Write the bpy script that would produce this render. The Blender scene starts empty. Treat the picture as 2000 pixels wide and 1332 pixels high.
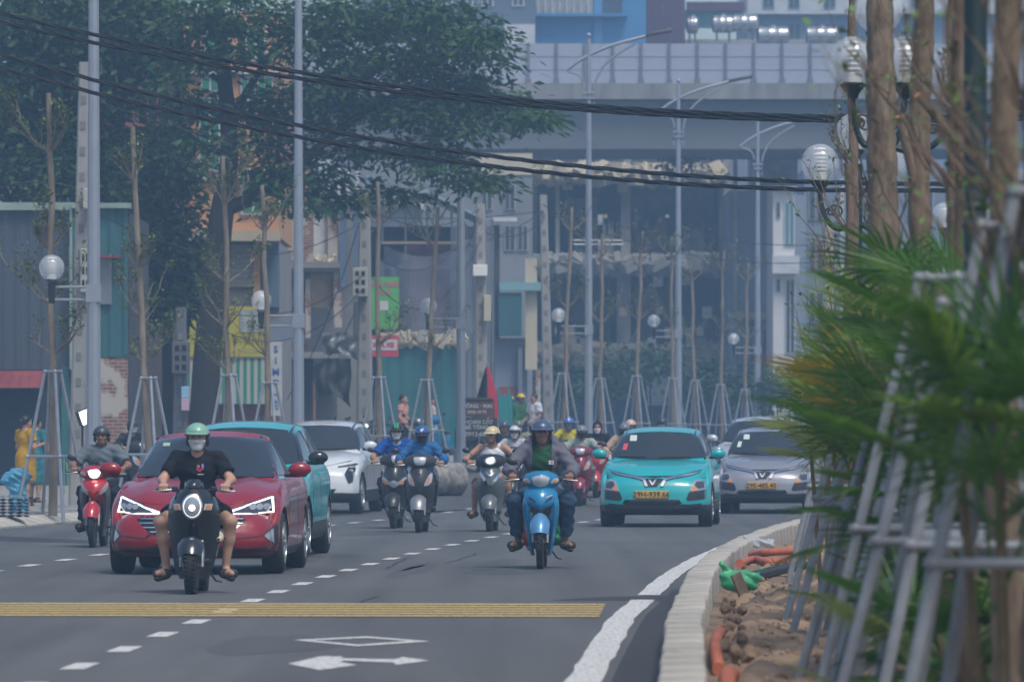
import bpy, bmesh, math, random
import numpy as np
from mathutils import Vector, Matrix
from mathutils.bvhtree import BVHTree
R = math.radians
rnd = random.Random(7)
npr = np.random.RandomState(7)
scene = bpy.context.scene
COL = scene.collection

# ---------------------------------------------------------------- camera, sky, sun, exposure
FP = 12000.0            # focal length in photo pixels (photo is 2000 wide), about 216 mm
HZ = 852.0              # horizon row in the photo
CAMH = 1.4
cam_d = bpy.data.cameras.new('camera')
cam = bpy.data.objects.new('camera', cam_d); COL.objects.link(cam)
cam.location = (0, 0, CAMH); cam.rotation_euler = (R(90), 0, 0)
cam_d.sensor_width = 36.0; cam_d.lens = 36.0 * FP / 2000.0
cam_d.shift_y = (HZ - 666.0) / 2000.0
cam_d.clip_start = 0.3; cam_d.clip_end = 3000
cam_d.dof.use_dof = True; cam_d.dof.focus_distance = 70.0; cam_d.dof.aperture_fstop = 5.6
scene.camera = cam
world = bpy.data.worlds.new('World'); scene.world = world; world.use_nodes = True
wn = world.node_tree.nodes; wl = world.node_tree.links
SUN_EL, SUN_AZ = R(62), R(150)      # high sun behind thin overcast, behind the camera
sky = wn.new('ShaderNodeTexSky'); sky.sky_type = 'NISHITA'; sky.sun_disc = False
sky.sun_elevation = SUN_EL; sky.sun_rotation = SUN_AZ
sky.air_density = 1.0; sky.dust_density = 2.5; sky.ozone_density = 0.6
wl.new(sky.outputs[0], wn['Background'].inputs[0]); wn['Background'].inputs[1].default_value = 0.092
sun_d = bpy.data.lights.new('sun', 'SUN'); sun_d.energy = 1.4; sun_d.angle = R(18); sun_d.color = (1.0, 0.96, 0.88)
sun = bpy.data.objects.new('sun', sun_d); COL.objects.link(sun)
sdir = Vector((math.sin(SUN_AZ) * math.cos(SUN_EL), math.cos(SUN_AZ) * math.cos(SUN_EL), math.sin(SUN_EL)))
sun.rotation_euler = sdir.to_track_quat('Z', 'Y').to_euler(); sun.location = sdir * 60
vs = scene.view_settings
vs.view_transform = 'Standard'; vs.look = 'None'; vs.exposure = 0.82; vs.gamma = 1.0; vs.use_curve_mapping = False
scene.cycles.use_denoising = True
scene.cycles.max_bounces = 6; scene.cycles.transparent_max_bounces = 8; scene.cycles.volume_bounces = 0

# ---------------------------------------------------------------- helpers
def at(px, py, d):
    """photo pixel + distance along the road -> world point"""
    return Vector(((px - 1000.0) / FP * d, d, CAMH - (py - HZ) / FP * d))
def PX(px, d): return (px - 1000.0) / FP * d
def PZ(py, d): return CAMH - (py - HZ) / FP * d
def M_(d): return FP / d
def GZ(d):               # the street climbs gently far ahead
    t = min(1, max(0, (d - 105) / 60)); return .7 * t * t * (3 - 2 * t)
def gnd(px, py, z=0.0):
    d = FP * (CAMH - z) / (py - HZ)
    for _ in range(12): d = .5 * d + .5 * FP * (CAMH - z - GZ(d)) / (py - HZ)
    return Vector(((px - 1000.0) / FP * d, d, z + GZ(d)))

MATS = {}
def mat(name, col, rough=0.6, metal=0.0, var=0.0, scale=8.0, bump=0.0, bscale=40.0, coat=0.0, emit=None, es=0.0,
        col2=None, spec=0.5, trans=0.0, alpha=1.0, stretch=None, detail=6.0):
    if name in MATS: return MATS[name]
    m = bpy.data.materials.new(name); m.use_nodes = True
    nt = m.node_tree; b = nt.nodes['Principled BSDF']
    b.inputs['Base Color'].default_value = (*col, 1); b.inputs['Roughness'].default_value = rough
    b.inputs['Metallic'].default_value = metal; b.inputs['Specular IOR Level'].default_value = spec
    if coat: b.inputs['Coat Weight'].default_value = coat; b.inputs['Coat Roughness'].default_value = 0.04
    if trans: b.inputs['Transmission Weight'].default_value = trans
    if alpha < 1: b.inputs['Alpha'].default_value = alpha
    if emit: b.inputs['Emission Color'].default_value = (*emit, 1); b.inputs['Emission Strength'].default_value = es
    if var or col2 or bump:
        tc = nt.nodes.new('ShaderNodeTexCoord'); src = tc.outputs['Object']
        if stretch:
            mp = nt.nodes.new('ShaderNodeMapping'); mp.inputs['Scale'].default_value = stretch
            nt.links.new(src, mp.inputs[0]); src = mp.outputs[0]
    if var or col2:
        n = nt.nodes.new('ShaderNodeTexNoise'); n.inputs['Scale'].default_value = scale; n.inputs['Detail'].default_value = detail
        n.inputs['Roughness'].default_value = 0.65
        nt.links.new(src, n.inputs['Vector'])
        r = nt.nodes.new('ShaderNodeValToRGB')
        c2 = col2 if col2 else tuple(min(1, c * (1 + var)) for c in col)
        c1 = col if col2 else tuple(c * (1 - var) for c in col)
        r.color_ramp.elements[0].position = 0.32; r.color_ramp.elements[1].position = 0.68
        r.color_ramp.elements[0].color = (*c1, 1); r.color_ramp.elements[1].color = (*c2, 1)
        nt.links.new(n.outputs['Fac'], r.inputs[0]); nt.links.new(r.outputs[0], b.inputs['Base Color'])
    if bump:
        n2 = nt.nodes.new('ShaderNodeTexNoise'); n2.inputs['Scale'].default_value = bscale; n2.inputs['Detail'].default_value = 5
        nt.links.new(src, n2.inputs['Vector'])
        bp = nt.nodes.new('ShaderNodeBump'); bp.inputs['Strength'].default_value = bump; bp.inputs['Distance'].default_value = 0.02
        nt.links.new(n2.outputs['Fac'], bp.inputs['Height']); nt.links.new(bp.outputs[0], b.inputs['Normal'])
    MATS[name] = m
    return m

def tag(o, label=None, cat=None, group=None, kind=None):
    if label: o['label'] = label
    if cat: o['category'] = cat
    if group: o['group'] = group
    if kind: o['kind'] = kind
    return o
def empty(name, loc=(0, 0, 0), rz=0.0, label=None, cat=None, group=None):
    o = bpy.data.objects.new(name, None); COL.objects.link(o)
    o.location = loc; o.rotation_euler = (0, 0, rz); o.empty_display_size = 0.2
    return tag(o, label, cat, group)
def link(name, me, parent=None, loc=None, rz=None):
    o = bpy.data.objects.new(name, me); COL.objects.link(o)
    if parent: o.parent = parent
    if loc is not None: o.location = loc
    if rz is not None: o.rotation_euler = (0, 0, rz)
    return o
def copy_tree(o, parent=None):
    c = o.copy(); COL.objects.link(c); c.parent = parent
    for ch in list(o.children): copy_tree(ch, c)
    return c

def basis(d):
    d = Vector(d).normalized()
    a = Vector((0, 0, 1)) if abs(d.z) < 0.95 else Vector((1, 0, 0))
    u = d.cross(a).normalized(); return u, d.cross(u).normalized()

class MB:
    """collects shapes and links them as one mesh object"""
    def __init__(s): s.v = []; s.f = []
    def add(s, vs, fs):
        b = len(s.v); s.v += [tuple(p) for p in vs]; s.f += [tuple(i + b for i in f) for f in fs]; return s
    def box(s, c, size, rz=0.0, rx=0.0, ry=0.0, bev=0.0):
        hx, hy, hz = size[0] / 2, size[1] / 2, size[2] / 2
        m = Matrix.Translation(c) @ Matrix.Rotation(rz, 4, 'Z') @ Matrix.Rotation(ry, 4, 'Y') @ Matrix.Rotation(rx, 4, 'X')
        if bev:
            bm = bmesh.new(); bmesh.ops.create_cube(bm, size=1)
            for v in bm.verts: v.co = Vector((v.co.x * size[0], v.co.y * size[1], v.co.z * size[2]))
            bmesh.ops.bevel(bm, geom=bm.edges[:], offset=min(bev, min(size) * .45), segments=2, affect='EDGES', profile=.5)
            bm.verts.index_update()
            s.add([m @ v.co for v in bm.verts], [[v.index for v in f.verts] for f in bm.faces]); bm.free(); return s
        P = [m @ Vector((x, y, z)) for x in (-hx, hx) for y in (-hy, hy) for z in (-hz, hz)]
        return s.add(P, [(0, 1, 3, 2), (4, 6, 7, 5), (0, 4, 5, 1), (2, 3, 7, 6), (0, 2, 6, 4), (1, 5, 7, 3)])
    def rings(s, rings, cap=True, closed=True):
        n = len(rings[0]); vs = [p for r in rings for p in r]; fs = []
        for i in range(len(rings) - 1):
            for j in range(n if closed else n - 1):
                k = (j + 1) % n
                fs.append((i * n + j, i * n + k, (i + 1) * n + k, (i + 1) * n + j))
        if cap: fs.append(tuple(range(n - 1, -1, -1))); fs.append(tuple((len(rings) - 1) * n + j for j in range(n)))
        return s.add(vs, fs)
    def tube(s, path, rad, n=8, cap=True, squash=1.0):
        path = [Vector(p) for p in path]; rg = []
        if not hasattr(rad, '__len__'): rad = [rad] * len(path)
        u = w = None
        for i, p in enumerate(path):
            d = (path[min(i + 1, len(path) - 1)] - path[max(i - 1, 0)])
            if d.length < 1e-9: d = Vector((0, 0, 1))
            d.normalize()
            if u is None: u, w = basis(d)
            else:
                u = (u - d * u.dot(d)); u = u.normalized() if u.length > 1e-6 else basis(d)[0]; w = d.cross(u)
            rg.append([p + (u * math.cos(2 * math.pi * j / n) + w * math.sin(2 * math.pi * j / n) * squash) * rad[i] for j in range(n)])
        return s.rings(rg, cap)
    def cyl(s, p0, p1, r0, r1=None, n=10): return s.tube([p0, p1], [r0, r0 if r1 is None else r1], n)
    def lathe(s, prof, c=(0, 0, 0), axis='z', n=20):
        """prof: list of (radius, height)"""
        c = Vector(c); rg = []
        for r, h in prof:
            ring = []
            for j in range(n):
                a = 2 * math.pi * j / n; x, y = r * math.cos(a), r * math.sin(a)
                ring.append(c + (Vector((x, y, h)) if axis == 'z' else Vector((h, x, y)) if axis == 'x' else Vector((x, h, y))))
            rg.append(ring)
        return s.rings(rg, True)
    def ell(s, c, r, n=14, m=9, rz=0, rx=0, ry=0):
        mm = Matrix.Translation(c) @ Matrix.Rotation(rz, 4, 'Z') @ Matrix.Rotation(ry, 4, 'Y') @ Matrix.Rotation(rx, 4, 'X')
        rg = []
        for i in range(m + 1):
            t = math.pi * (i + (.08 if i == 0 else -.08 if i == m else 0)) / m
            rg.append([mm @ Vector((r[0] * math.sin(t) * math.cos(2 * math.pi * j / n), r[1] * math.sin(t) * math.sin(2 * math.pi * j / n), -r[2] * math.cos(t))) for j in range(n)])
        return s.rings(rg, True)
    def prism(s, poly, axis, a, b):
        """poly: 2-D outline; axis 'y': poly in xz between y=a..b; 'z': xy; 'x': yz"""
        f = (lambda p, t: (p[0], t, p[1])) if axis == 'y' else (lambda p, t: (p[0], p[1], t)) if axis == 'z' else (lambda p, t: (t, p[0], p[1]))
        return s.rings([[f(p, a) for p in poly], [f(p, b) for p in poly]], True)
    def quad(s, a, b, c, d): return s.add([a, b, c, d], [(0, 1, 2, 3)])
    def mesh(s, name, m=None, smooth=False, angle=None):
        me = bpy.data.meshes.new(name); me.from_pydata(s.v, [], s.f)
        bm = bmesh.new(); bm.from_mesh(me); bmesh.ops.recalc_face_normals(bm, faces=bm.faces[:])
        if smooth:
            lim = math.radians(angle if angle else 40)
            for f in bm.faces: f.smooth = True
            for e in bm.edges:
                if len(e.link_faces) == 2: e.smooth = e.calc_face_angle(0) < lim
        bm.to_mesh(me); bm.free()
        if m: me.materials.append(m)
        return me
    def build(s, name, m, parent=None, smooth=False, angle=None, loc=None, rz=None):
        return link(name, s.mesh(name, m, smooth, angle), parent, loc, rz)

def np_mesh(name, V, F, m, parent=None, smooth=False):
    """fast mesh from numpy arrays, F is (n,3) or (n,4)"""
    V = np.asarray(V, dtype=np.float32); F = np.asarray(F, dtype=np.int32)
    me = bpy.data.meshes.new(name); k = F.shape[1]
    me.vertices.add(len(V)); me.vertices.foreach_set('co', V.ravel())
    me.loops.add(F.size); me.loops.foreach_set('vertex_index', F.ravel())
    me.polygons.add(len(F)); me.polygons.foreach_set('loop_start', np.arange(0, F.size, k, dtype=np.int32))
    if smooth: me.polygons.foreach_set('use_smooth', np.ones(len(F), dtype=bool))
    me.update(calc_edges=True); me.validate()
    if m: me.materials.append(m)
    return link(name, me, parent)

def chaikin(p, it=2):
    for _ in range(it):
        q = []
        for i in range(len(p)):
            a, b = p[i], p[(i + 1) % len(p)]
            q += [tuple(a[k] * .75 + b[k] * .25 for k in range(len(a))), tuple(a[k] * .25 + b[k] * .75 for k in range(len(a)))]
        p = q
    return p
def chaikin_open(p, it=2):
    for _ in range(it):
        q = [tuple(p[0])]
        for i in range(len(p) - 1):
            a, b = p[i], p[i + 1]
            q += [tuple(a[k] * .75 + b[k] * .25 for k in range(len(a))), tuple(a[k] * .25 + b[k] * .75 for k in range(len(a)))]
        p = q + [tuple(p[-1])]
    return p
def lerp_tab(tab, t):
    if t <= tab[0][0]: return tab[0][1]
    for (a, va), (b, vb) in zip(tab, tab[1:]):
        if t <= b:
            u = (t - a) / (b - a); return va + (vb - va) * u if not hasattr(va, '__len__') else tuple(x + (y - x) * u for x, y in zip(va, vb))
    return tab[-1][1]

# ---------------------------------------------------------------- the road's course
def slope(d):
    if d < 50: return .028
    if d < 107: return .028 + (d - 50) * .092 / 57
    return .12 + (d - 107) * .03 / 113
_C = {0: -3.7}
for _i in range(0, 900): _C[_i + 1] = _C[_i] + slope(_i + .5)
for _i in range(0, -60, -1): _C[_i - 1] = _C[_i] - .028
def C(d):
    i = math.floor(d); i = max(-58, min(898, i)); return _C[i] + (_C[i + 1] - _C[i]) * (d - i)
KT = [(0, 3.55), (40, 3.58), (52, 3.70), (73, 3.92), (90, 4.15), (130, 4.4), (300, 4.6)]
def XK(d): return C(d) + lerp_tab(KT, d)         # kerb of the planted median
def XL(d): return C(d) - 8.1                     # kerb of the left pavement
def strip(fa, fb, ds, z, name, m, parent=None, na=1):
    V = []; F = []
    for d in ds:
        a, b = fa(d), fb(d)
        for k in range(na + 1): V.append((a + (b - a) * k / na, d, z if not callable(z) else z(d)))
    n = na + 1
    for i in range(len(ds) - 1):
        for k in range(na): F.append((i * n + k, i * n + k + 1, (i + 1) * n + k + 1, (i + 1) * n + k))
    return np_mesh(name, V, F, m, parent)

# ---------------------------------------------------------------- ground, road, pavement, markings
def asphalt(name, a, b):
    m = bpy.data.materials.new(name); m.use_nodes = True; nt = m.node_tree; bs = nt.nodes['Principled BSDF']
    tc = nt.nodes.new('ShaderNodeTexCoord')
    mp = nt.nodes.new('ShaderNodeMapping'); mp.inputs['Scale'].default_value = (1.0, .12, 1)
    nt.links.new(tc.outputs['Object'], mp.inputs[0])
    n1 = nt.nodes.new('ShaderNodeTexNoise'); n1.inputs['Scale'].default_value = .55; n1.inputs['Detail'].default_value = 8; n1.inputs['Roughness'].default_value = .6
    nt.links.new(mp.outputs[0], n1.inputs['Vector'])
    n2 = nt.nodes.new('ShaderNodeTexNoise'); n2.inputs['Scale'].default_value = 90; n2.inputs['Detail'].default_value = 3
    nt.links.new(tc.outputs['Object'], n2.inputs['Vector'])
    r = nt.nodes.new('ShaderNodeValToRGB'); r.color_ramp.elements[0].position = .3; r.color_ramp.elements[1].position = .75
    r.color_ramp.elements[0].color = (*a, 1); r.color_ramp.elements[1].color = (*b, 1)
    nt.links.new(n1.outputs['Fac'], r.inputs[0])
    mp3 = nt.nodes.new('ShaderNodeMapping'); mp3.inputs['Scale'].default_value = (1.6, .018, 1); mp3.inputs['Rotation'].default_value = (0, 0, .05); nt.links.new(tc.outputs['Object'], mp3.inputs[0])
    n3 = nt.nodes.new('ShaderNodeTexNoise'); n3.inputs['Scale'].default_value = 1.3; n3.inputs['Detail'].default_value = 4; nt.links.new(mp3.outputs[0], n3.inputs['Vector'])
    ad = nt.nodes.new('ShaderNodeMath'); ad.operation = 'MULTIPLY_ADD'; ad.inputs[1].default_value = .55; nt.links.new(n3.outputs['Fac'], ad.inputs[0])
    sc_ = nt.nodes.new('ShaderNodeMath'); sc_.operation = 'MULTIPLY_ADD'; sc_.inputs[1].default_value = .8; sc_.inputs[2].default_value = -.18; nt.links.new(n1.outputs['Fac'], sc_.inputs[0]); nt.links.new(sc_.outputs[0], ad.inputs[2]); nt.links.new(ad.outputs[0], r.inputs[0])
    mx = nt.nodes.new('ShaderNodeMix'); mx.data_type = 'RGBA'; mx.blend_type = 'OVERLAY'; mx.inputs[0].default_value = .55
    nt.links.new(r.outputs[0], mx.inputs[6]); nt.links.new(n2.outputs['Fac'], mx.inputs[7])
    nt.links.new(mx.outputs[2], bs.inputs['Base Color'])
    bs.inputs['Roughness'].default_value = .72; bs.inputs['Specular IOR Level'].default_value = .35
    bp = nt.nodes.new('ShaderNodeBump'); bp.inputs['Strength'].default_value = .35; bp.inputs['Distance'].default_value = .01
    nt.links.new(n2.outputs['Fac'], bp.inputs['Height']); nt.links.new(bp.outputs[0], bs.inputs['Normal'])
    return m
m_road = asphalt('asphalt', (.066, .068, .068), (.125, .127, .125))
m_patch = asphalt('asphalt_dark', (.035, .035, .037), (.05, .05, .052))
def paint(name, col, wear=.5):
    m = mat(name, col, .6, var=.08, scale=20)
    nt = m.node_tree; b = nt.nodes['Principled BSDF']
    tc = nt.nodes.new('ShaderNodeTexCoord'); n = nt.nodes.new('ShaderNodeTexNoise'); n.inputs['Scale'].default_value = 26; n.inputs['Detail'].default_value = 6
    nt.links.new(tc.outputs['Object'], n.inputs['Vector'])
    rp = nt.nodes.new('ShaderNodeValToRGB'); rp.color_ramp.elements[0].position = wear - .13; rp.color_ramp.elements[1].position = wear
    nt.links.new(n.outputs['Fac'], rp.inputs[0]); nt.links.new(rp.outputs[0], b.inputs['Alpha'])
    return m
m_white = paint('road_paint_white', (.60, .59, .56), .45)
m_yellow = paint('road_paint_yellow', (.50, .36, .12), .47)
m_ground = mat('ground_dirt', (.16, .14, .115), .9, var=.25, scale=.6, bump=.4, bscale=6)
m_pave = mat('pavement_concrete', (.26, .25, .235), .85, var=.18, scale=3, bump=.3, bscale=25)
m_kerb = mat('kerb_concrete', (.37, .345, .30), .9, var=.34, scale=2.6, bump=.35, bscale=30)

np_mesh('ground', [(-900, -60, -.06), (900, -60, -.06), (900, 1500, -.06), (-900, 1500, -.06)], [(0, 1, 2, 3)], m_ground)['kind'] = 'structure'
DS = [-40 + 2 * i for i in range(241)]
road = strip(lambda d: XL(d) - .05, lambda d: XK(d) + .1, DS, GZ, 'road', m_road, na=4); tag(road, kind='structure')
opp = strip(lambda d: XK(d) + 5.0, lambda d: XK(d) + 16, DS, GZ, 'opposite_road', m_road, na=2); tag(opp, kind='structure')
SWZ = .15
walk = empty('pavement'); tag(walk, kind='structure')
strip(lambda d: XL(d) - 40, lambda d: XL(d) - .38, DS, lambda d: GZ(d) + SWZ, 'paving', m_pave, walk)
# sloped kerb stones of the left pavement
kb = MB(); kb.prism([(0, 0), (.40, 0), (.40, .03), (.10, SWZ + .004), (0, SWZ + .004)], 'y', -.49, .49)
kme = kb.mesh('kerb_stone', m_kerb)
for i in range(110):
    d = 78.5 + i
    o = link('kerb_stone', kme, walk, (XL(d) - .39, d, GZ(d) + rnd.uniform(-.006, .006))); o.rotation_euler = (0, 0, -math.atan(slope(d)) + rnd.uniform(-.01, .01))
# paving slabs near the kerb in the open stretch
sm = MB().box((0, 0, .02), (.58, .58, .04)).mesh('paving_slab', mat('paving_slab', (.30, .29, .27), .85, var=.2, scale=5, bump=.2))
for i in range(34):
    for j in range(6):
        d = 88 + i * .6
        o = link('paving_slab', sm, walk, (XL(d) - .75 - j * .6, d, SWZ - .012 + rnd.uniform(-.008, .01))); o.rotation_euler = (rnd.uniform(-.01, .01), rnd.uniform(-.01, .01), -math.atan(slope(d)))

def dash(off, d0, ln=1.05, w=.15, z=.004, name='lane_dash'):
    d1 = d0 + ln; V = [(C(d0) + off - w / 2, d0, z + GZ(d0)), (C(d0) + off + w / 2, d0, z + GZ(d0)), (C(d1) + off + w / 2, d1, z + GZ(d1)), (C(d1) + off - w / 2, d1, z + GZ(d1))]
    o = np_mesh(name, V, [(0, 1, 2, 3)], m_white, road)
for k in range(-3, 52): dash(0.02, 33.9 + 2.99 * k)
for k in range(-6, 50): dash(-3.62, 36.2 + 2.99 * k)
# yellow rumble bars across the road
for k in range(6):
    d = 47.55 + k * .66; w = .47
    V = []; F = []
    xs = [-10.5 + i * .5 for i in range(24)]
    xs = [x for x in xs if x < C(d) + 3.05] + [C(d) + 3.05]
    for x in xs:
        o_ = -.06 * (x - 0)      # bars run a little askew
        V += [(x, d + o_, .006), (x, d + w + o_, .006)]
    for i in range(len(xs) - 1): F.append((2 * i, 2 * i + 2, 2 * i + 3, 2 * i + 1))
    np_mesh('rumble_bar', V, F, m_yellow, road)
# edge line beside the median kerb, broken at the trench scar
EL = [(0, 3.05), (35, 3.12), (47, 3.22), (54, 3.38), (74, 3.58), (100, 3.8), (200, 4.0)]
for d0, d1 in ((8, 52.6), (54.2, 140)):
    n = int((d1 - d0) / .8) + 2; ds = [d0 + (d1 - d0) * i / (n - 1) for i in range(n)]
    jit = [rnd.uniform(-.012, .012) for _ in ds]
    V = []; F = []
    for i, d in enumerate(ds):
        x = C(d) + lerp_tab(EL, d); V += [(x - .1 + jit[i], d, GZ(d) + .004), (x + .1 + jit[-i], d, GZ(d) + .004)]
    for i in range(n - 1): F.append((2 * i, 2 * i + 1, 2 * i + 3, 2 * i + 2))
    np_mesh('edge_line', V, F, m_white, road)
# backfilled trench scar, dark apron by the kerb
np_mesh('trench_patch', [(gnd(1075, 1172)), gnd(1330, 1173), gnd(1335, 1163), gnd(1180, 1165)], [(0, 1, 2, 3)], m_patch, road).location.z = .002
strip(lambda d: C(d) + lerp_tab(EL, d) + .16, lambda d: XK(d) + .05, [10 + 2 * i for i in range(24)], .0025, 'gutter_strip', m_patch, road)
np_mesh('asphalt_seam', [gnd(0, 1047), gnd(250, 1058), gnd(250, 1063), gnd(0, 1056)], [(0, 1, 2, 3)], m_patch, road).location.z = .002
def zpt(x, y): g = gnd(500 + x / 2.105, 1000 + y / 2.105); return (g.x, g.y, .005)
do = [zpt(155, 527), zpt(455, 512), zpt(718, 533), zpt(415, 553)]; di = [zpt(235, 529), zpt(455, 518.5), zpt(625, 531.5), zpt(420, 546)]
np_mesh('diamond_marking', do + di, [(0, 1, 5, 4), (1, 2, 6, 5), (2, 3, 7, 6), (3, 0, 4, 7)], m_white, road)
ab = MB(); ap = [zpt(*p) for p in ((132, 625), (268, 594), (362, 595), (345, 602), (570, 607), (603, 597), (712, 612), (575, 630), (568, 620), (360, 612), (345, 618), (415, 630), (262, 651))]
ab.add(ap, [tuple(range(len(ap)))]); me_ = ab.mesh('lane_arrow', m_white); link('lane_arrow', me_, road)
# repairs, stains and tar lines in the asphalt
m_stain = asphalt('asphalt_stain', (.06, .06, .061), (.10, .10, .10)); m_pale = asphalt('asphalt_worn', (.095, .096, .095), (.15, .15, .147))
rs_ = random.Random(21)
for i in range(30):
    d = rs_.uniform(36, 120); x = C(d) + rs_.uniform(-7.5, 2.8); lx_, ly_ = rs_.uniform(.08, .5), rs_.uniform(.6, 4.5); n = 14
    V = [(x + slope(d) * dy + lx_ * rs_.uniform(.6, 1.1) * math.cos(a), d + dy, GZ(d) + .0015) for a in [6.283 * k / n for k in range(n)] for dy in [ly_ * rs_.uniform(.8, 1.1) * math.sin(a)]]
    mb_ = MB(); mb_.add(V, [tuple(range(n))]); link('asphalt_stain', mb_.mesh('asphalt_stain', m_stain), road)
for i in range(0, 16, 2):
    d = rs_.uniform(38, 95); x = C(d) + rs_.uniform(-7, 2.4); mb_ = MB(); pts = [(x, d)]
    lat = 0
    for k in range(9): pts.append((pts[-1][0] + (rs_.uniform(.15, .45) if lat else rs_.uniform(-.05, .05) + slope(d) * .5), pts[-1][1] + (rs_.uniform(-.25, .25) if lat else rs_.uniform(.4, .9))))
    pts = [q for q in pts if q[0] < C(q[1]) + 3.0]
    if len(pts) < 3: continue
    V = []; w_ = .015 if not lat else .022
    for (px_, py_) in pts: V += [(px_ - (0 if lat else w_), py_ - (w_ if lat else 0), GZ(py_) + .003), (px_ + (0 if lat else w_), py_ + (w_ if lat else 0), GZ(py_) + .003)]
    np_mesh('tar_crack', V, [(2 * k, 2 * k + 1, 2 * k + 3, 2 * k + 2) for k in range(len(pts) - 1)], m_patch, road)
# kerb stones of the median
kb = MB(); kb.box((0, 0, .06), (.24, .975, .30), bev=.022)
kme2 = kb.mesh('kerb_stone', m_kerb)
median = strip(lambda d: XK(d) + .2, lambda d: XK(d) + 5.0, DS, lambda d: GZ(d) - .02, 'median_soil_bed', mat('soil_flat', (.20, .145, .10), .95, var=.25, scale=3, bump=.5, bscale=10), na=1); tag(median, kind='structure')
kroot = empty('median_kerb'); tag(kroot, kind='structure')
for i in range(140):
    d = 3.5 + i
    s_ = (XK(d + .5) - XK(d - .5))
    o = link('kerb_stone', kme2, kroot, (XK(d) + .12 + rnd.uniform(-.008, .008), d, GZ(d) + rnd.uniform(-.008, .008))); o.rotation_euler = (0, 0, -math.atan(s_) + rnd.uniform(-.008, .008))
ob = MB().box((0, 0, .04), (.24, .985, .26)).mesh('kerb_stone', m_kerb)
# ---------------------------------------------------------------- surface-fitted details
def bvh_of(*objs):
    V = []; F = []
    for o in objs:
        b = len(V); mw = o.matrix_basis
        V += [mw @ v.co for v in o.data.vertices]; F += [[i + b for i in p.vertices] for p in o.data.polygons]
    return BVHTree.FromPolygons(V, F)
def decal(name, poly, bvh, m, parent, off=.004, th=.012, axis='y', side=-1, res=.05, smooth=0):
    """panel cut to a 2-D outline and laid on a curved body. axis 'y': outline in xz seen from -y (side=-1); 'x': outline in yz seen from side*x; 'z': outline in xy from above"""
    if smooth: poly = chaikin(poly, smooth)
    bm = bmesh.new()
    mk = {'y': lambda p: (p[0], 0, p[1]), 'x': lambda p: (0, p[0], p[1]), 'z': lambda p: (p[0], p[1], 0)}[axis]
    f = bm.faces.new([bm.verts.new(mk(p)) for p in poly])
    bmesh.ops.triangulate(bm, faces=[f])
    for _ in range(5):
        long = [e for e in bm.edges if e.calc_length() > res]
        if not long: break
        bmesh.ops.subdivide_edges(bm, edges=long, cuts=1, use_grid_fill=False)
        bmesh.ops.triangulate(bm, faces=bm.faces[:])
    ax = {'x': 0, 'y': 1, 'z': 2}[axis]; far = 6.0 * side
    d = Vector((0, 0, 0)); d[ax] = -side
    miss = []; hits = []
    for v in bm.verts:
        o = v.co.copy(); o[ax] = far
        h = bvh.ray_cast(o, d)
        if h[0] is None: miss.append(v)
        else: v.co[ax] = h[0][ax]; hits.append(v)
    for v in miss:
        if hits:
            n = min(hits, key=lambda w: sum((w.co[k] - v.co[k]) ** 2 for k in range(3) if k != ax)); v.co[ax] = n.co[ax]
    base = [v.co.copy() for v in bm.verts]
    bm.verts.index_update()
    s = Vector((0, 0, 0)); s[ax] = side
    vs1 = [c + s * (off + th) for c in base]; vs0 = [c + s * (off - .02) for c in base]
    n = len(base)
    fs = [[v.index for v in f.verts] for f in bm.faces]
    bd = [[v.index for v in e.verts] for e in bm.edges if len(e.link_faces) == 1]
    bm.free()
    mb = MB(); mb.add(vs1 + vs0, fs + [[i + n for i in reversed(f)] for f in fs] + [[a, b, b + n, a + n] for a, b in bd])
    return mb.build(name, m, parent, smooth=True, angle=35)
def mir(p): return [(-x, z) for x, z in reversed(p)]
def text_mesh(name, s, size, m, parent, loc, rot=(R(90), 0, 0), ext=.002, bold=0.0, align='CENTER'):
    cu = bpy.data.curves.new(name, 'FONT'); cu.body = s; cu.size = size; cu.extrude = ext; cu.align_x = align; cu.align_y = 'CENTER'; cu.offset = bold
    cu.resolution_u = 2
    t = bpy.data.objects.new('tmp', cu); COL.objects.link(t)
    me = bpy.data.meshes.new_from_object(t); bpy.data.objects.remove(t)
    me.materials.clear(); me.materials.append(m)
    o = link(name, me, parent, loc); o.rotation_euler = rot
    return o

# ---------------------------------------------------------------- materials shared by vehicles
m_blackp = mat('black_plastic', (.018, .019, .021), .45, var=.2, scale=15)
m_gloss = mat('gloss_black', (.008, .009, .011), .12, coat=.6)
m_glass = mat('car_glass', (.018, .024, .028), .05, spec=.8, coat=.3)
m_tyre = mat('tyre_rubber', (.022, .022, .023), .82, var=.3, scale=25, bump=.3, bscale=60)
m_rim = mat('alloy_rim', (.45, .46, .47), .3, .9)
m_chrome = mat('chrome', (.75, .76, .78), .15, 1.0)
m_lamp = mat('headlamp_lens', (.35, .38, .42), .08, .3, coat=.8)
m_lampdark = mat('headlamp_dark', (.05, .055, .065), .1, .2, coat=.8)
m_drl = mat('lit_drl', (.9, .92, .95), .3, emit=(1, .98, .95), es=.7)
m_beam = mat('lit_beam', (1, 1, 1), .3, emit=(1, .98, .94), es=3.0)
m_amber = mat('amber_lens', (.75, .25, .04), .15, coat=.6)
m_plate = mat('plate_yellow', (.62, .36, .05), .5, var=.1, scale=30)
m_platew = mat('plate_white', (.7, .7, .68), .5)
m_ink = mat('plate_ink', (.03, .03, .03), .6)

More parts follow.
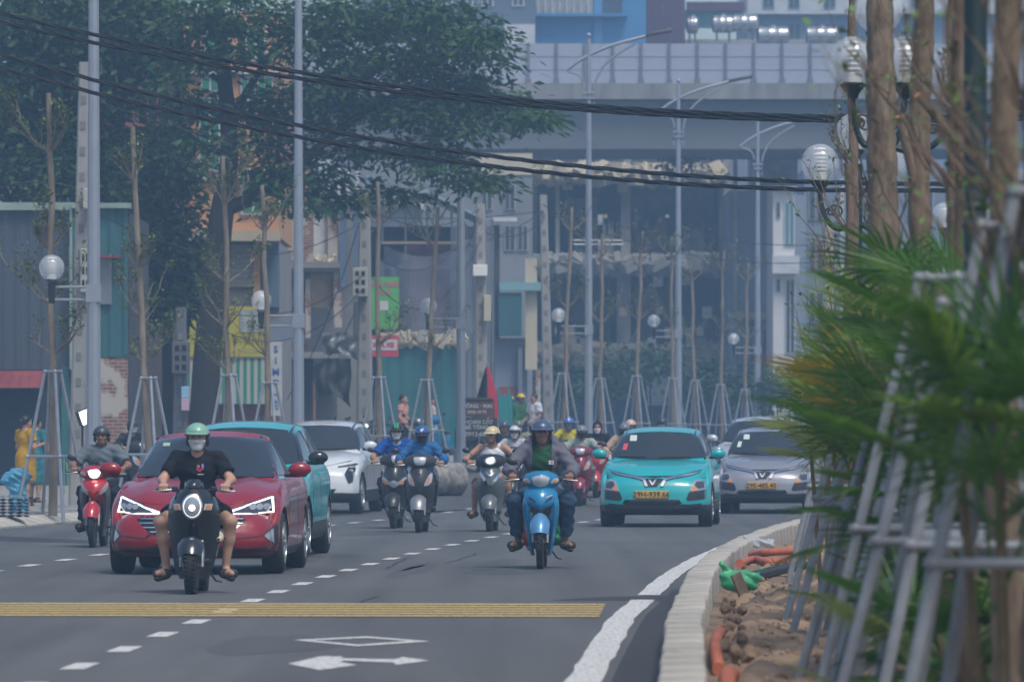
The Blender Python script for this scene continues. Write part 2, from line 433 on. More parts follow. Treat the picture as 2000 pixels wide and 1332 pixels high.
def lattice(P, nx, nz, ny, matfn=None, mats=(), name='body', parent=None):
    """closed box lattice a in[-1,1], b in[0,1], s in[0,1] mapped through P"""
    idx = {}; V = []; F = []; MI = []
    av = [math.sin(math.pi / 2 * (-1 + 2 * i / nx)) for i in range(nx + 1)]
    sv = [.5 - .5 * math.copysign(abs(math.cos(math.pi * k / ny)) ** .75, math.cos(math.pi * k / ny)) for k in range(ny + 1)]
    bv = [j / nz for j in range(nz + 1)]
    def vid(i, j, k):
        if (i, j, k) not in idx: idx[(i, j, k)] = len(V); V.append(P(av[i], bv[j], sv[k]))
        return idx[(i, j, k)]
    def q(a, b, c, d):
        F.append((vid(*a), vid(*b), vid(*c), vid(*d)))
        if matfn: MI.append(matfn(sum(av[t[0]] for t in (a, b, c, d)) / 4, sum(bv[t[1]] for t in (a, b, c, d)) / 4, sum(sv[t[2]] for t in (a, b, c, d)) / 4))
    for i in range(nx):
        for j in range(nz):
            q((i, j, 0), (i + 1, j, 0), (i + 1, j + 1, 0), (i, j + 1, 0)); q((i, j, ny), (i, j + 1, ny), (i + 1, j + 1, ny), (i + 1, j, ny))
        for k in range(ny):
            q((i, nz, k), (i + 1, nz, k), (i + 1, nz, k + 1), (i, nz, k + 1)); q((i, 0, k), (i, 0, k + 1), (i + 1, 0, k + 1), (i + 1, 0, k))
    for k in range(ny):
        for j in range(nz):
            q((0, j, k), (0, j + 1, k), (0, j + 1, k + 1), (0, j, k + 1)); q((nx, j, k), (nx, j, k + 1), (nx, j + 1, k + 1), (nx, j + 1, k))
    mb = MB(); mb.add(V, F); me = mb.mesh(name, None, True, 38)
    for m in mats: me.materials.append(m)
    if matfn:
        for p, i in zip(me.polygons, MI): p.material_index = i
    return link(name, me, parent)

def car_shell(root, S, paint, lower):
    L, W = S['L'], S['W']; yf = -L / 2
    top = S['top']; bot = S['bot']; plan = S['plan']; nose = S['nose']; side = S['side']
    def P(a, b, s):
        y0 = yf + L * s
        hw = lerp_tab(plan, s) * W / 2
        x = a * hw * lerp_tab(side, b)
        aa = min(abs(a), .9995)
        pc = 1 - (1 - aa ** 2.7) ** (1 / 2.7)
        wf = max(0, 1 - s / .24) ** 1.6; wr = max(0, 1 - (1 - s) / .2) ** 1.6
        y = y0 + wf * (S['rf'] * pc + lerp_tab(nose, b)) - wr * (.28 * pc + .10 * abs(b - .45))
        zt = lerp_tab(top, s); zt -= S.get('crown', .07) * aa ** 3.2 * (1 if s < .3 else .6)
        # crease lines running up the bonnet
        if s < .32: zt += S.get('crease', .018) * math.exp(-((aa - .62) / .13) ** 2) * min(1, s / .05)
        zb = lerp_tab(bot, s)
        z = zb + (zt - zb) * b
        return (x, y, z)
    mf = (lambda a, b, s: 1 if b < lower else 0)
    body = lattice(P, 24, 16, 52, mf, (paint, m_blackp, m_blackp), 'body', root)
    # wheel wells
    cut = MB()
    for yy in S['axles']:
        for sd in (-1, 1): cut.lathe([(S['wr'] + .055, -.19), (S['wr'] + .055, .19)], (sd * (W / 2 - .08), yy, S['wr']), 'x', 28)
    co = cut.build('cutter', m_blackp)
    md = body.modifiers.new('b', 'BOOLEAN'); md.operation = 'DIFFERENCE'; md.object = co; md.solver = 'FLOAT' if 'FLOAT' in {e.identifier for e in bpy.types.BooleanModifier.bl_rna.properties['solver'].enum_items} else 'FAST'
    co.location = root.location; co.rotation_euler = root.rotation_euler
    bpy.context.view_layer.update()
    dg = bpy.context.evaluated_depsgraph_get(); me = bpy.data.meshes.new_from_object(body.evaluated_get(dg))
    body.modifiers.clear(); body.data = me; bpy.data.objects.remove(co)
    # cabin
    cb = S['cabin']
    def PC(a, b, s):
        yb = cb['b0'] + (cb['b1'] - cb['b0']) * s; yt = cb['t0'] + (cb['t1'] - cb['t0']) * s
        aa = min(abs(a), .9995)
        y = yb + (yt - yb) * b ** .92
        y += max(0, 1 - s / .3) * cb.get('bow', .16) * aa ** 2.2 - max(0, 1 - (1 - s) / .3) * .12 * aa ** 2
        wb = lerp_tab(cb['wb'], s); wt = lerp_tab(cb['wt'], s)
        x = a * (wb + (wt - wb) * b ** 1.25)
        zr = lerp_tab(cb['roof'], s) - .055 * aa ** 3 - .012 * aa ** 2
        z = cb['zb'] + (zr - cb['zb']) * (b ** .96)
        return (x, y, z)
    cabin = lattice(PC, 20, 12, 30, None, (paint,), 'cabin', root)
    return body, cabin

def wheel(root, x, y, r, w, sd, style=0, blur=False):
    t = MB()
    t.lathe([(r * .66, -w * .42), (r * .9, -w * .5), (r * .985, -w * .40), (r, -w * .2), (r, w * .2), (r * .985, w * .40), (r * .9, w * .5), (r * .66, w * .42)], (0, 0, 0), 'x', 36)
    o = t.build('wheel', m_tyre, root, True, 50, loc=(x, y, r))
    rm = MB(); rm.lathe([(r * .68, -.01), (r * .68, .035), (r * .62, .035), (r * .6, 0.0)], (sd * w * .36, 0, 0), 'x', 30)
    for k in range(5):
        a = 2 * math.pi * k / 5 + .3
        for da in (-.16, .16):
            rm.tube([(sd * w * .44, .06 * math.cos(a + da * 2), .06 * math.sin(a + da * 2)), (sd * w * .40, r * .63 * math.cos(a + da), r * .63 * math.sin(a + da))], [.028, .02], 6)
    rm.lathe([(.07, 0), (.06, .03), (.0, .03)], (sd * w * .42, 0, 0), 'x', 14)
    rm.build('rim', m_rim, o, True)
    return o

def side_glass(root, bv, polys, sd, m=None):
    for p in polys:
        decal('side_window', p, bv, m or m_glass, root, off=.002, th=.010, axis='x', side=sd, res=.06)
def mirror(root, sd, c, m_cap, sz=(.2, .13, .13), base=.12):
    mb = MB(); mb.ell(c, (sz[0] / 2, sz[1] / 2, sz[2] / 2), 16, 10, rz=sd * .15)
    o = mb.build('mirror', m_cap, root, True)
    s = MB(); s.tube([(c[0] - sd * base, c[1] + .02, c[2] - .06), (c[0] - sd * .03, c[1], c[2] - sz[2] * .42), (c[0] + sd * sz[0] * .3, c[1], c[2] - sz[2] * .40)], [.03, .03, .02], 8, squash=.7)
    s.build('mirror_arm', m_blackp, o, True)
    return o

def place_car(name, px, pyc, label, cat, group=None, yaw=0.0):
    g = gnd(px, pyc)
    e = empty(name, (g.x, g.y, g.z), 0, label, cat, group); e.rotation_euler = (0, 0, yaw)
    return e
def shift(root, L):
    """the given ground point is at the front axle; push the car's centre back along its heading"""
    root.location = Vector(root.location) + Matrix.Rotation(root.rotation_euler.z, 3, 'Z') @ Vector((0, L, 0))
def finish_common(root, S, body, cabin, paint, gx):
    for yy in S['axles']:
        for sd in (-1, 1): wheel(root, sd * (S['W'] / 2 - .125), yy, S['wr'], S.get('tw', .215), sd)

# ---------------------------------------------------------------- red sedan
def red_sedan():
    paint = mat('red_car_paint', (.25, .003, .010), .36, .0, coat=.6)
    S = dict(L=4.6, W=1.80, rf=.42, crown=.06, crease=.034,
             plan=[(0, .90), (.05, .955), (.12, .985), (.2, 1.0), (.8, 1.0), (.93, .97), (1, .88)],
             top=[(0, .66), (.04, .73), (.1, .81), (.2, .90), (.30, .965), (.42, .97), (.75, .99), (.85, 1.05), (.97, 1.04), (1, .98)],
             bot=[(0, .20), (.05, .175), (.15, .17), (.85, .18), (.95, .24), (1, .34)],
             nose=[(0, .10), (.12, .02), (.3, 0), (.5, .01), (.7, .05), (.88, .13), (1, .26)],
             side=[(0, .90), (.12, .97), (.35, 1.0), (.6, .985), (.8, .985), (.92, .955), (1, .90)],
             axles=(-1.40, 1.30), wr=.315, tw=.215,
             cabin=dict(b0=-1.02, b1=1.75, t0=-.12, t1=1.0, zb=.90, bow=.2, wb=[(0, .76), (.3, .80), (1, .74)], wt=[(0, .555), (.4, .57), (1, .53)],
                        roof=[(0, 1.40), (.25, 1.455), (.5, 1.462), (1, 1.40)]))
    root = place_car('sedan', 388, 1119, 'dark red sedan with lit white headlights behind the black scooter', 'car', yaw=-.045); shift(root, 1.40)
    body, cabin = car_shell(root, S, paint, .10)
    bv = bvh_of(body); bc = bvh_of(cabin); both = bvh_of(body, cabin)
    gx = lambda x: (x - 625) / 612; gz = lambda y: (1135 - y) / 632
    G = lambda pts: [(gx(x), gz(y)) for x, y in pts]
    # windscreen
    decal('windscreen', [(-.715, .985), (-.66, 1.1), (-.555, 1.375), (-.3, 1.395), (0, 1.40), (.3, 1.395), (.555, 1.375), (.66, 1.1), (.715, .985), (.35, .965), (0, .96), (-.35, .965)], bc, m_glass, root, off=.004, th=.018, res=.06)
    decal('sunroof', [(-.40, .22), (.40, .22), (.40, .62), (-.40, .62)], bc, m_glass, root, off=.0, th=.006, axis='z', side=1, res=.12)
    for sd in (-1, 1):
        decal('roof_trim', [(sd * .50, -.1), (sd * .525, -.1), (sd * .525, .9), (sd * .50, .9)], bc, m_gloss, root, off=.002, th=.004, axis='z', side=1, res=.12)
        side_glass(root, bc, [[(-.62, 1.0), (-.2, 1.28), (.18, 1.36), (.24, 1.0)], [(.30, 1.0), (.26, 1.36), (.70, 1.34), (.98, 1.2), (1.1, 1.03)]], sd)
        decal('window_trim', [(-.72, .955), (1.2, .985), (1.18, 1.0), (-.66, .985)], bc, m_chrome, root, off=.004, th=.006, axis='x', side=sd, res=.1)
    # headlights
    hl = G([(131, 640), (158, 632), (300, 682), (440, 738), (432, 752), (250, 747), (124, 736)])
    st = G([(145, 640), (163, 640), (440, 737), (430, 751), (250, 748), (135, 737)])
    hole = G([(162, 655), (385, 735), (250, 736), (152, 724)])
    for k, P in ((-1, lambda p: p), (1, mir)):
        h = decal('headlight', P(hl), bv, m_lampdark, root, off=.0, th=.006, res=.04)
        bars = [G([(145, 638), (157, 640), (146, 732), (133, 738)]), G([(135, 739), (142, 730), (250, 740), (392, 741), (300, 703), (306, 696), (440, 738), (434, 750), (250, 748)]), G([(145, 638), (159, 636), (308, 693), (302, 701), (155, 647)])]
        for b_ in bars: decal('light_strip', P(b_), bv, m_drl, h, off=.006, th=.006, res=.04)
        for cx in (178, 218, 258):
            c = [(gx(cx) + .034 * math.cos(t), gz(700) + .034 * math.sin(t)) for t in [i * math.pi / 6 for i in range(12)]]
            decal('projector', P(c), bv, m_lamp, h, off=.006, th=.008, res=.03)
    # bonnet shut line
    sl = [(150, 632), (300, 676), (470, 688), (625, 692)]
    up = G(sl); dn = [(x, z - .006) for x, z in up]
    half = up + dn[::-1]
    decal('bonnet_gap', half, bv, m_blackp, root, off=.0005, th=.002, res=.06); decal('bonnet_gap', mir(half), bv, m_blackp, root, off=.0005, th=.002, res=.06)
    # cascading grille
    gr = decal('grille', G([(262, 795), (330, 752), (450, 742), (625, 740), (800, 742), (920, 752), (988, 795), (880, 866), (780, 905), (625, 915), (470, 905), (370, 866)]), bv, m_gloss, root, off=.001, th=.004, res=.05)
    for yy, x0 in ((772, 300), (800, 285), (828, 325), (856, 370), (884, 430)):
        decal('grille_bar', G([(x0, yy), (1250 - x0, yy), (1250 - x0 - 8, yy + 7), (x0 + 8, yy + 7)]), bv, m_chrome, gr, off=.006, th=.012, res=.06)
    # fog light notches with chrome edge, black side blades
    for P in (lambda p: p, mir):
        decal('bumper_vent', P(G([(103, 808), (132, 828), (182, 888), (118, 955), (104, 945)])), bv, m_blackp, root, off=.001, th=.004, res=.04)
        decal('bumper_facet', P(G([(112, 752), (250, 762), (300, 800), (372, 872), (340, 900), (195, 884), (135, 822), (112, 800)])), bv, paint, root, off=.002, th=.022, res=.04)
        decal('bumper_facet', P(G([(190, 895), (330, 910), (420, 935), (300, 966), (128, 952)])), bv, paint, root, off=.002, th=.03, res=.04)
        fg = decal('fog_light', P(G([(128, 835), (176, 886), (122, 938)])), bv, m_lamp, root, off=.008, th=.006, res=.04)
        decal('door_handle', [(-.02, .84), (.16, .845), (.16, .87), (-.02, .865)], bv, m_chrome, root, off=.01, th=.02, axis='x', side=(-1 if P is not mir else 1), res=.1)
        decal('door_handle', [(.85, .86), (1.03, .865), (1.03, .89), (.85, .885)], bv, m_chrome, root, off=.01, th=.02, axis='x', side=(-1 if P is not mir else 1), res=.1)
        decal('door_gap', [(.22, .3), (.235, .3), (.275, .96), (.26, .96)], bv, m_blackp, root, off=.0, th=.002, axis='x', side=(-1 if P is not mir else 1), res=.15)
        decal('door_gap', [(-.88, .35), (-.865, .35), (-.80, .95), (-.815, .95)], bv, m_blackp, root, off=.0, th=.002, axis='x', side=(-1 if P is not mir else 1), res=.15)
    decal('lower_grille', G([(112, 958), (300, 972), (400, 955), (625, 950), (850, 955), (950, 972), (1138, 958), (1120, 985), (900, 1000), (625, 1002), (350, 1000), (130, 985)]), bv, m_blackp, root, off=.001, th=.004, res=.05)
    decal('bumper_lip', G([(125, 985), (350, 1000), (625, 1004), (900, 1000), (1125, 985), (1110, 1008), (900, 1022), (625, 1026), (350, 1022), (140, 1008)]), bv, paint, root, off=.006, th=.012, res=.06)
    decal('emblem', [(.07 * math.cos(t), .735 + .035 * math.sin(t)) for t in [i * math.pi / 8 for i in range(16)]], bv, m_chrome, root, off=.002, th=.01, res=.05)
    decal('wiper', [(-.62, .985), (-.2, 1.0), (-.2, 1.012), (-.6, 1.0)], bc, m_blackp, root, off=.03, th=.014, res=.1)
    decal('wiper', [(.02, .985), (.5, .985), (.5, .997), (.02, 1.0)], bc, m_blackp, root, off=.03, th=.014, res=.1)
    decal('windscreen_sticker', [(-.50, 1.30), (-.42, 1.30), (-.42, 1.335), (-.50, 1.335)], bc, mat('green_sticker', (.35, .5, .35), .5), root, off=.026, th=.002, res=.05)
    for sd in (-1, 1): mirror(root, sd, (sd * .985, -.72, 1.06), paint, (.24, .15, .15), .16)
    finish_common(root, S, body, cabin, paint, gx)
red_sedan()

# ---------------------------------------------------------------- electric crossovers
SUV = dict(L=4.3, W=1.77, rf=.36, crown=.05, crease=.012,
           plan=[(0, .92), (.05, .965), (.12, .985), (.2, 1.0), (.8, 1.0), (.93, .97), (1, .9)],
           top=[(0, .80), (.04, .87), (.1, .935), (.2, .995), (.29, 1.04), (.42, 1.05), (.85, 1.08), (.97, 1.06), (1, 1.0)],
           bot=[(0, .21), (.06, .185), (.15, .19), (.85, .20), (.95, .26), (1, .36)],
           nose=[(0, .07), (.1, .01), (.3, 0), (.55, .01), (.75, .05), (.9, .12), (1, .22)],
           side=[(0, .92), (.12, .985), (.35, 1.0), (.6, .985), (.8, .985), (.92, .955), (1, .90)],
           axles=(-1.31, 1.30), wr=.325, tw=.21,
           cabin=dict(b0=-1.0, b1=2.0, t0=-.32, t1=1.72, zb=.98, bow=.18, wb=[(0, .76), (.3, .80), (1, .76)], wt=[(0, .575), (.4, .60), (1, .56)],
                      roof=[(0, 1.485), (.2, 1.54), (.45, 1.56), (1, 1.50)]))
def crossover(name, px, py, label, paint, mir_m, yaw, plate=None, sx=1.0, H=1.0, style='v', lit=False, stickers=True):
    S = dict(SUV)
    root = place_car(name, px, py, label, 'car', yaw=yaw); shift(root, 1.31)
    body, cabin = car_shell(root, S, paint, .24)
    bv = bvh_of(body); bc = bvh_of(cabin)
    gx = lambda x: (x - 655) / 458; gz = lambda y: (1042 - y) / 460
    G = lambda pts: [(gx(x), gz(y)) for x, y in pts]
    m_pil = m_gloss
    decal('windscreen', [(-.70, 1.075), (-.56, 1.44), (-.3, 1.465), (0, 1.475), (.3, 1.465), (.56, 1.44), (.70, 1.075), (.35, 1.05), (0, 1.045), (-.35, 1.05)], bc, m_glass, root, off=.004, th=.018, res=.06)
    for sd in (-1, 1):
        decal('pillar_trim', [(sd * .71, 1.05), (sd * .565, 1.45), (sd * .61, 1.44), (sd * .77, 1.04)], bc, m_pil, root, off=.003, th=.014, res=.05)
        decal('roof_trim', [(sd * .525, -.28), (sd * .555, -.28), (sd * .565, 1.5), (sd * .535, 1.5)], bc, m_gloss, root, off=.002, th=.004, axis='z', side=1, res=.12)
        side_glass(root, bc, [[(-.66, 1.10), (-.30, 1.36), (.06, 1.44), (.12, 1.10)], [(.18, 1.10), (.14, 1.44), (.78, 1.44), (.92, 1.12)], [(.98, 1.13), (.86, 1.43), (1.3, 1.38), (1.6, 1.2)]], sd)
        for x0 in (.02, .9): decal('door_handle', [(x0, .93), (x0 + .18, .935), (x0 + .18, .96), (x0, .955)], bv, paint, root, off=.01, th=.02, axis='x', side=sd, res=.1)
        for x0 in (-.82, .15, 1.0): decal('door_gap', [(x0, .42), (x0 + .014, .42), (x0 + .03, 1.02), (x0 + .015, 1.02)], bv, m_blackp, root, off=.0, th=.002, axis='x', side=sd, res=.15)
    if style == 'v':
        stp = G([(332, 640), (400, 658), (540, 682), (585, 690), (612, 752), (592, 752), (572, 708), (520, 695), (400, 672), (340, 652)])
        for P in (lambda p: p, mir):
            decal('light_channel', [(x * 1.0, z + (.006 if i < 5 else -.012)) for i, (x, z) in enumerate(P(stp))] if P is not mir else mir([(x, z + (.006 if i < 5 else -.012)) for i, (x, z) in enumerate(stp)]), bv, m_gloss, root, off=.001, th=.003, res=.05)
            decal('light_strip', P(stp), bv, m_drl if lit else m_chrome, root, off=.01, th=.016, res=.03)
        decal('grille', G([(590, 696), (690, 696), (720, 700), (672, 757), (608, 757), (575, 700)]), bv, m_gloss, root, off=.001, th=.003, res=.04)
        em = G([(612, 703), (624, 703), (641, 730), (658, 703), (670, 703), (646, 742), (636, 742)])
        decal('emblem', em, bv, m_chrome, root, off=.006, th=.01, res=.04)
        lp = G([(300, 702), (372, 708), (392, 735), (405, 782), (390, 790), (298, 772)])
        for P in (lambda p: p, mir):
            h = decal('headlight', P(lp), bv, m_lamp, root, off=.003, th=.010, res=.04)
            decal('lamp_reflector', P(G([(308, 714), (362, 719), (372, 745), (345, 768), (305, 762)])), bv, m_lampdark, h, off=.014, th=.004, res=.04)
            decal('indicator', P(G([(358, 760), (380, 750), (398, 782), (362, 782)])), bv, m_amber, h, off=.014, th=.006, res=.04)
            decal('bumper_vent', P(G([(292, 776), (410, 794), (430, 845), (410, 856), (290, 842)])), bv, m_blackp, root, off=.003, th=.004, res=.05)
        decal('lower_grille', G([(450, 846), (830, 846), (850, 870), (800, 888), (480, 888), (430, 870)]), bv, m_gloss, root, off=.002, th=.003, res=.06)
        decal('bumper_bar', G([(330, 872), (430, 882), (655, 896), (880, 882), (985, 872), (985, 892), (880, 905), (655, 918), (430, 905), (330, 892)]), bv, m_blackp, root, off=.008, th=.02, res=.06)
        if plate:
            fr = [(-.31 + .05, .447), (.29, .447), (.29, .563), (-.26, .563)]
            pl = MB(); hy = bv.ray_cast(Vector((0, -6, .5)), Vector((0, 1, 0)))[0].y
            pl.box((-.04, hy - .03, .505), (.53, .06, .115), bev=.008); po = pl.build('number_plate', m_plate, root)
            text_mesh('plate_number', plate, .118, m_ink, po, (-.04, hy - .062, .503), bold=.002)
    else:
        # smooth-nosed car with slim light line and upright dark lamp pockets
        for P in (lambda p: p, mir):
            decal('light_strip', P(G([(275, 652), (420, 678), (420, 690), (280, 668)])), bv, m_lampdark, root, off=.004, th=.008, res=.05)
            decal('headlight', P(G([(292, 690), (345, 684), (362, 740), (330, 812), (300, 800)])), bv, m_gloss, root, off=.003, th=.006, res=.04)
        decal('lower_grille', G([(420, 850), (890, 850), (850, 900), (460, 900)]), bv, m_gloss, root, off=.002, th=.004, res=.06)
    decal('bonnet_gap', G([(300, 622), (340, 640), (520, 676), (655, 690), (790, 676), (970, 640), (1010, 622), (1010, 626), (970, 644), (790, 680), (655, 694), (520, 680), (340, 644), (300, 626)]), bv, m_blackp, root, off=.0, th=.002, res=.06)
    decal('wiper', [(-.62, 1.085), (-.2, 1.08), (-.2, 1.093), (-.6, 1.10)], bc, m_blackp, root, off=.03, th=.014, res=.1)
    decal('wiper', [(.02, 1.075), (.5, 1.085), (.5, 1.098), (.02, 1.09)], bc, m_blackp, root, off=.03, th=.014, res=.1)
    if stickers:
        ms = mat('pale_sticker', (.6, .68, .62), .5); mr = mat('red_sticker', (.6, .08, .09), .5)
        decal('windscreen_sticker', [(-.47, 1.33), (-.36, 1.33), (-.36, 1.42), (-.47, 1.42)], bc, ms, root, off=.026, th=.002, res=.05)
        decal('windscreen_sticker', [(-.58, 1.19), (-.51, 1.19), (-.49, 1.29), (-.56, 1.29)], bc, mr if plate and 'H' in plate else ms, root, off=.026, th=.002, res=.05)
    for sd in (-1, 1): mirror(root, sd, (sd * .93, -.78, 1.13), mir_m, (.24, .15, .15), .14)
    MB().tube([(0, 1.45, 1.53), (0, 1.52, 1.60), (0, 1.62, 1.58)], [.03, .02, .01], 6).build('aerial', m_gloss, root)
    finish_common(root, S, body, cabin, paint, None)
    root.scale = (sx, 1.0, H)
    return root
m_teal = mat('teal_car_paint', (.0, .36, .385), .35, .0, coat=.8)
m_greyc = mat('grey_car_paint', (.27, .275, .31), .35, .3, coat=1.0)
m_whitec = mat('white_car_paint', (.62, .64, .66), .3, coat=1.0)
m_silver = mat('silver_car_paint', (.5, .52, .54), .35, .3, coat=1.0)
crossover('crossover_car', 1283, 1028, 'bright teal crossover with plate 29H-939.66 and chrome light wings', m_teal, m_teal, -.075, '29H-939.66')
crossover('crossover_car', 1497, 1002, 'slate grey crossover with plate 29E-485.40 half behind the fan palms', m_greyc, m_greyc, -.10, '29E-485.40')
crossover('crossover_car', 462, 1088, 'teal hatchback with black door mirrors behind the red sedan', m_teal, m_gloss, -.06, None, .97, 1.02, stickers=False)
crossover('crossover_car', 612, 1003, 'white crossover with dark lamp pockets driving behind the teal hatchback', m_whitec, m_whitec, -.11, None, 1.03, 1.08, style='w', stickers=False)
crossover('crossover_car', 1478, 972, 'pale silver car whose roof shows above the grey crossover', m_silver, m_silver, -.12, None, 1.02, 1.06, style='w', stickers=False)
# ---------------------------------------------------------------- figures grown from a smooth distance field
def surfnet(D, o, h):
    S = D < 0; nx, ny, nz = D.shape
    acc = np.zeros((nx - 1, ny - 1, nz - 1, 3), np.float32); cnt = np.zeros((nx - 1, ny - 1, nz - 1), np.float32)
    sl = lambda i, j, k: (slice(i, nx - 1 + i), slice(j, ny - 1 + j), slice(k, nz - 1 + k))
    cs = [(0, 0, 0), (1, 0, 0), (0, 1, 0), (1, 1, 0), (0, 0, 1), (1, 0, 1), (0, 1, 1), (1, 1, 1)]
    for a in range(8):
        for ax in range(3):
            if cs[a][ax]: continue
            c0 = cs[a]; c1 = tuple(c0[k] + (k == ax) for k in range(3))
            A, B = D[sl(*c0)], D[sl(*c1)]; m = (A < 0) != (B < 0)
            if not m.any(): continue
            t = np.where(m, A / np.where(m, A - B, 1), 0)
            for k in range(3): acc[..., k] += np.where(m, c0[k] + (t if k == ax else 0), 0)
            cnt += m
    mk = cnt > 0; idx = -np.ones(mk.shape, np.int32); ii = np.argwhere(mk); idx[mk] = np.arange(len(ii))
    V = (ii + acc[mk] / cnt[mk][:, None]) * h + np.array(o)
    F = []
    for ax in range(3):
        u, v = [k for k in range(3) if k != ax]
        s0 = [slice(None)] * 3; s1 = [slice(None)] * 3; s0[ax] = slice(0, -1); s1[ax] = slice(1, None)
        X = S[tuple(s0)] != S[tuple(s1)]
        e = np.argwhere(X)
        e = e[(e[:, u] > 0) & (e[:, v] > 0) & (e[:, u] < D.shape[u] - 1) & (e[:, v] < D.shape[v] - 1)]
        if not len(e): continue
        q = []
        for du, dv in ((-1, -1), (0, -1), (0, 0), (-1, 0)):
            c = e.copy(); c[:, u] += du; c[:, v] += dv; q.append(idx[c[:, 0], c[:, 1], c[:, 2]])
        q = np.stack(q, 1); ins = S[e[:, 0], e[:, 1], e[:, 2]]
        flip = ins if ax != 1 else ~ins
        q[~flip] = q[~flip][:, ::-1]
        F.append(q)
    F = np.concatenate(F) if F else np.zeros((0, 4), np.int32)
    return V, F[(F >= 0).all(1)]

def cap(a, b, ra, rb=None, flat=False, sub=False, k=None): return ('c', np.array(a, float), np.array(b, float), ra, ra if rb is None else rb, flat, sub, k)
def ell_(c, r, sub=False, k=None, rot=None): return ('e', np.array(c, float), np.array(r, float), rot, 0, 0, sub, k)
def field(prims, h, k=.03, clip=(), noise=0.0, grow=0.0, pad=.05):
    lo = np.full(3, 9.); hi = np.full(3, -9.); bb = []
    for p in prims:
        if p[0] == 'c':
            r = max(p[3], p[4]) + grow; a = np.minimum(p[1], p[2]) - r; b = np.maximum(p[1], p[2]) + r
        else: r = (max(p[2]) if p[3] is not None else p[2]) + grow; a = p[1] - r; b = p[1] + r
        bb.append((a, b))
        if not p[6]: lo = np.minimum(lo, a); hi = np.maximum(hi, b)
    lo -= pad; hi += pad
    n = np.ceil((hi - lo) / h).astype(int) + 1
    ax = [lo[i] + h * np.arange(n[i]) for i in range(3)]
    D = np.full(n, .12, np.float32)
    for p, (a, b) in zip(prims, bb):
        i0 = np.clip(np.floor((a - .07 - lo) / h).astype(int), 0, n); i1 = np.clip(np.ceil((b + .07 - lo) / h).astype(int) + 1, 0, n)
        if (i1 <= i0).any(): continue
        s = tuple(slice(i0[t], i1[t]) for t in range(3))
        X, Y, Z = np.meshgrid(ax[0][s[0]], ax[1][s[1]], ax[2][s[2]], indexing='ij')
        if p[0] == 'c':
            A, B = p[1], p[2]; d = B - A; L2 = max(d @ d, 1e-9)
            t0 = ((X - A[0]) * d[0] + (Y - A[1]) * d[1] + (Z - A[2]) * d[2]) / L2; t = np.clip(t0, 0, 1)
            q = np.sqrt((X - A[0] - t * d[0]) ** 2 + (Y - A[1] - t * d[1]) ** 2 + (Z - A[2] - t * d[2]) ** 2) - (p[3] + (p[4] - p[3]) * t) - grow
            if p[5]: q = np.maximum(q, (t0 - 1) * math.sqrt(L2))
        else:
            x, y, z = X - p[1][0], Y - p[1][1], Z - p[1][2]
            if p[3] is not None:
                m = np.array(p[3].inverted()); x, y, z = [m[i][0] * x + m[i][1] * y + m[i][2] * z for i in range(3)]
            r = p[2] + grow
            k0 = np.sqrt((x / r[0]) ** 2 + (y / r[1]) ** 2 + (z / r[2]) ** 2); k1 = np.sqrt((x / r[0] ** 2) ** 2 + (y / r[1] ** 2) ** 2 + (z / r[2] ** 2) ** 2)
            q = k0 * (k0 - 1) / np.maximum(k1, 1e-6)
        kk = k if p[7] is None else p[7]; O = D[s]
        if p[6]:
            hh = np.maximum(kk - np.abs(O + q), 0) / kk; D[s] = np.maximum(O, -q) + hh * hh * kk / 4
        else:
            hh = np.maximum(kk - np.abs(O - q), 0) / kk; D[s] = np.minimum(O, q) - hh * hh * kk / 4
    if noise or clip:
        X, Y, Z = np.meshgrid(*ax, indexing='ij')
        if noise:
            D += noise * (np.sin(31 * X + 17 * Z + 3 * np.sin(9 * Y)) * np.sin(43 * Z - 13 * Y + 2 * np.sin(13 * X)) + .6 * np.sin(70 * Z + 25 * X + 20 * Y))
        for c in clip: D = np.maximum(D, c(X, Y, Z).astype(np.float32))
    return surfnet(D, lo, h)
def joinVF(parts):
    V = []; F = []; b = 0
    for v, f in parts: V.append(v); F.append(f + b); b += len(v)
    return np.concatenate(V), np.concatenate(F)

m_skin = {}
def skin(tone):
    if tone not in m_skin:
        c = {'l': (.46, .27, .19), 'm': (.36, .20, .13), 'd': (.26, .135, .085)}[tone]
        m = mat('skin_' + tone, c, .5, var=.10, scale=14, spec=.4); m.node_tree.nodes['Principled BSDF'].inputs['Subsurface Weight'].default_value = .0
        m_skin[tone] = m
    return m_skin[tone]
m_hair = mat('black_hair', (.012, .011, .011), .5, var=.4, scale=60)
m_eye = mat('eye_dark', (.02, .015, .012), .25)
m_lip = mat('lip', (.30, .12, .10), .5)
def cloth(name, c, var=.12, scale=9): return mat(name, c, .85, var=var, scale=scale, bump=.25, bscale=70, spec=.2)

V3 = lambda *a: np.array(a, float)
def grip_hand(sd, c, wr, h=.0075):
    """hand closed on a bar that runs along x at c; wr = wrist"""
    c = V3(*c); wr = V3(*wr); P = []
    kn = c + V3(0, .012, .036)
    P += [cap(wr, c + V3(0, .035, .026), .027, .03), cap(c + V3(-.028, .022, .028), c + V3(.028, .022, .028), .021)]
    for i, (dx, ln) in enumerate(((.033, .92), (.011, 1.0), (-.011, .95), (-.032, .8))):
        x = -sd * dx
        a = c + V3(x, .008, .036); b = c + V3(x, -.028 * ln - .006, .026); e = c + V3(x, -.034 * ln, -.008); t = c + V3(x, -.012, -.03 * ln)
        P += [cap(a, b, .0105, .0098), cap(b, e, .0096, .009), cap(e, t, .0088, .0078)]
    th = -sd * .042
    P += [cap(c + V3(th * .6, .03, .01), c + V3(th, .006, -.012), .014, .011), cap(c + V3(th, .006, -.012), c + V3(th * .7, -.024, -.02), .0105, .009)]
    return field(P, h, k=.008, pad=.02)
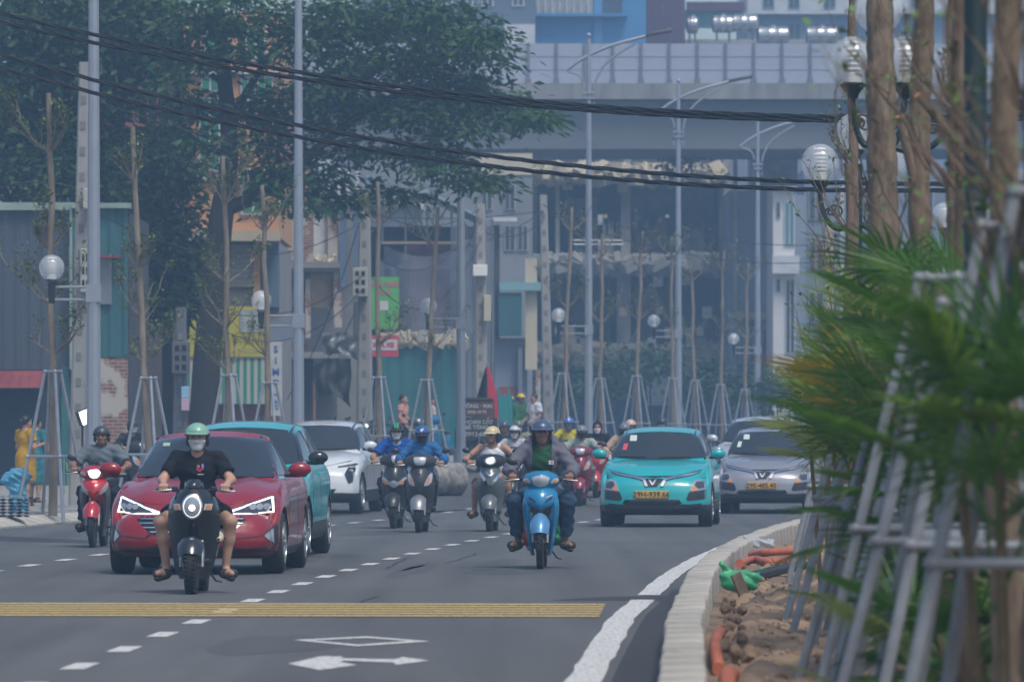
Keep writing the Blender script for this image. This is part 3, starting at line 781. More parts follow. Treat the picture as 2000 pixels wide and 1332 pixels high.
def loose_hand(c, wr, fwd, h=.0085):
    c = V3(*c); wr = V3(*wr); P = [cap(wr, c, .026, .03)]
    d = c - wr; d = d / np.linalg.norm(d); f = V3(*fwd); f = f / np.linalg.norm(f)
    for i, (o, l) in enumerate(((.03, .075), (.01, .085), (-.01, .08), (-.03, .065))):
        a = c + f * o + d * .02; b = a + d * l * .55; b2 = b + d * l * .4 + np.cross(f, d) * .015
        P += [cap(a, b, .0105, .0095), cap(b, b2, .009, .008)]
    P += [cap(c + f * .03 - d * .02, c + f * .055 + d * .03, .012, .009)]
    return field(P, h, k=.008, pad=.02)

def head_prims(c, yaw=0.0, tilt=0.0, s=1.0):
    M = Matrix.Rotation(yaw, 3, 'Z') @ Matrix.Rotation(tilt, 3, 'X')
    T = lambda x, y, z: np.array(M @ Vector((x, y, z))) * s + np.array(c)
    r = lambda *a: V3(*a) * s
    E = lambda p, rr, sub=False, k=None: ell_(T(*p), r(*rr), sub, k, M)
    P = [E((0, .012, .03), (.078, .098, .094)), E((0, -.026, -.045), (.059, .066, .078)), E((0, -.062, -.092), (.026, .024, .02), k=.03),
         E((.045, -.058, -.02), (.024, .024, .022), k=.025), E((-.045, -.058, -.02), (.024, .024, .022), k=.025),
         cap(T(0, -.088, .012), T(0, -.112, -.028), .0085 * s, .0135 * s, k=.012), E((.013, -.101, -.032), (.010, .011, .008), k=.01), E((-.013, -.101, -.032), (.010, .011, .008), k=.01),
         E((.031, -.098, .012), (.017, .016, .011), True, .014), E((-.031, -.098, .012), (.017, .016, .011), True, .014),
         E((.034, -.082, .03), (.024, .014, .008), k=.012), E((-.034, -.082, .03), (.024, .014, .008), k=.012),
         E((0, -.092, -.06), (.022, .012, .0075), k=.008), E((0, -.089, -.073), (.019, .012, .008), k=.008),
         E((.079, .012, -.005), (.011, .019, .031), k=.01), E((-.079, .012, -.005), (.011, .019, .031), k=.01)]
    return P, T, M

def person(name, J, look, label, loc, yaw, cat='person', group=None, fine=True):
    """J: joint positions (bike or ground frame); look: clothing spec"""
    root = empty(name, loc, yaw, label, cat, group)
    h = .0135 if fine else .021; hh = .0085 if fine else .0135
    sk = skin(look.get('tone', 'm'))
    fat = look.get('fat', 1.0)
    hp, hc, pel, ch, nk = [V3(*J[k]) for k in ('head', 'head', 'pelvis', 'chest', 'neck')]
    sh = {s: V3(*J['sh'][0:0]) if False else V3(s * J['shw'], J['shy'], J['shz']) for s in (-1, 1)}
    waist = (pel + ch) / 2
    torso = [ell_(pel + V3(0, 0, .02), (.155 * fat, .115 * fat, .12)), ell_(waist, (.138 * fat, .105 * fat, .14)), ell_(ch, (.158 * fat, .108 * fat, .15)),
             cap(sh[-1] * .82 + ch * .18 + V3(0, 0, .01), sh[1] * .82 + ch * .18 + V3(0, 0, .01), .062), cap(ch + V3(0, 0, .08), nk, .07, .052), cap(nk, hp + V3(0, .01, -.06), .05, .048)]
    arms = []; forearms = []; legs = []; calves = []; feet = []
    for s in (-1, 1):
        e, w = V3(*J['el'][s]), V3(*J['wr'][s])
        arms.append(cap(sh[s], e, .05 * (1 + (fat - 1) * .6), .041)); forearms.append(cap(e, w, .041, .028))
        kn, an = V3(*J['kn'][s]), V3(*J['an'][s]); hip = pel + V3(s * .085, -.01, -.02)
        legs.append(cap(hip, kn, .088 * (1 + (fat - 1) * .7), .058)); mid = kn * .62 + an * .38 + V3(0, .018, 0)
        calves += [cap(kn, mid, .055, .054), cap(mid, an, .052, .034)]
        toe = V3(*J['toe'][s]); feet += [cap(an + V3(0, .02, -.035), toe * .55 + an * .45 + V3(0, 0, -.03), .036, .036), cap(toe * .5 + an * .5 + V3(0, 0, -.03), toe, .036, .028)]
    parts = [field(torso + arms + forearms + legs + calves + feet, h, k=.035)]
    HP, T, M = head_prims(hp, J.get('hyaw', 0), J.get('htilt', 0), J.get('hs', 1.0))
    parts.append(field(HP + [cap(nk, hp + V3(0, .015, -.05), .052, .05)], hh, k=.025))
    for s in (-1, 1):
        w = V3(*J['wr'][s])
        if J.get('grip', True): parts.append(grip_hand(s, J['hand'][s], w, .0075 if fine else .011))
        else: parts.append(loose_hand(J['hand'][s], w, (0, -1, .1)))
    V, F = joinVF(parts)
    body = np_mesh('body', V, F, sk, root, True)
    hs = J.get('hs', 1.0)
    # ---- clothes
    top = look.get('top')
    if top:
        mt = top['m']; g = top.get('grow', .014)
        pr = list(torso[:3]) + ([torso[3]] if not top.get('tank') else [])
        cl = [lambda X, Y, Z: (pel[2] - .10 + .0 * X) - Z]
        if top.get('tank'):
            pr = list(torso[:3]) + [cap(sh[s] * .55 + ch * .45 + V3(0, 0, -.04), sh[s] * .52 + nk * .48 + V3(0, .01, .0), .045, .03) for s in (-1, 1)]
            cl.append(lambda X, Y, Z: .075 - np.sqrt(X ** 2 + (Z - nk[2] - .0) ** 2 + ((Y - nk[1] + .06) * .5) ** 2))
        else:
            pr.append(cap(ch + V3(0, 0, .07), nk - V3(0, 0, .012), .072, .056))
            f = top.get('sleeve', .55)
            for s in (-1, 1):
                e, w = V3(*J['el'][s]), V3(*J['wr'][s])
                if f <= 1: pr.append(cap(sh[s], sh[s] + (e - sh[s]) * f, .058, .060 if f < 1 else .05, True))
                else: pr += [cap(sh[s], e, .046, .042), cap(e, e + (w - e) * (f - 1), .04, .034, True)]
            cl.append(lambda X, Y, Z: .058 - np.sqrt(X ** 2 + (Y - nk[1] + .03) ** 2 + ((Z - nk[2] - .015) * .8) ** 2))
        V, F = field(pr, h, k=.035, clip=cl, noise=.0055, grow=g)
        so = np_mesh('shirt', V, F, mt, root, True)
        if top.get('collar'):
            mb = MB()
            for s in (-1, 1):
                a = nk + V3(0, .06, .035); b = nk + V3(s * .065, .0, .02); c = nk + V3(s * .045, -.075, -.035); d = nk + V3(s * .012, -.088, -.07)
                mb.tube([a, b, c, d], [.022, .024, .024, .012], 8, squash=.35)
            mb.build('collar', top['collar'], so, True)
    ov = look.get('over')
    if ov:      # open jacket with hood lying on the shoulders
        pr = list(torso[:4]); cl = [lambda X, Y, Z: (pel[2] - .06) - Z, lambda X, Y, Z: np.minimum(.10 + (nk[2] - Z) * -.02 - np.abs(X), -(Y - ch[1]) - .0)]
        for s in (-1, 1):
            e, w = V3(*J['el'][s]), V3(*J['wr'][s]); pr += [cap(sh[s], e, .062, .056), cap(e, e + (w - e) * .85, .052, .044, True)]
        for s in (-1, 1): pr += [cap(nk + V3(s * .10, -.05, -.08), nk + V3(s * .115, .02, .05), .035, .04), cap(nk + V3(s * .115, .02, .05), nk + V3(s * .04, .10, .05), .04, .045)]
        V, F = field(pr, h, k=.03, clip=cl, noise=.005, grow=.016)
        np_mesh('jacket', V, F, ov, root, True)
    bt = look.get('bottom')
    if bt:
        mt = bt['m']; g = bt.get('grow', .014); f = bt.get('leg', 2.0)
        pr = [ell_(pel + V3(0, 0, .0), (.155 * fat, .118 * fat, .11))]
        for s in (-1, 1):
            kn, an = V3(*J['kn'][s]), V3(*J['an'][s]); hip = pel + V3(s * .085, -.01, -.02)
            if f <= 1: pr.append(cap(hip, hip + (kn - hip) * f, .095 * (1 + (fat - 1) * .7), .088, True))
            else: pr += [cap(hip, kn, .092 * (1 + (fat - 1) * .7), .066), cap(kn, kn + (an - kn) * (f - 1), .064, .058, True)]
        V, F = field(pr, h, k=.035, clip=[lambda X, Y, Z: Z - (pel[2] + .10)], noise=.0065, grow=g)
        np_mesh('trousers' if f > 1 else 'shorts', V, F, mt, root, True)
    dr = look.get('dress')
    if dr:
        pr = list(torso[:4]) + [cap(pel, pel - V3(0, 0, dr.get('len', .42)), .17, .18, True)]
        for s in (-1, 1):
            e = V3(*J['el'][s]); pr.append(cap(sh[s], sh[s] + (e - sh[s]) * .6, .06, .066, True))
        V, F = field(pr, h, k=.04, noise=.004, grow=.015); np_mesh('dress', V, F, dr['m'], root, True)
    ft = look.get('shoe')
    if ft:
        for s in (-1, 1):
            an, toe = V3(*J['an'][s]), V3(*J['toe'][s])
            mid = toe * .5 + an * .5 + V3(0, 0, -.03)
            if look.get('sandal'):
                pr = [cap(an + V3(0, .05, -.075), toe + V3(0, -.015, -.035), .036, .038)]
                V, F = field(pr, .009, k=.02, clip=[lambda X, Y, Z, a=an, t=toe: (Z - (a[2] - .07 + (t[2] + .035 - a[2]) * np.clip((Y - a[1]) / (t[1] - a[1] + 1e-6), 0, 1)))])
                st = field([cap(mid + V3(-.045, 0, 0), mid + V3(.045, 0, .0), .043), cap(an + V3(0, .03, -.02), an + V3(0, .02, -.01), .045)], .009, k=.02, clip=[lambda X, Y, Z, c=mid, a=an: np.minimum(np.abs(Y - c[1]) - .028 if look['sandal'] == 2 else np.abs(Y - c[1] + .01) - .045, np.maximum(np.abs(Z - a[2] + .005) - .014, -1 if look['sandal'] == 2 else 9))])
                V, F = joinVF([(V, F), st])
            else: V, F = field([cap(an + V3(0, .03, -.04), mid, .045, .044), cap(mid, toe, .044, .036), cap(an + V3(0, .01, .0), an + V3(0, .02, -.03), .042)], .011, k=.03)
            np_mesh('shoe' if not look.get('sandal') else 'sandal', V, F, ft, root, True)
    # ---- head wear
    Tv = lambda x, y, z: tuple(T(x, y, z))
    if not look.get('hood'):
        if look.get('hair', True):
            V, F = field([ell_(T(0, .022, .038), V3(.084, .1, .095) * hs, rot=M)], hh, clip=[lambda X, Y, Z: -( (Y - T(0, -.03, .0)[1]) * .9 + (Z - T(0, -.03, .045)[2]) * 1.0)], grow=.004)
            np_mesh('hair', V, F, m_hair, root, True)
        if look.get('bun'):
            MB().ell(Tv(0, .13, .02), (.045, .045, .05)).build('hair_bun', m_hair, root, True)
    if look.get('hood'):
        V, F = field([ell_(T(0, .012, .02), V3(.10, .122, .125) * hs, rot=M), cap(nk + V3(0, .02, -.02), T(0, .01, -.06), .082, .085)], hh, k=.04,
                     clip=[lambda X, Y, Z: 1 - np.sqrt(((X - T(0, 0, 0)[0]) / .066) ** 2 + ((Z - T(0, 0, .002)[2]) / .088) ** 2 + (np.maximum(Y - T(0, -.05, 0)[1], 0) / .04) ** 2) if False else .075 - np.sqrt((X - T(0, -.1, 0)[0]) ** 2 + ((Z - T(0, -.1, -.005)[2]) * .8) ** 2 + (np.maximum(Y - T(0, -.035, 0)[1], 0) * 2) ** 2)], noise=.002)
        np_mesh('hood', V, F, look['hood'], root, True)
    hm = look.get('helmet')
    if hm:
        low = hm.get('low', .028)
        ctr = T(0, .01, .03); nrm = M @ Vector((0, .16, 1)); cen = T(0, 0, low)
        V, F = field([ell_(ctr, V3(.110, .130, .108) * hs, rot=M)], hh, clip=[lambda X, Y, Z: -((X - cen[0]) * nrm.x + (Y - cen[1]) * nrm.y + (Z - cen[2]) * nrm.z)])
        he = np_mesh('helmet', V, F, hm['m'], root, True)
        rimp = [ctr_ for ctr_ in []]
        rg = MB(); pts = []
        for i in range(25):
            a = 2 * math.pi * i / 24; x, y = .109 * math.cos(a), .01 + .128 * math.sin(a); z = low - .16 * y
            pts.append(Tv(x, y, z + .0))
        rg.tube(pts, .007 * hs, 6, cap=False); rg.build('helmet_rim', hm.get('rim', m_blackp), he, True)
        if hm.get('brim', True):
            b = MB(); o_, i_ = [], []
            for i in range(13):
                a = math.pi + math.pi * (i + .8) / 13.6; x, y = .104 * math.cos(a), .0 + .125 * math.sin(a)
                i_.append(Tv(x, y, low + .022)); o_.append(Tv(x * 1.04, y - .055 * abs(math.sin(a)) ** 1.6, low + .006))
            lo_ = [(p[0], p[1], p[2] - .006) for p in o_]
            b.rings([i_, o_, lo_, [(p[0], p[1], p[2] - .008) for p in i_]], cap=False, closed=False); b.build('helmet_brim', hm.get('bm', hm['m']), he, True)
        if hm.get('stripe'):
            for x0, mm in hm['stripe']:
                s_ = MB(); up = []; dn = []
                for i in range(9):
                    a = R(20 + 100 * i / 8); y, z = .01 - .132 * math.cos(a), .03 + .110 * math.sin(a)
                    up.append(Tv(x0 - .011, y, z)); dn.append(Tv(x0 + .011, y, z))
                s_.rings([up, dn], cap=False, closed=False); s_.build('helmet_stripe', mm, he, True)
        if hm.get('badge'):
            MB().box(Tv(0, -.118, .062), (.03, .012, .035), rx=-.35).build('helmet_badge', hm['badge'], he)
        st = MB()
        for s in (-1, 1): st.tube([Tv(s * .088, -.01, low), Tv(s * .083, -.022, -.05), Tv(s * .05, -.05, -.105), Tv(0, -.062, -.118)], .0065 * hs, 6)
        st.build('chin_strap', m_blackp, he, True)
        if hm.get('pads', True):
            for s in (-1, 1): MB().ell(Tv(s * .088, .02, -.03), (.02 * hs, .04 * hs, .045 * hs), 10, 7).build('ear_pad', hm.get('padm', m_blackp), he, True)
    if look.get('mask'):
        V, F = field(HP[:8], hh, k=.03, grow=.009, clip=[lambda X, Y, Z: Z - (T(0, -.1, -.016)[2]), lambda X, Y, Z: (T(0, -.1, -.115)[2]) - Z, lambda X, Y, Z: Y - T(0, -.012, 0)[1]])
        mk = np_mesh('face_mask', V, F, look['mask'], root, True)
        lp = MB()
        for s in (-1, 1):
            lp.tube([Tv(s * .066, -.03, -.03), Tv(s * .082, .02, .0)], .003, 5); lp.tube([Tv(s * .06, -.03, -.075), Tv(s * .082, .02, -.02)], .003, 5)
        lp.build('ear_loop', look['mask'], mk)
    for s in (-1, 1):
        MB().ell(Tv(s * .031, -.0815, .0105), (.0155, .006, .0062), 10, 6).build('eye', m_eye, root, True)
        MB().tube([Tv(s * .014, -.094, .031), Tv(s * .032, -.095, .036), Tv(s * .05, -.080, .031)], [.0035, .0045, .003], 6).build('eyebrow', m_hair, root, True)
    if not look.get('mask'):
        MB().tube([Tv(-.023, -.094, -.066), Tv(0, -.102, -.066), Tv(.023, -.094, -.066)], [.002, .0045, .002], 6).build('lips', m_lip, root, True)
    return root

def ride_pose(gx=.31, gy=-.27, gz=.97, knx=.24, kny=-.17, knz=.70, fx=.17, fy=-.08, fz=.30, pel=(0, .22, .80), lean=.10, hyaw=0, htilt=0, splay=.0, top=1.52, elx=.36, toe_out=.3, hs=1.0):
    hz_ = top - .135
    J = dict(pelvis=pel, chest=(0, pel[1] - lean, pel[2] + .33), neck=(0, pel[1] - lean * 1.35, hz_ - .135), head=(0, pel[1] - lean * 1.5 - .02, hz_),
             shw=.185, shy=pel[1] - lean * 1.1, shz=pel[2] + .42, hyaw=hyaw, htilt=htilt, hs=hs)
    J['shz'] = J['neck'][2] - .045; J['chest'] = (0, J['chest'][1], J['shz'] - .115)
    J['el'] = {s: (s * elx, (gy + J['shy']) / 2 + .08, (gz + J['shz']) / 2 - .06) for s in (-1, 1)}
    J['hand'] = {s: (s * gx, gy, gz) for s in (-1, 1)}
    J['wr'] = {s: (s * (gx + .005), gy + .075, gz + .035) for s in (-1, 1)}
    J['kn'] = {s: (s * knx, kny, knz) for s in (-1, 1)}
    J['an'] = {s: (s * fx, fy, fz + .09) for s in (-1, 1)}
    J['toe'] = {s: (s * (fx + toe_out * .12), fy - .17, fz + .035) for s in (-1, 1)}
    return J
# ---------------------------------------------------------------- motorbikes (front points to -y, origin on the ground between the wheels)
m_bkplas = mat('bike_black_plastic', (.016, .017, .019), .38, var=.2, scale=20, coat=.15)
m_seat = mat('bike_seat', (.02, .02, .022), .65, bump=.2, bscale=50)
m_alu = mat('fork_metal', (.30, .30, .30), .4, .85, var=.2, scale=20)
m_engine = mat('engine_metal', (.12, .12, .125), .5, .7, var=.3, scale=15)
m_disc = mat('brake_disc', (.35, .35, .36), .35, .9)
m_lampclear = mat('bike_lamp', (.50, .53, .57), .1, .2, coat=.7)
def shell(sec, p=2.2, th=.05, nt=14):
    """solid cowl: sec = [(z, half width, y at the middle, y at the edge)] from the bottom up"""
    sec = [tuple(s) for s in chaikin_open(sec, 2)]
    fr = []; bk = []
    for z, hw, yc, ye in sec:
        a = []; b = []
        for i in range(nt + 1):
            t = -1 + 2 * i / nt; y = yc + (ye - yc) * abs(t) ** p
            a.append((t * hw, y, z)); b.append((t * hw * .93, max(y + th * .5, yc + (ye - yc) * .55 + th), z))
        fr.append(a); bk.append(b)
    rg = [f + b[::-1] for f, b in zip(fr, bk)]
    return MB().rings(rg, True)
def bike_wheel(root, y, r, w, spokes='alloy'):
    t = MB()
    n = 14; prof = []
    for i in range(n + 1):
        a = math.pi * (-.12 + 1.24 * i / n); prof.append((r - w * .55 + w * .55 * math.sin(a), -w / 2 * math.cos(a)))
    t.lathe(prof, (0, 0, 0), 'x', 44)
    for k in range(40):      # tread blocks
        a = 2 * math.pi * k / 40
        for s in (-1, 1): t.box((s * w * .27, (r - .004) * math.cos(a + s * .04), (r - .004) * math.sin(a + s * .04)), (w * .34, .014, .012), rx=a + math.pi / 2, rz=0)
    o = t.build('wheel', m_tyre, root, True, 50, loc=(0, y, r))
    rm = MB(); rr = r - w * .75
    rm.lathe([(rr, -w * .3), (rr + .012, -w * .3), (rr + .012, w * .3), (rr, w * .3), (rr - .012, 0)], (0, 0, 0), 'x', 36)
    for k in range(6 if spokes == 'alloy' else 18):
        a = 2 * math.pi * k / (6 if spokes == 'alloy' else 18)
        rm.tube([(0, .03 * math.cos(a), .03 * math.sin(a)), (0, rr * math.cos(a + .12), rr * math.sin(a + .12))], .013 if spokes == 'alloy' else .003, 6)
    rm.cyl((-w * .55, 0, 0), (w * .55, 0, 0), .035, n=14)
    rm.build('rim', m_alu if spokes != 'alloy' else m_engine, o, True)
    dm = MB(); dm.lathe([(.06, 0), (.10, 0), (.10, .004), (.06, .004)], (-w * .62, 0, 0), 'x', 24); dm.build('brake_disc', m_disc, o, True)
    return o
def fender(root, y, r, w, a0, a1, m, drop=.05, nose=0.0):
    rg = []
    for i in range(13):
        a = R(a0 + (a1 - a0) * i / 12); rr = r + .025; f = i / 12
        ww = w * (.55 + .45 * math.sin(math.pi * min(1, .25 + f * .8)))
        ring = []
        for j in range(11):
            t = -1 + .2 * j; q = rr - drop * abs(t) ** 2.4
            ring.append((t * ww, y - q * math.cos(a), r + q * math.sin(a)))
        for j in range(10, -1, -1):
            t = -1 + .2 * j; q = rr - drop * abs(t) ** 2.4 - .008
            ring.append((t * ww * .94, y - q * math.cos(a), r + q * math.sin(a)))
        rg.append(ring)
    return MB().rings(rg, True).build('front_fender', m, root, True, 50)
def bike(name, label, group, loc, yaw, K):
    root = empty(name, loc, yaw, label, 'scooter' if K['kind'] == 'scooter' else 'motorbike', group)
    r, w = K['r'], K['tw']; yf, yr = -.62, .62
    pm, sm = K['paint'], K.get('shield', K['paint'])
    bike_wheel(root, yf, r, w, K.get('rim', 'alloy')); bike_wheel(root, yr, r, w * 1.1, K.get('rim', 'alloy'))
    for s in (-1, 1):
        MB().tube([(s * (w / 2 + .035), yf - .005, r - .01), (s * (w / 2 + .035), yf + .03, r + .10), (s * (w / 2 + .03), yf + .10, r + .22)], [.02, .022, .016], 10).build('fork_leg', m_alu if K.get('fork', 1) else m_engine, root, True)
    ax = MB().cyl((-w / 2 - .05, yf, r), (w / 2 + .05, yf, r), .014); ax.build('axle', m_engine, root)
    cal = MB().box((-w / 2 - .04, yf + .08, r + .03), (.035, .05, .08), bev=.01); cal.build('brake_caliper', m_engine, root)
    fender(root, yf, r, K.get('fw', .105), K.get('fa', (15, 150))[0], K.get('fa', (15, 150))[1], K.get('fender', pm), K.get('fdrop', .06))
    # leg shield / front apron
    cowls = []
    for sec in K['apron']:
        o = shell(sec['s'], sec.get('p', 2.2), sec.get('th', .05)).build(sec.get('name', 'front_apron'), sec.get('m', sm), root, True, 50); cowls.append(o)
    for wn_ in K.get('wings', ()):
        for s in (-1, 1):
            rg = []
            for z, xi, xo, y0, y1 in chaikin_open(wn_['s'], 2):
                rg.append([(s * xi, y0, z), (s * (xi + xo) / 2, y0 - .02, z), (s * xo, y0 + .02, z), (s * (xo + .004), (y0 + y1) / 2, z), (s * xo, y1, z), (s * (xo - .02), y1, z), (s * (xo - .022), (y0 + y1) / 2 + .02, z), (s * xi, y0 + .03, z)])
            o = MB().rings(rg, True).build('leg_shield', wn_.get('m', sm), root, True, 60); cowls.append(o)
    # handlebar cowl
    hc = K['cowl']; o = shell(hc['s'], hc.get('p', 2.0), hc.get('th', .10)).build('handlebar_cowl', hc.get('m', pm), root, True, 50); cowls.append(o)
    bv = bvh_of(*cowls)
    for nm, poly, m, sy, off, th in K.get('marks', ()):
        decal(nm, poly, bv, m, root, off=off, th=th, res=.03, smooth=K.get('smooth', 1))
        if sy: decal(nm, mir(poly), bv, m, root, off=off, th=th, res=.03, smooth=K.get('smooth', 1))
    gx, gy, gz = K['grip']
    hb = MB(); hb.tube([(-gx - .05, gy, gz), (-gx * .55, gy - .02, gz - .01), (0, gy - .04, gz - .03), (gx * .55, gy - .02, gz - .01), (gx + .05, gy, gz)], .011, 8); hb.build('handlebar', m_bkplas, root, True)
    for s in (-1, 1):
        MB().tube([(s * (gx - .06), gy, gz), (s * (gx + .062), gy, gz), (s * (gx + .07), gy, gz)], [.016, .017, .02], 10).build('grip', m_bkplas, root, True)
        MB().tube([(s * (gx - .07), gy - .035, gz - .005), (s * (gx + .0), gy - .06, gz - .012), (s * (gx + .09), gy - .045, gz - .02)], [.007, .006, .006], 6).build('brake_lever', m_alu, root, True)
        MB().box((s * (gx - .10), gy - .02, gz), (.06, .05, .05), bev=.012).build('switch_pod', m_bkplas, root)
        if K.get('mirrors', 1) and (K['mirrors'] == 1 or s == K['mirrors'] // 2):
            mx, my, mz = K.get('mir', (.33, -.2, 1.16))
            st = MB().tube([(s * (gx - .12), gy - .01, gz + .015), (s * (mx - .09), my - .01, (gz + mz) / 2 + .02), (s * (mx - .04), my, mz)], .006, 6).build('mirror', m_bkplas, root, True)
            MB().ell((s * mx, my, mz), (.062, .018, .038), 14, 8, ry=-s * .25).build('mirror_head', m_bkplas, st, True)
    # seat, tail, floor, engine, rear fender, stand, exhaust
    sz = K.get('seat', .76)
    st = MB(); rg = []
    for y, hw, z0, z1 in ((-.02, .07, sz - .08, sz - .03), (.05, .115, sz - .08, sz), (.3, .135, sz - .08, sz), (.45, .12, sz - .07, sz + .035), (.68, .10, sz - .05, sz + .05), (.74, .07, sz - .02, sz + .03)):
        rg.append([(-hw, y, z0), (-hw, y, z1 - .025), (-hw * .75, y, z1), (hw * .75, y, z1), (hw, y, z1 - .025), (hw, y, z0)])
    st.rings(rg).build('seat', m_seat, root, True, 50)
    tb = MB(); rg = []
    for y, hw, z0, z1 in ((-.05, .10, .34, sz - .10), (.1, .135, .33, sz - .07), (.35, .15, .40, sz - .07), (.6, .13, .52, sz - .04), (.8, .07, .62, sz + .0)):
        rg.append([(-hw * .8, y, z0), (-hw, y, (z0 + z1) / 2), (-hw * .9, y, z1), (hw * .9, y, z1), (hw, y, (z0 + z1) / 2), (hw * .8, y, z0)])
    tb.rings(rg).build('rear_body', pm, root, True, 50)
    en = MB().box((0, .16, .30), (.22, .34, .2), bev=.04); en.tube([(0, -.02, .3), (0, .2, .28)], .09, 12); en.build('engine', m_engine, root, True)
    if K['kind'] == 'scooter':
        MB().box((0, -.2, .29), (K.get('floor', .30), .36, .05), bev=.02).build('floorboard', m_bkplas, root, True)
    else:
        MB().box((0, -.14, .44), (.12, .42, .16), rx=-.5, bev=.04).build('frame_tunnel', m_bkplas, root, True)
        MB().cyl((-.27, .02, .25), (.27, .02, .25), .012).build('footrest', m_bkplas, root)
    ex = MB().tube([(-.09, .0, .22), (-.14, .2, .2), (-.165, .42, .28), (-.175, .78, .34)], [.018, .02, .045, .05], 12); ex.build('exhaust', m_engine if K.get('ex') != 'chrome' else m_chrome, root, True)
    MB().tube([(.09, .18, .2), (.16, .22, .1), (.2, .3, .09)], .01, 6).build('side_stand', m_engine, root)
    MB().tube([(0, yr + r * .4, r + .2), (0, yr + .36, .34)], [.07, .05], 8, squash=.25).build('rear_fender', m_bkplas, root, True)
    return root

def circ(cx, cz, rx, rz=None, n=20):
    rz = rx if rz is None else rz
    return [(cx + rx * math.cos(2 * math.pi * i / n), cz + rz * math.sin(2 * math.pi * i / n)) for i in range(n)]
def bspot(px, py):
    """ground point of the FRONT tyre; returns bike origin and yaw along the road"""
    g = gnd(px, py); yaw = -math.atan(slope(g.y)) * .6
    off = Matrix.Rotation(yaw, 3, 'Z') @ Vector((0, .62, 0))
    return (g.x + off.x, g.y + off.y, g.z), yaw

def scooter_kit(paint, fend=None, v='vision', apron_m=None, dark=None):
    dark = dark or m_bkplas
    K = dict(kind='scooter', r=.265, tw=.095, paint=paint, shield=apron_m or paint, fender=fend or paint, grip=(.30, -.27, .99), mir=(.37, -.22, 1.19), mirrors=1, fw=.115,
             apron=[dict(s=[(.15, .10, -.38, -.33), (.3, .155, -.36, -.28), (.45, .185, -.38, -.26), (.60, .215, -.47, -.27), (.72, .215, -.52, -.29), (.84, .185, -.49, -.30), (.94, .13, -.42, -.32), (.97, .09, -.38, -.33)], p=2.0, th=.06)],
             cowl=dict(s=[(.94, .12, -.40, -.33), (.99, .22, -.45, -.28), (1.06, .235, -.45, -.26), (1.11, .19, -.41, -.25), (1.14, .10, -.34, -.25)], p=2.0, th=.12))
    mk = []
    if v == 'vision':
        mk += [('headlight', [(-.095, 1.09), (-.07, 1.10), (.07, 1.10), (.095, 1.09), (.075, 1.0), (.05, .975), (-.05, .975), (-.075, 1.0)], m_lampclear, 0, .004, .012),
               ('indicator', [(-.185, .875), (-.175, .73), (-.12, .68), (-.06, .672), (-.085, .74), (-.145, .86)], m_lampclear, 1, .004, .012), ('indicator_lens', [(-.155, .80), (-.145, .74), (-.105, .71), (-.10, .75), (-.13, .81)], m_amber, 1, .014, .006),
               ('apron_crest', [(-.06, .88), (0, .83), (.06, .88), (.045, .90), (0, .86), (-.045, .90)], dark, 0, .004, .008)]
    elif v == 'airblade':
        mk += [('headlight', [(-.20, .74), (-.02, .62), (.02, .62), (.20, .74), (.17, .80), (.07, .70), (-.07, .70), (-.17, .80)], mat('silver_trim', (.5, .51, .53), .3, .5), 0, .004, .012), ('main_lamp', circ(0, .675, .06, .055), m_lampclear, 0, .014, .012), ('indicator', [(-.20, .72), (-.12, .66), (-.09, .67), (-.11, .70), (-.17, .75)], m_amber, 1, .014, .008),
               ('visor', [(-.05, 1.10), (.0, 1.12), (.12, 1.10), (.06, 1.0), (-.02, .98)], mat('silver_trim', (.5, .51, .53), .3, .5), 0, .004, .01)]
    elif v == 'lead':
        mk += [('headlight', circ(0, 1.035, .085, .062), m_lampclear, 0, .004, .016), ('lamp_core', circ(0, 1.035, .06, .042), m_drl, 0, .018, .006),
               ('light_strip', [(-.16, .88), (-.145, .88), (-.03, .72), (.0, .70), (-.02, .675), (-.06, .70), (-.135, .80)], m_chrome, 1, .004, .014), ('indicator', [(-.185, .87), (-.165, .875), (-.13, .80), (-.15, .775)], m_amber, 1, .004, .01), ('apron_crest', [(-.07, .86), (0, .80), (.07, .86), (.05, .875), (0, .83), (-.05, .875)], m_chrome, 0, .006, .012)]
    K['marks'] = mk
    return K
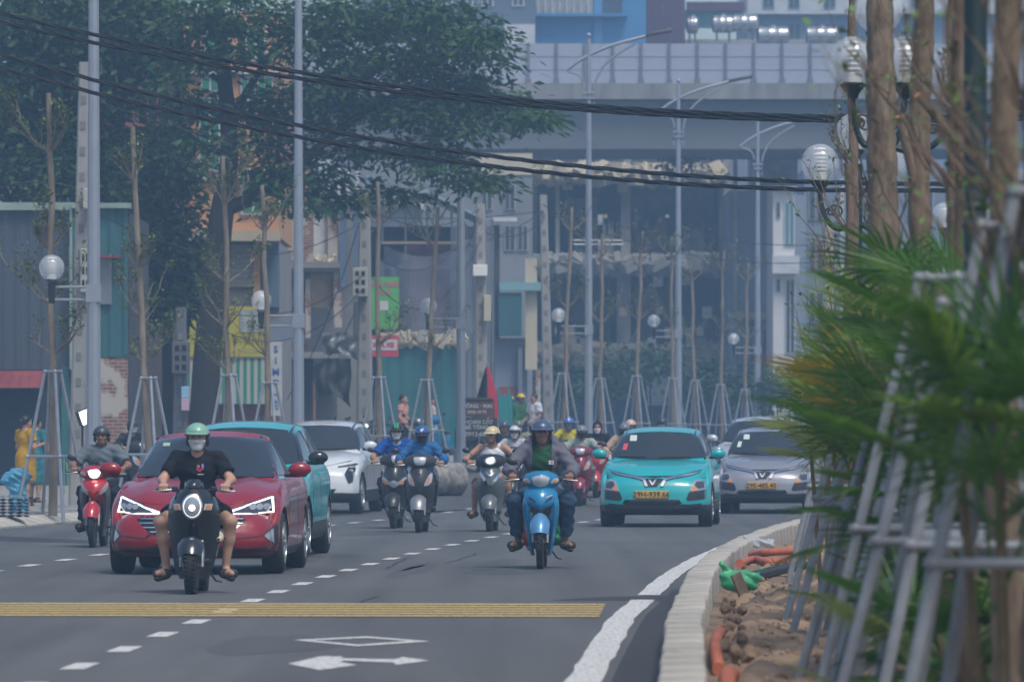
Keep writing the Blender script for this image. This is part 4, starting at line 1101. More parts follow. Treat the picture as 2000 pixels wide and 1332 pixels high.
def underbone_kit(paint, wing, fend=None, v='wave'):
    K = dict(kind='underbone', r=.285, tw=.075, paint=paint, shield=paint, fender=fend or paint, rim='spoke', grip=(.30, -.27, .95), mir=(.31, -.22, 1.13), mirrors=1, fw=.105, fa=(20, 128), fdrop=.075, seat=.75,
             apron=[dict(s=[(.62, .02, -.50, -.49), (.66, .10, -.53, -.48), (.72, .165, -.53, -.42), (.79, .185, -.50, -.38), (.84, .155, -.45, -.35), (.87, .09, -.41, -.34)], p=1.8, th=.06, name='front_apron')],
             wings=[dict(s=[(.14, .065, .105, -.33, -.16), (.25, .085, .135, -.36, -.17), (.42, .10, .165, -.38, -.2), (.58, .115, .19, -.41, -.23), (.70, .10, .195, -.43, -.26), (.80, .07, .165, -.40, -.28)], m=wing)],
             cowl=dict(s=[(.85, .10, -.40, -.34), (.89, .20, -.44, -.29), (.95, .215, -.46, -.27), (1.0, .17, -.44, -.26), (1.035, .08, -.37, -.26)], p=1.7, th=.10))
    K['marks'] = [('headlight', [(-.105, .985), (.105, .985), (.075, .885), (.03, .862), (-.03, .862), (-.075, .885)], m_lampclear, 0, .004, .014),
                  ('indicator', [(-.20, .965), (-.13, .95), (-.10, .90), (-.16, .905), (-.195, .93)], m_lampclear, 1, .004, .012), ('indicator_lens', [(-.175, .945), (-.14, .94), (-.125, .915), (-.16, .915)], m_amber, 1, .014, .006)]
    if v == 'wave':
        K['marks'] += [('headlight_ring', circ(0, .92, .05, .045), m_drl if False else m_lampclear, 0, .016, .01), ('apron_slot', [(-.13, .75), (-.05, .70), (-.045, .71), (-.12, .765)], m_bkplas, 1, .003, .006), ('apron_sticker', [(.06, .745), (.13, .775), (.125, .79), (.05, .755)], mat('silver_trim', (.5, .51, .53), .3, .5), 0, .003, .003)]
    else:
        K['marks'] += [('lamp_core', [(-.085, .975), (.085, .975), (.06, .90), (.03, .875), (-.03, .875), (-.06, .90)], m_beam, 0, .016, .006),
                       ('apron_slot', [(-.06, .70), (-.02, .675), (-.03, .69), (-.055, .715)], m_bkplas, 1, .003, .006), ('side_lamp', [(-.175, .82), (-.15, .82), (-.06, .67), (-.09, .66), (-.165, .72)], mat('grey_lens', (.28, .28, .29), .25, .2, coat=.5), 1, .003, .012)]
    return K

m_wmask = cloth('white_mask', (.62, .63, .65)); m_bmask = cloth('black_mask', (.02, .02, .024)); m_gmask = cloth('grey_mask', (.25, .26, .28))
m_jean = cloth('blue_jeans', (.035, .065, .115), .25, 14); m_black_cl = cloth('black_cotton', (.012, .013, .018)); m_dkpants = cloth('dark_trousers', (.02, .022, .03))
m_sandal = mat('dark_sandal', (.03, .025, .022), .7); m_slide = mat('black_slide', (.018, .018, .02), .6)
def H(c, rough=.35, **k): return dict(m=mat('helmet_%02d%02d%02d' % tuple(int(x * 99) for x in c), c, rough, coat=.3), **k)

# 1. black retro scooter, masked rider, small dog
K = dict(kind='scooter', r=.25, tw=.115, paint=mat('scooter_black', (.008, .009, .012), .22, coat=.8), grip=(.275, -.25, .93), mirrors=0, fw=.118, fa=(25, 140), fdrop=.07, seat=.73, ex='chrome', fork=1,
         apron=[dict(s=[(.13, .125, -.40, -.34), (.22, .17, -.40, -.30), (.38, .205, -.41, -.28), (.52, .225, -.45, -.27), (.66, .235, -.52, -.30), (.78, .225, -.54, -.33), (.87, .185, -.52, -.34), (.93, .12, -.46, -.34)], p=2.4, th=.07)],
         cowl=dict(s=[(.90, .06, -.42, -.36), (.93, .085, -.46, -.34), (.98, .085, -.45, -.32), (1.01, .07, -.40, -.31), (1.02, .05, -.36, -.31)], p=2.6, th=.10))
K['marks'] = [('headlight_ring', circ(0, .775, .094, .112, 28), m_chrome, 0, .004, .016), ('headlight', circ(0, .775, .080, .097, 28), m_drl, 0, .02, .004), ('lamp_reflector', circ(0, .775, .073, .090, 24), m_lamp, 0, .026, .006), ('lamp_core', circ(0, .765, .026, .026), m_beam, 0, .032, .006),
              ('indicator', [(-.175, .80), (-.11, .80), (-.10, .745), (-.165, .745)], m_lampclear, 1, .004, .012), ('indicator_lens', [(-.165, .79), (-.125, .79), (-.12, .755), (-.16, .755)], m_amber, 1, .014, .006)]
K['smooth'] = 0
loc, yaw = bspot(374, 1160)
bike('retro_scooter', 'glossy black retro scooter with round lit headlight, no mirrors', 'scooters and motorbikes in the traffic', loc, yaw, K)
Jb = ride_pose(gx=.275, gy=-.25, gz=.93, knx=.315, kny=-.14, knz=.64, fx=.265, fy=-.06, fz=.14, pel=(0, .20, .77), lean=.06, top=1.52, elx=.305, toe_out=.55)
pr = person('person', Jb, dict(tone='l', fat=1.1, top=dict(m=m_black_cl, sleeve=.72, grow=.014), bottom=dict(m=m_black_cl, leg=.72, grow=.02), shoe=m_slide, sandal=2, mask=m_wmask, helmet=H((.20, .40, .30), .4, rim=m_blackp, low=.03)),
       'rider in black tee, shorts and mint helmet on the black retro scooter', loc, yaw, group='riders in the traffic')
# printed motif on the tee: red, white and blue scribble and a line of dots
tb_ = bvh_of([c for c in pr.children if c.name.startswith('shirt')][0])
for poly, col in (([(-.005, 1.10), (.03, 1.08), (.065, 1.11), (.055, 1.125), (.03, 1.10), (.005, 1.115)], (.55, .1, .12)), ([(.0, 1.12), (.03, 1.11), (.03, 1.14), (.005, 1.145)], (.5, .52, .6)), ([(.045, 1.12), (.065, 1.12), (.06, 1.155), (.045, 1.15)], (.15, .2, .5))):
    decal('shirt_print', poly, tb_, cloth('print_%d' % int(col[0] * 100 + col[2] * 10), col), pr, off=.002, th=.004, res=.02)
decal('shirt_print', [(.01, 1.055), (.065, 1.055), (.065, 1.063), (.01, 1.063)], tb_, cloth('print_57', (.5, .52, .6)), pr, off=.002, th=.004, res=.02)

# 2. blue underbone, man in green polo
m_blue = mat('bike_blue', (.008, .20, .40), .28, .1, coat=.7)
loc, yaw = bspot(1055, 1111)
K = underbone_kit(m_blue, m_blue); K['fender'] = mat('bike_blue_pale', (.08, .26, .48), .35, .2, coat=.5); K['mirrors'] = -2
bike('underbone_motorbike', 'blue underbone motorbike with one small mirror ridden by green polo man', 'scooters and motorbikes in the traffic', loc, yaw, K)
Jp = ride_pose(gx=.30, gy=-.27, gz=.95, knx=.285, kny=-.19, knz=.72, fx=.25, fy=-.02, fz=.21, pel=(0, .20, .79), lean=.06, top=1.57, elx=.345, toe_out=.5, hs=1.06)
pr = person('person', Jp, dict(tone='d', fat=1.12, top=dict(m=cloth('green_polo', (.018, .075, .03)), sleeve=.5, collar=cloth('green_collar', (.03, .12, .05))), over=cloth('grey_jacket', (.13, .13, .165)), bottom=dict(m=m_jean, leg=1.86, grow=.02), shoe=m_sandal, sandal=1,
       helmet=H((.05, .085, .16), .35, padm=mat('brown_pad', (.10, .06, .04), .7))), 'man in green polo and grey jacket on the blue motorbike', loc, yaw, group='riders in the traffic')
sb = bvh_of([c for c in pr.children if c.name.startswith('shirt')][0])
bdg = decal('chest_badge', [(.075, 1.10), (.128, 1.10), (.128, 1.142), (.075, 1.142)], sb, m_platew, pr, off=.004, th=.004, res=.03)
hy_ = sb.ray_cast(Vector((.1, -6, 1.12)), Vector((0, 1, 0)))[0]
if hy_: text_mesh('badge_text', 'TN', .032, m_ink, bdg, (.101, hy_.y - .012, 1.121))
for s in (-1, 1): MB().ell((s * .035, .12, 1.0), (.004, .003, .004), 8, 6)
box = empty('cardboard_box', loc, yaw, 'brown cardboard box wedged behind the blue motorbike apron', 'box')
MB().box((0, -.16, .70), (.34, .2, .22), bev=.006).build('carton', mat('cardboard', (.38, .26, .16), .85, var=.1, scale=6), box); MB().box((0, -.262, .70), (.05, .004, .22)).build('tape', mat('tape', (.45, .36, .22), .4), box)
gb = empty('plastic_bag', loc, yaw, 'red and green plastic bags hanging beside the blue motorbike legshield', 'bag')
for s, c in ((-1, (.5, .05, .03)), (1, (.02, .28, .10))):
    V, F = field([ell_((s * .175, -.05, .42), (.035, .09, .15)), ell_((s * .16, -.02, .32), (.045, .10, .08))], .014, k=.04, noise=.008); np_mesh('bag', V, F, mat('bag_%d' % s, c, .45, var=.2, scale=12), gb, True)

# 3. red underbone at the left
loc, yaw = bspot(181, 1069)
K = underbone_kit(mat('bike_red', (.42, .012, .02), .28, .1, coat=.7), mat('bike_greywing', (.07, .07, .075), .35, coat=.3), v='future'); K['mirrors'] = -2
bike('underbone_motorbike', 'red underbone motorbike with bright headlight left of the red sedan', 'scooters and motorbikes in the traffic', loc, yaw, K)
Jr = ride_pose(gx=.30, gy=-.27, gz=.96, knx=.20, kny=-.20, knz=.70, fx=.21, fy=-.02, fz=.22, pel=(.0, .22, .79), lean=.05, top=1.535, elx=.35)
person('person', Jr, dict(tone='d', fat=1.02, top=dict(m=cloth('grey_polo', (.12, .15, .17)), sleeve=.8, grow=.022, collar=cloth('teal_collar', (.05, .22, .34))), bottom=dict(m=m_dkpants, leg=1.9), shoe=m_sandal, sandal=1, helmet=H((.035, .04, .05), .5, brim=False, low=.022)),
       'thin man in grey polo with teal collar on the red motorbike', (loc[0] + .03, loc[1], loc[2]), yaw, group='riders in the traffic')
ph = empty('phone_holder', loc, yaw, 'black phone clamped on the red motorbike handlebar', 'phone'); MB().box((.02, -.36, 1.09), (.075, .02, .06), rx=-.4, bev=.006).build('phone', m_gloss, ph); MB().cyl((.02, -.34, .97), (.02, -.35, 1.08), .01).build('clamp', m_blackp, ph)

# 4/5. two dark scooters side by side
loc, yaw = bspot(768, 1032)
K = scooter_kit(mat('scooter_charcoal', (.02, .021, .024), .35, coat=.4), m_bkplas, 'airblade'); K['mirrors'] = -2
bike('motor_scooter', 'black scooter with silver lower headlamp beside the hoodie rider', 'scooters and motorbikes in the traffic', loc, yaw, K)
J = ride_pose(gx=.30, gz=.99, knx=.2, fx=.17, fz=.31, pel=(.0, .24, .80), top=1.60, elx=.36)
person('person', J, dict(tone='m', top=dict(m=cloth('royal_blue_polo', (.012, .075, .32)), sleeve=.7, grow=.02, collar=cloth('blue_collar', (.25, .33, .48))), bottom=dict(m=m_dkpants), shoe=m_slide, mask=m_wmask,
       helmet=H((.02, .022, .025), .3, stripe=[(-.02, cloth('stripe_green', (.05, .35, .12))), (.02, cloth('stripe_lime', (.02, .45, .16)))])), 'rider in royal blue shirt, white mask and green-striped black helmet', loc, yaw, group='riders in the traffic')
loc, yaw = bspot(818, 1040)
K = scooter_kit(mat('scooter_matt_grey', (.035, .036, .04), .42, coat=.2), mat('scooter_silver', (.3, .3, .31), .35, .6), 'vision')
bike('motor_scooter', 'matt charcoal scooter with silver fender ridden by the blue hoodie rider', 'scooters and motorbikes in the traffic', loc, yaw, K)
J = ride_pose(gx=.30, gz=.99, knx=.17, fx=.15, fz=.31, pel=(.0, .22, .80), top=1.56, elx=.33)
mh = cloth('blue_hoodie', (.022, .12, .30))
person('person', J, dict(tone='m', top=dict(m=mh, sleeve=1.95, grow=.02), bottom=dict(m=m_dkpants), shoe=m_slide, mask=m_bmask, hood=mh, helmet=H((.02, .09, .26), .35, low=.03, pads=False, badge=m_platew)), 'rider in blue hooded jacket and black mask on the charcoal scooter', loc, yaw, group='riders in the traffic')

# 6. grey scooter with a man in a white vest and the passenger behind
loc, yaw = bspot(956, 1038)
K = scooter_kit(mat('scooter_sage', (.10, .12, .12), .32, .1, coat=.5), None, 'lead'); K['cowl']['m'] = m_bkplas
bike('motor_scooter', 'sage grey scooter with oval lit headlight ridden by man in white vest', 'scooters and motorbikes in the traffic', loc, yaw, K)
J = ride_pose(gx=.30, gz=.99, knx=.23, kny=-.10, knz=.66, fx=.26, fy=-.04, fz=.22, pel=(.0, .24, .80), top=1.55, elx=.40, hyaw=-.5)
person('person', J, dict(tone='m', fat=1.1, top=dict(m=cloth('white_vest', (.60, .62, .68)), tank=True), bottom=dict(m=cloth('tan_shorts', (.28, .21, .16)), leg=.8, grow=.03), shoe=m_sandal, sandal=2, helmet=H((.55, .45, .25), .5, low=.022, bm=mat('cream_brim', (.6, .54, .38), .5))), 'man in white vest and cream cap helmet on the sage scooter', loc, yaw, group='riders in the traffic')

# 7. riders farther back
def far_pair(px, py, label_b, label_p, K, look, J=None):
    loc, yaw = bspot(px, py)
    bike('motor_scooter' if K['kind'] == 'scooter' else 'underbone_motorbike', label_b, 'scooters and motorbikes in the traffic', loc, yaw, K)
    return person('person', J or ride_pose(gx=K['grip'][0], gz=K['grip'][2], knx=.2, fx=.17, fz=.30, top=1.54), look, label_p, loc, yaw, group='riders in the traffic', fine=False)
m_mar = mat('bike_maroon', (.22, .015, .03), .3, .1, coat=.6)
far_pair(1132, 988, 'maroon scooter ridden by the pale green shirt rider', 'rider in pale green shirt and black mask on the maroon scooter', scooter_kit(m_mar, None, 'vision'),
         dict(tone='m', top=dict(m=cloth('sage_shirt', (.28, .34, .30)), sleeve=.8), bottom=dict(m=cloth('grey_trousers', (.2, .2, .2))), shoe=m_slide, mask=m_bmask, helmet=H((.16, .18, .2), .5)))
far_pair(1163, 972, 'bright red scooter ridden by the rider in black hood', 'rider in black hooded jacket and white mask on the red scooter', scooter_kit(mat('bike_red2', (.4, .02, .035), .3, coat=.6), None, 'vision'),
         dict(tone='m', top=dict(m=m_black_cl, sleeve=1.95, grow=.025), bottom=dict(m=m_dkpants), shoe=m_slide, mask=m_wmask, hood=m_black_cl))
far_pair(1107, 968, 'dark scooter of the yellow shirt rider behind the maroon scooter', 'rider in yellow shirt with blue and white helmet', scooter_kit(mat('scooter_charcoal', (.02, .02, .02), .3)),
         dict(tone='m', top=dict(m=cloth('yellow_shirt', (.50, .42, .03)), sleeve=.7), bottom=dict(m=m_dkpants), shoe=m_slide, mask=m_gmask, helmet=H((.05, .14, .42), .3, stripe=[(0, cloth('stripe_white', (.6, .62, .65)))])), ride_pose(gz=.99, top=1.60))
far_pair(1000, 990, 'dark scooter hidden behind the sage grey scooter', 'rider in black and white striped shirt behind the white vest man', scooter_kit(mat('scooter_charcoal', (.02, .02, .02), .3)),
         dict(tone='m', top=dict(m=cloth('striped_shirt', (.42, .43, .46)), sleeve=.7), bottom=dict(m=m_dkpants), shoe=m_slide, mask=m_wmask, helmet=H((.5, .52, .55), .3, bm=m_blackp)))
far_pair(1008, 975, 'dark scooter of the olive shirt rider', 'rider in olive shirt and dark green helmet', scooter_kit(mat('scooter_charcoal', (.02, .02, .02), .3)),
         dict(tone='m', top=dict(m=cloth('olive_shirt', (.22, .22, .15)), sleeve=.7), bottom=dict(m=m_dkpants), shoe=m_slide, mask=m_wmask, helmet=H((.10, .13, .10), .4)), ride_pose(gz=.99, top=1.58))
far_pair(980, 985, 'grey scooter half hidden by the sage scooter', 'rider with dark blue helmet close behind the cream helmet', scooter_kit(mat('scooter_charcoal', (.02, .02, .02), .3)),
         dict(tone='m', top=dict(m=cloth('navy_shirt', (.03, .04, .08)), sleeve=1.9), bottom=dict(m=m_dkpants), shoe=m_slide, helmet=H((.06, .08, .13), .3)), ride_pose(gz=.99, top=1.62))
far_pair(1216, 992, 'scooter behind the teal crossover with the tan coat rider', 'rider in tan jacket and grey helmet beside the teal crossover', scooter_kit(mat('scooter_charcoal', (.02, .02, .02), .3)),
         dict(tone='m', top=dict(m=cloth('tan_jacket', (.42, .30, .23)), sleeve=1.9, grow=.025), bottom=dict(m=m_dkpants), shoe=m_slide, mask=m_bmask, helmet=H((.14, .16, .2), .35)), ride_pose(gz=.99, top=1.6))
far_pair(1228, 972, 'scooter with the pale pink helmet rider', 'rider in dark jacket and pale pink helmet', scooter_kit(mat('scooter_charcoal', (.02, .02, .02), .3)),
         dict(tone='m', top=dict(m=m_dkpants, sleeve=1.9), bottom=dict(m=m_dkpants), shoe=m_slide, helmet=H((.55, .40, .35), .35)), ride_pose(gz=.99, top=1.58))
far_pair(1290, 968, 'scooter behind the teal crossover roof', 'rider in black helmet and white mask behind the teal crossover roof', scooter_kit(mat('scooter_charcoal', (.02, .02, .02), .3)),
         dict(tone='m', top=dict(m=m_dkpants, sleeve=1.9), bottom=dict(m=m_dkpants), shoe=m_slide, mask=m_wmask, helmet=H((.03, .035, .045), .35)), ride_pose(gz=.99, top=1.6))
# small dog riding on the footboard of the black scooter
loc, yaw = bspot(374, 1160)
dg = empty('dog', loc, yaw, 'small tan and white dog peeking out behind the black scooter apron', 'dog')
c0 = V3(.205, -.20, .50)
body_ = [ell_((.12, -.02, .42), (.075, .15, .09)), ell_((.15, -.10, .46), (.07, .09, .09)), cap((.16, -.12, .48), c0, .055, .05)]
for x, y in ((.09, -.12), (.17, -.13), (.08, .08), (.16, .09)): body_ += [cap((x, y, .42), (x, y - .01, .36), .03, .022), cap((x, y - .01, .36), (x, y - .02, .325), .02, .018)]
hd = [ell_(c0, (.052, .055, .05)), cap(c0 + V3(.005, -.03, -.012), c0 + V3(.012, -.085, -.025), .033, .024), cap((.10, .13, .46), (.07, .2, .52), .02, .012)]
V, F = field(body_ + hd, .009, k=.025); np_mesh('body', V, F, mat('dog_fur', (.42, .30, .18), .9, col2=(.62, .56, .48), scale=9, bump=.4, bscale=60), dg, True)
for s in (-1, 1):
    V, F = field([cap(c0 + V3(s * .035, .01, .035), c0 + V3(s * .062, -.005, -.005), .02, .014)], .007); np_mesh('ear', V, F, mat('dog_ear', (.10, .065, .04), .9), dg, True)
    MB().ell(tuple(c0 + V3(s * .02 + .006, -.052, .012)), (.007, .006, .007), 8, 6).build('eye', m_eye, dg, True)
MB().ell(tuple(c0 + V3(.014, -.108, -.018)), (.014, .010, .011), 8, 6).build('nose', m_eye, dg, True)
V, F = field([cap(c0 + V3(.012, -.05, -.03), c0 + V3(.014, -.09, -.04), .022, .016)], .007); np_mesh('muzzle', V, F, mat('dog_muzzle', (.05, .04, .035), .9), dg, True)
# ---------------------------------------------------------------- street furniture and young trees on the left pavement
m_galv = mat('galvanised_steel', (.36, .38, .41), .42, .6, var=.12, scale=6)
m_lampost = mat('lamp_post_steel', (.33, .36, .41), .4, .4, var=.08, scale=2)
m_globe = mat('globe_acrylic', (.75, .80, .84), .08, alpha=.33, spec=.9)
m_louv = mat('lamp_louvre', (.80, .80, .78), .5)
m_bark_y = mat('young_bark', (.17, .13, .09), .9, col2=(.28, .235, .18), scale=7, bump=.5, bscale=14, stretch=(1, 1, .35))
m_leaf_y = mat('young_leaf', (.12, .17, .035), .6, var=.3, scale=3)
m_concpole = mat('pole_concrete', (.30, .295, .285), .85, var=.15, scale=3, bump=.25, bscale=15, stretch=(1, 1, .3))
m_cable = mat('black_cable', (.012, .013, .016), .6)
def globe(parent, c, r, cap_m):
    g = MB().ell(c, (r, r, r), 24, 16).build('globe', m_globe, parent, True)
    lv = MB(); x, y, z = c
    lv.cyl((x, y, z - r * .9), (x, y, z - r * .55), r * .36, n=14)
    for k in range(6): lv.lathe([(r * .20, 0), (r * .38, -r * .13), (r * .36, -r * .15), (r * .18, -r * .02)], (x, y, z - r * .42 + k * r * .2), 'z', 14)
    lv.lathe([(r * .34, 0), (r * .30, r * .07), (.001, r * .09)], (x, y, z + r * .72), 'z', 14)
    lv.build('lamp_louvre', m_louv, g, True)
    MB().lathe([(r * .32, 0), (r * .5, r * .04), (r * .42, r * .16)], (x, y, z - r * 1.05), 'z', 16).build('globe_seat', cap_m, parent, True)
def street_lamp(px, d, gpx, gpy, label):
    x = PX(px, d); z0 = GZ(d) + SWZ
    root = empty('street_lamp', (x, d, z0), 0, label, 'street lamp', 'tall street lamps on the left pavement')
    H_ = 12.55 - z0
    MB().tube([(0, 0, 0), (0, 0, 4), (0, 0, H_ - .1)], [.125, .105, .06], 10).build('pole', m_lampost, root, True, 30)
    MB().cyl((0, 0, 0), (0, 0, .45), .18, .16, 12).build('pole_base', m_lampost, root)
    MB().ell((0, 0, H_), (.07, .07, .07), 12, 8).build('finial', m_lampost, root, True)
    cl = MB()
    for z in (H_ - 1.75, H_ - 1.6): cl.box((0, 0, z), (.34, .2, .05)); cl.box((-.15, 0, z - .1), (.04, .06, .3)); cl.box((.15, 0, z - .1), (.04, .06, .3))
    cl.build('collar', m_lampost, root)
    am = [(-.62, 0, H_ - .98), (-.3, 0, H_ - .72), (.1, 0, H_ - .5), (.7, 0, H_ - .25), (1.6, 0, H_ - .02)]
    MB().tube(chaikin_open(am, 2), .06, 8, squash=.8).build('lamp_arm', m_lampost, root, True)
    MB().tube(chaikin_open([(.15, 0, H_ - 1.5), (.2, 0, H_ - 1.2), (.5, 0, H_ - .7), (1.3, 0, H_ - .22)], 2), .035, 7).build('arm_strut', m_lampost, root, True)
    MB().tube(chaikin_open([(-.13, 0, H_ - 1.45), (-.15, 0, H_ - 1.25), (-.3, 0, H_ - 1.08), (-.58, 0, H_ - 1.02)], 2), .03, 7).build('arm_strut', m_lampost, root, True)
    MB().box((1.95, 0, H_ + .07), (.75, .3, .1), ry=-.2, bev=.03).build('lamp_head', m_engine, root, True)
    gx, gz = PX(gpx, d) - x, PZ(gpy, d) - z0; r = .205
    MB().tube([(0, 0, gz - r - .10), (gx - .08, 0, gz - r - .10)], .022, 7).build('globe_bracket', m_galv, root); MB().tube([(0, 0, gz - r - .30), (gx - .08, 0, gz - r - .30)], .022, 7).build('globe_bracket', m_galv, root)
    MB().box((0, 0, gz - r - .2), (.24, .22, .28)).build('bracket_clamp', m_lampost, root)
    MB().tube([(gx, 0, gz - r - .36), (gx, 0, gz - r - .02)], [.05, .07], 10).build('globe_stem', m_blackp, root)
    globe(root, (gx, 0, gz), r, m_blackp)
for px, d, gx, gy, lb in ((183, 97, 101, 523, 'street lamp post with globe bracket beside the grey shed'), (583, 122.5, 510, 587, 'street lamp post rising behind the white crossover'), (900, 146, 837, 598, 'street lamp post in front of the green hoarding'),
                          (1150, 171, 1091, 616, 'tallest double-arm street lamp before the demolished concrete building'), (1325, 193, 1277, 627, 'double-arm street lamp behind the teal crossover'), (1480, 216, 1433, 662, 'farthest double-arm street lamp beside the white narrow house')):
    street_lamp(px, d, gx, gy, lb)

def stakes(root, x, z0, ht, sp, n=4, r=.028, a0=.5, rail=.95, m_=None):
    m_ = m_ or m_galv
    ft = []
    for k in range(n):
        a = a0 + 2 * math.pi * k / n; f = Vector((x + sp * math.cos(a), sp * math.sin(a), z0)); t = Vector((x + .12 * math.cos(a), .12 * math.sin(a), z0 + ht))
        MB().cyl(f - Vector((0, 0, .1)), t, r, n=8).build('stake', m_, root, True); ft.append((f, t))
    for z in (rail, ht - .03):
        for k in range(n):
            if m_ is not m_galv and z == rail and k in (1, 3): continue
            (f, t), (g, u) = ft[k], ft[(k + 1) % n]; q = z / ht
            p0, p1 = f + (t - f) * q, g + (u - g) * q
            MB().cyl(p0, p1, r * .85, n=8).build('brace', m_, root, True); MB().ell(p0, (r * 1.45, r * 1.45, r * 1.2), 8, 6).build('clamp', m_, root, True)
def twig(mb, lf, p, d, ln, r, rg, depth=0, leaf=.05, nl=8):
    pts = [Vector(p)]; d = Vector(d).normalized()
    for i in range(4):
        d = (d + Vector((rg.uniform(-.25, .25), rg.uniform(-.25, .25), rg.uniform(.0, .28)))).normalized(); pts.append(pts[-1] + d * ln / 4)
    mb.tube(pts, [r, r * .8, r * .6, r * .45, r * .3], 6)
    if depth < 2:
        for i in range(rg.randint(1, 3)):
            k = rg.randint(1, 4); nd = (d + Vector((rg.uniform(-.9, .9), rg.uniform(-.9, .9), rg.uniform(-.1, .6)))).normalized(); twig(mb, lf, pts[k], nd, ln * rg.uniform(.4, .7), r * .55, rg, depth + 1, leaf, nl)
    for i in range(nl):
        p_ = pts[rg.randint(2, 4)] + Vector((rg.uniform(-.06, .06), rg.uniform(-.06, .06), rg.uniform(-.04, .06)))
        u = Vector((rg.uniform(-1, 1), rg.uniform(-1, 1), rg.uniform(-.3, .6))).normalized(); v = basis(u)[0]
        l = leaf * rg.uniform(.6, 1.3)
        lf.add([p_, p_ + u * l * .5 + v * l * .25, p_ + u * l, p_ + u * l * .5 - v * l * .25], [(0, 1, 2, 3)])
def young_tree(px, d, toppx, toppy, stake_y, label, seed, spots=(.45, .7, .88), nl=7):
    rg = random.Random(seed); x = PX(px, d); z0 = GZ(d) + SWZ - .02
    root = empty('young_tree', (x, d, z0), 0, label, 'tree', 'newly planted staked trees along the left pavement')
    H_ = PZ(toppy, d) - z0; tx = PX(toppx, d) - x
    pts = []
    for i in range(9):
        t = i / 8; pts.append((tx * t ** 1.4 + rg.uniform(-.03, .03) * (i > 0), rg.uniform(-.03, .03), H_ * t))
    MB().tube(pts, [.074, .068, .063, .059, .055, .052, .049, .046, .042], 9).build('trunk', m_bark_y, root, True)
    tw = MB(); lf = MB()
    for s in spots:
        k = s * 8; i = int(k); f = k - i; p = Vector(pts[i]).lerp(Vector(pts[min(i + 1, 8)]), f)
        for j in range(rg.randint(4, 6)):
            a = rg.uniform(0, 6.28); twig(tw, lf, p, (math.cos(a), math.sin(a) * .6, .55), rg.uniform(.45, .9), .02, rg, 0, .085, nl)
    o = tw.build('branches', m_bark_y, root, True); o['kind'] = 'stuff'; o = lf.build('leaves', m_leaf_y, root); o['kind'] = 'stuff'
    stakes(root, 0, 0, PZ(stake_y, d) - z0, .62, 4, .028, .35, .95)
YT = [(103, 98, 97, 182, 722, 'slim staked tree beside the globe lamp at the grey shed'), (290, 107, 260, 248, 735, 'slim staked tree with leafy twigs before the teal wall'), (447, 115.5, 437, 305, 730, 'staked tree in front of the big dark trunk and yellow sign'),
      (527, 119.5, 513, 362, 745, 'slim staked tree beside the lamp behind the teal hatchback'), (740, 133.5, 738, 355, 735, 'straight staked tree before the green banner'), (833, 141, 856, 405, 740, 'leaning staked tree before the green hoarding'),
      (1100, 165.5, 1117, 405, 728, 'leaning staked tree right of the workers'), (1172, 173.5, 1176, 458, 738, 'staked tree just right of the tallest street lamp'), (1243, 183, 1254, 450, 733, 'staked tree between two double-arm street lamps'),
      (1314, 191.5, 1311, 462, 738, 'bare staked tree hugging the lamp behind the teal crossover'), (1358, 197.5, 1350, 512, 742, 'short staked tree right of the lamp behind the teal crossover'), (1408, 205, 1413, 490, 750, 'staked tree before the blue grey wall'), (1455, 212, 1460, 512, 760, 'last staked tree before the white narrow house')]
for i, a in enumerate(YT): young_tree(*a, seed=100 + i, spots=(.38, .5, .63, .86) if i < 3 else (.45, .85) if i < 6 else (.6, .9), nl=13 if i < 3 else 7)

# ---------------------------------------------------------------- concrete utility poles, boxes and wires
def utility_pole(px, py, bpx, d, r, label, boxes=(), pm_=None):
    z0 = GZ(d) + SWZ - .05; x = PX(bpx, d); root = empty('utility_pole', (x, d, z0), 0, label, 'utility pole', 'concrete utility poles on the left')
    tx = PX(px, d) - x; H_ = PZ(py, d) - z0
    rg = []
    for i in range(6):
        t = i / 5; rr = r * (1.25 - .45 * t); c = Vector((tx * t, 0, H_ * t)); rg.append([c + Vector((a * rr, b * rr * 1.15, 0)) for a, b in ((-.7, -1), (.7, -1), (1, -.7), (1, .7), (.7, 1), (-.7, 1), (-1, .7), (-1, -.7))])
    MB().rings(rg).build('post', pm_ or m_concpole, root, True, 30)
    n = int(H_ / .45)
    hm = MB().box((0, 0, 0), (.09, .03, .14)).mesh('step_hole', mat('hole_dark', (.19, .19, .185), .9))
    for i in range(3, n): link('step_hole', hm, root, (tx * i * .45 / H_, -r * (1.25 - .45 * i * .45 / H_) * 1.15, i * .45))
    for bx0, by0, bx1, by1, nm, m in boxes:
        X0, X1, Z0, Z1 = PX(bx0, d) - x, PX(bx1, d) - x, PZ(by1, d) - z0, PZ(by0, d) - z0
        b = MB().box(((X0 + X1) / 2, -r - .16, (Z0 + Z1) / 2), (X1 - X0, .3, Z1 - Z0), bev=.015).build(nm, m, root)
        if nm == 'meter_box':
            for i in range(3):
                for j in range(2): MB().box((X0 + (X1 - X0) * (.3 + .4 * j), -r - .315, Z0 + (Z1 - Z0) * (.2 + .3 * i)), ((X1 - X0) * .24, .02, (Z1 - Z0) * .16)).build('meter_window', m_gloss, b)
    return root
m_boxc = mat('meter_box_grey', (.42, .42, .38), .6, var=.1, scale=4); m_boxd = mat('dark_box', (.10, .11, .12), .6)
utility_pole(165, 122, 150, 108, .115, 'tall weathered concrete pole with meter box beside the grey shed', [(160, 487, 180, 572, 'meter_box', m_boxc), (165, 370, 180, 410, 'cable_box', m_boxc)])
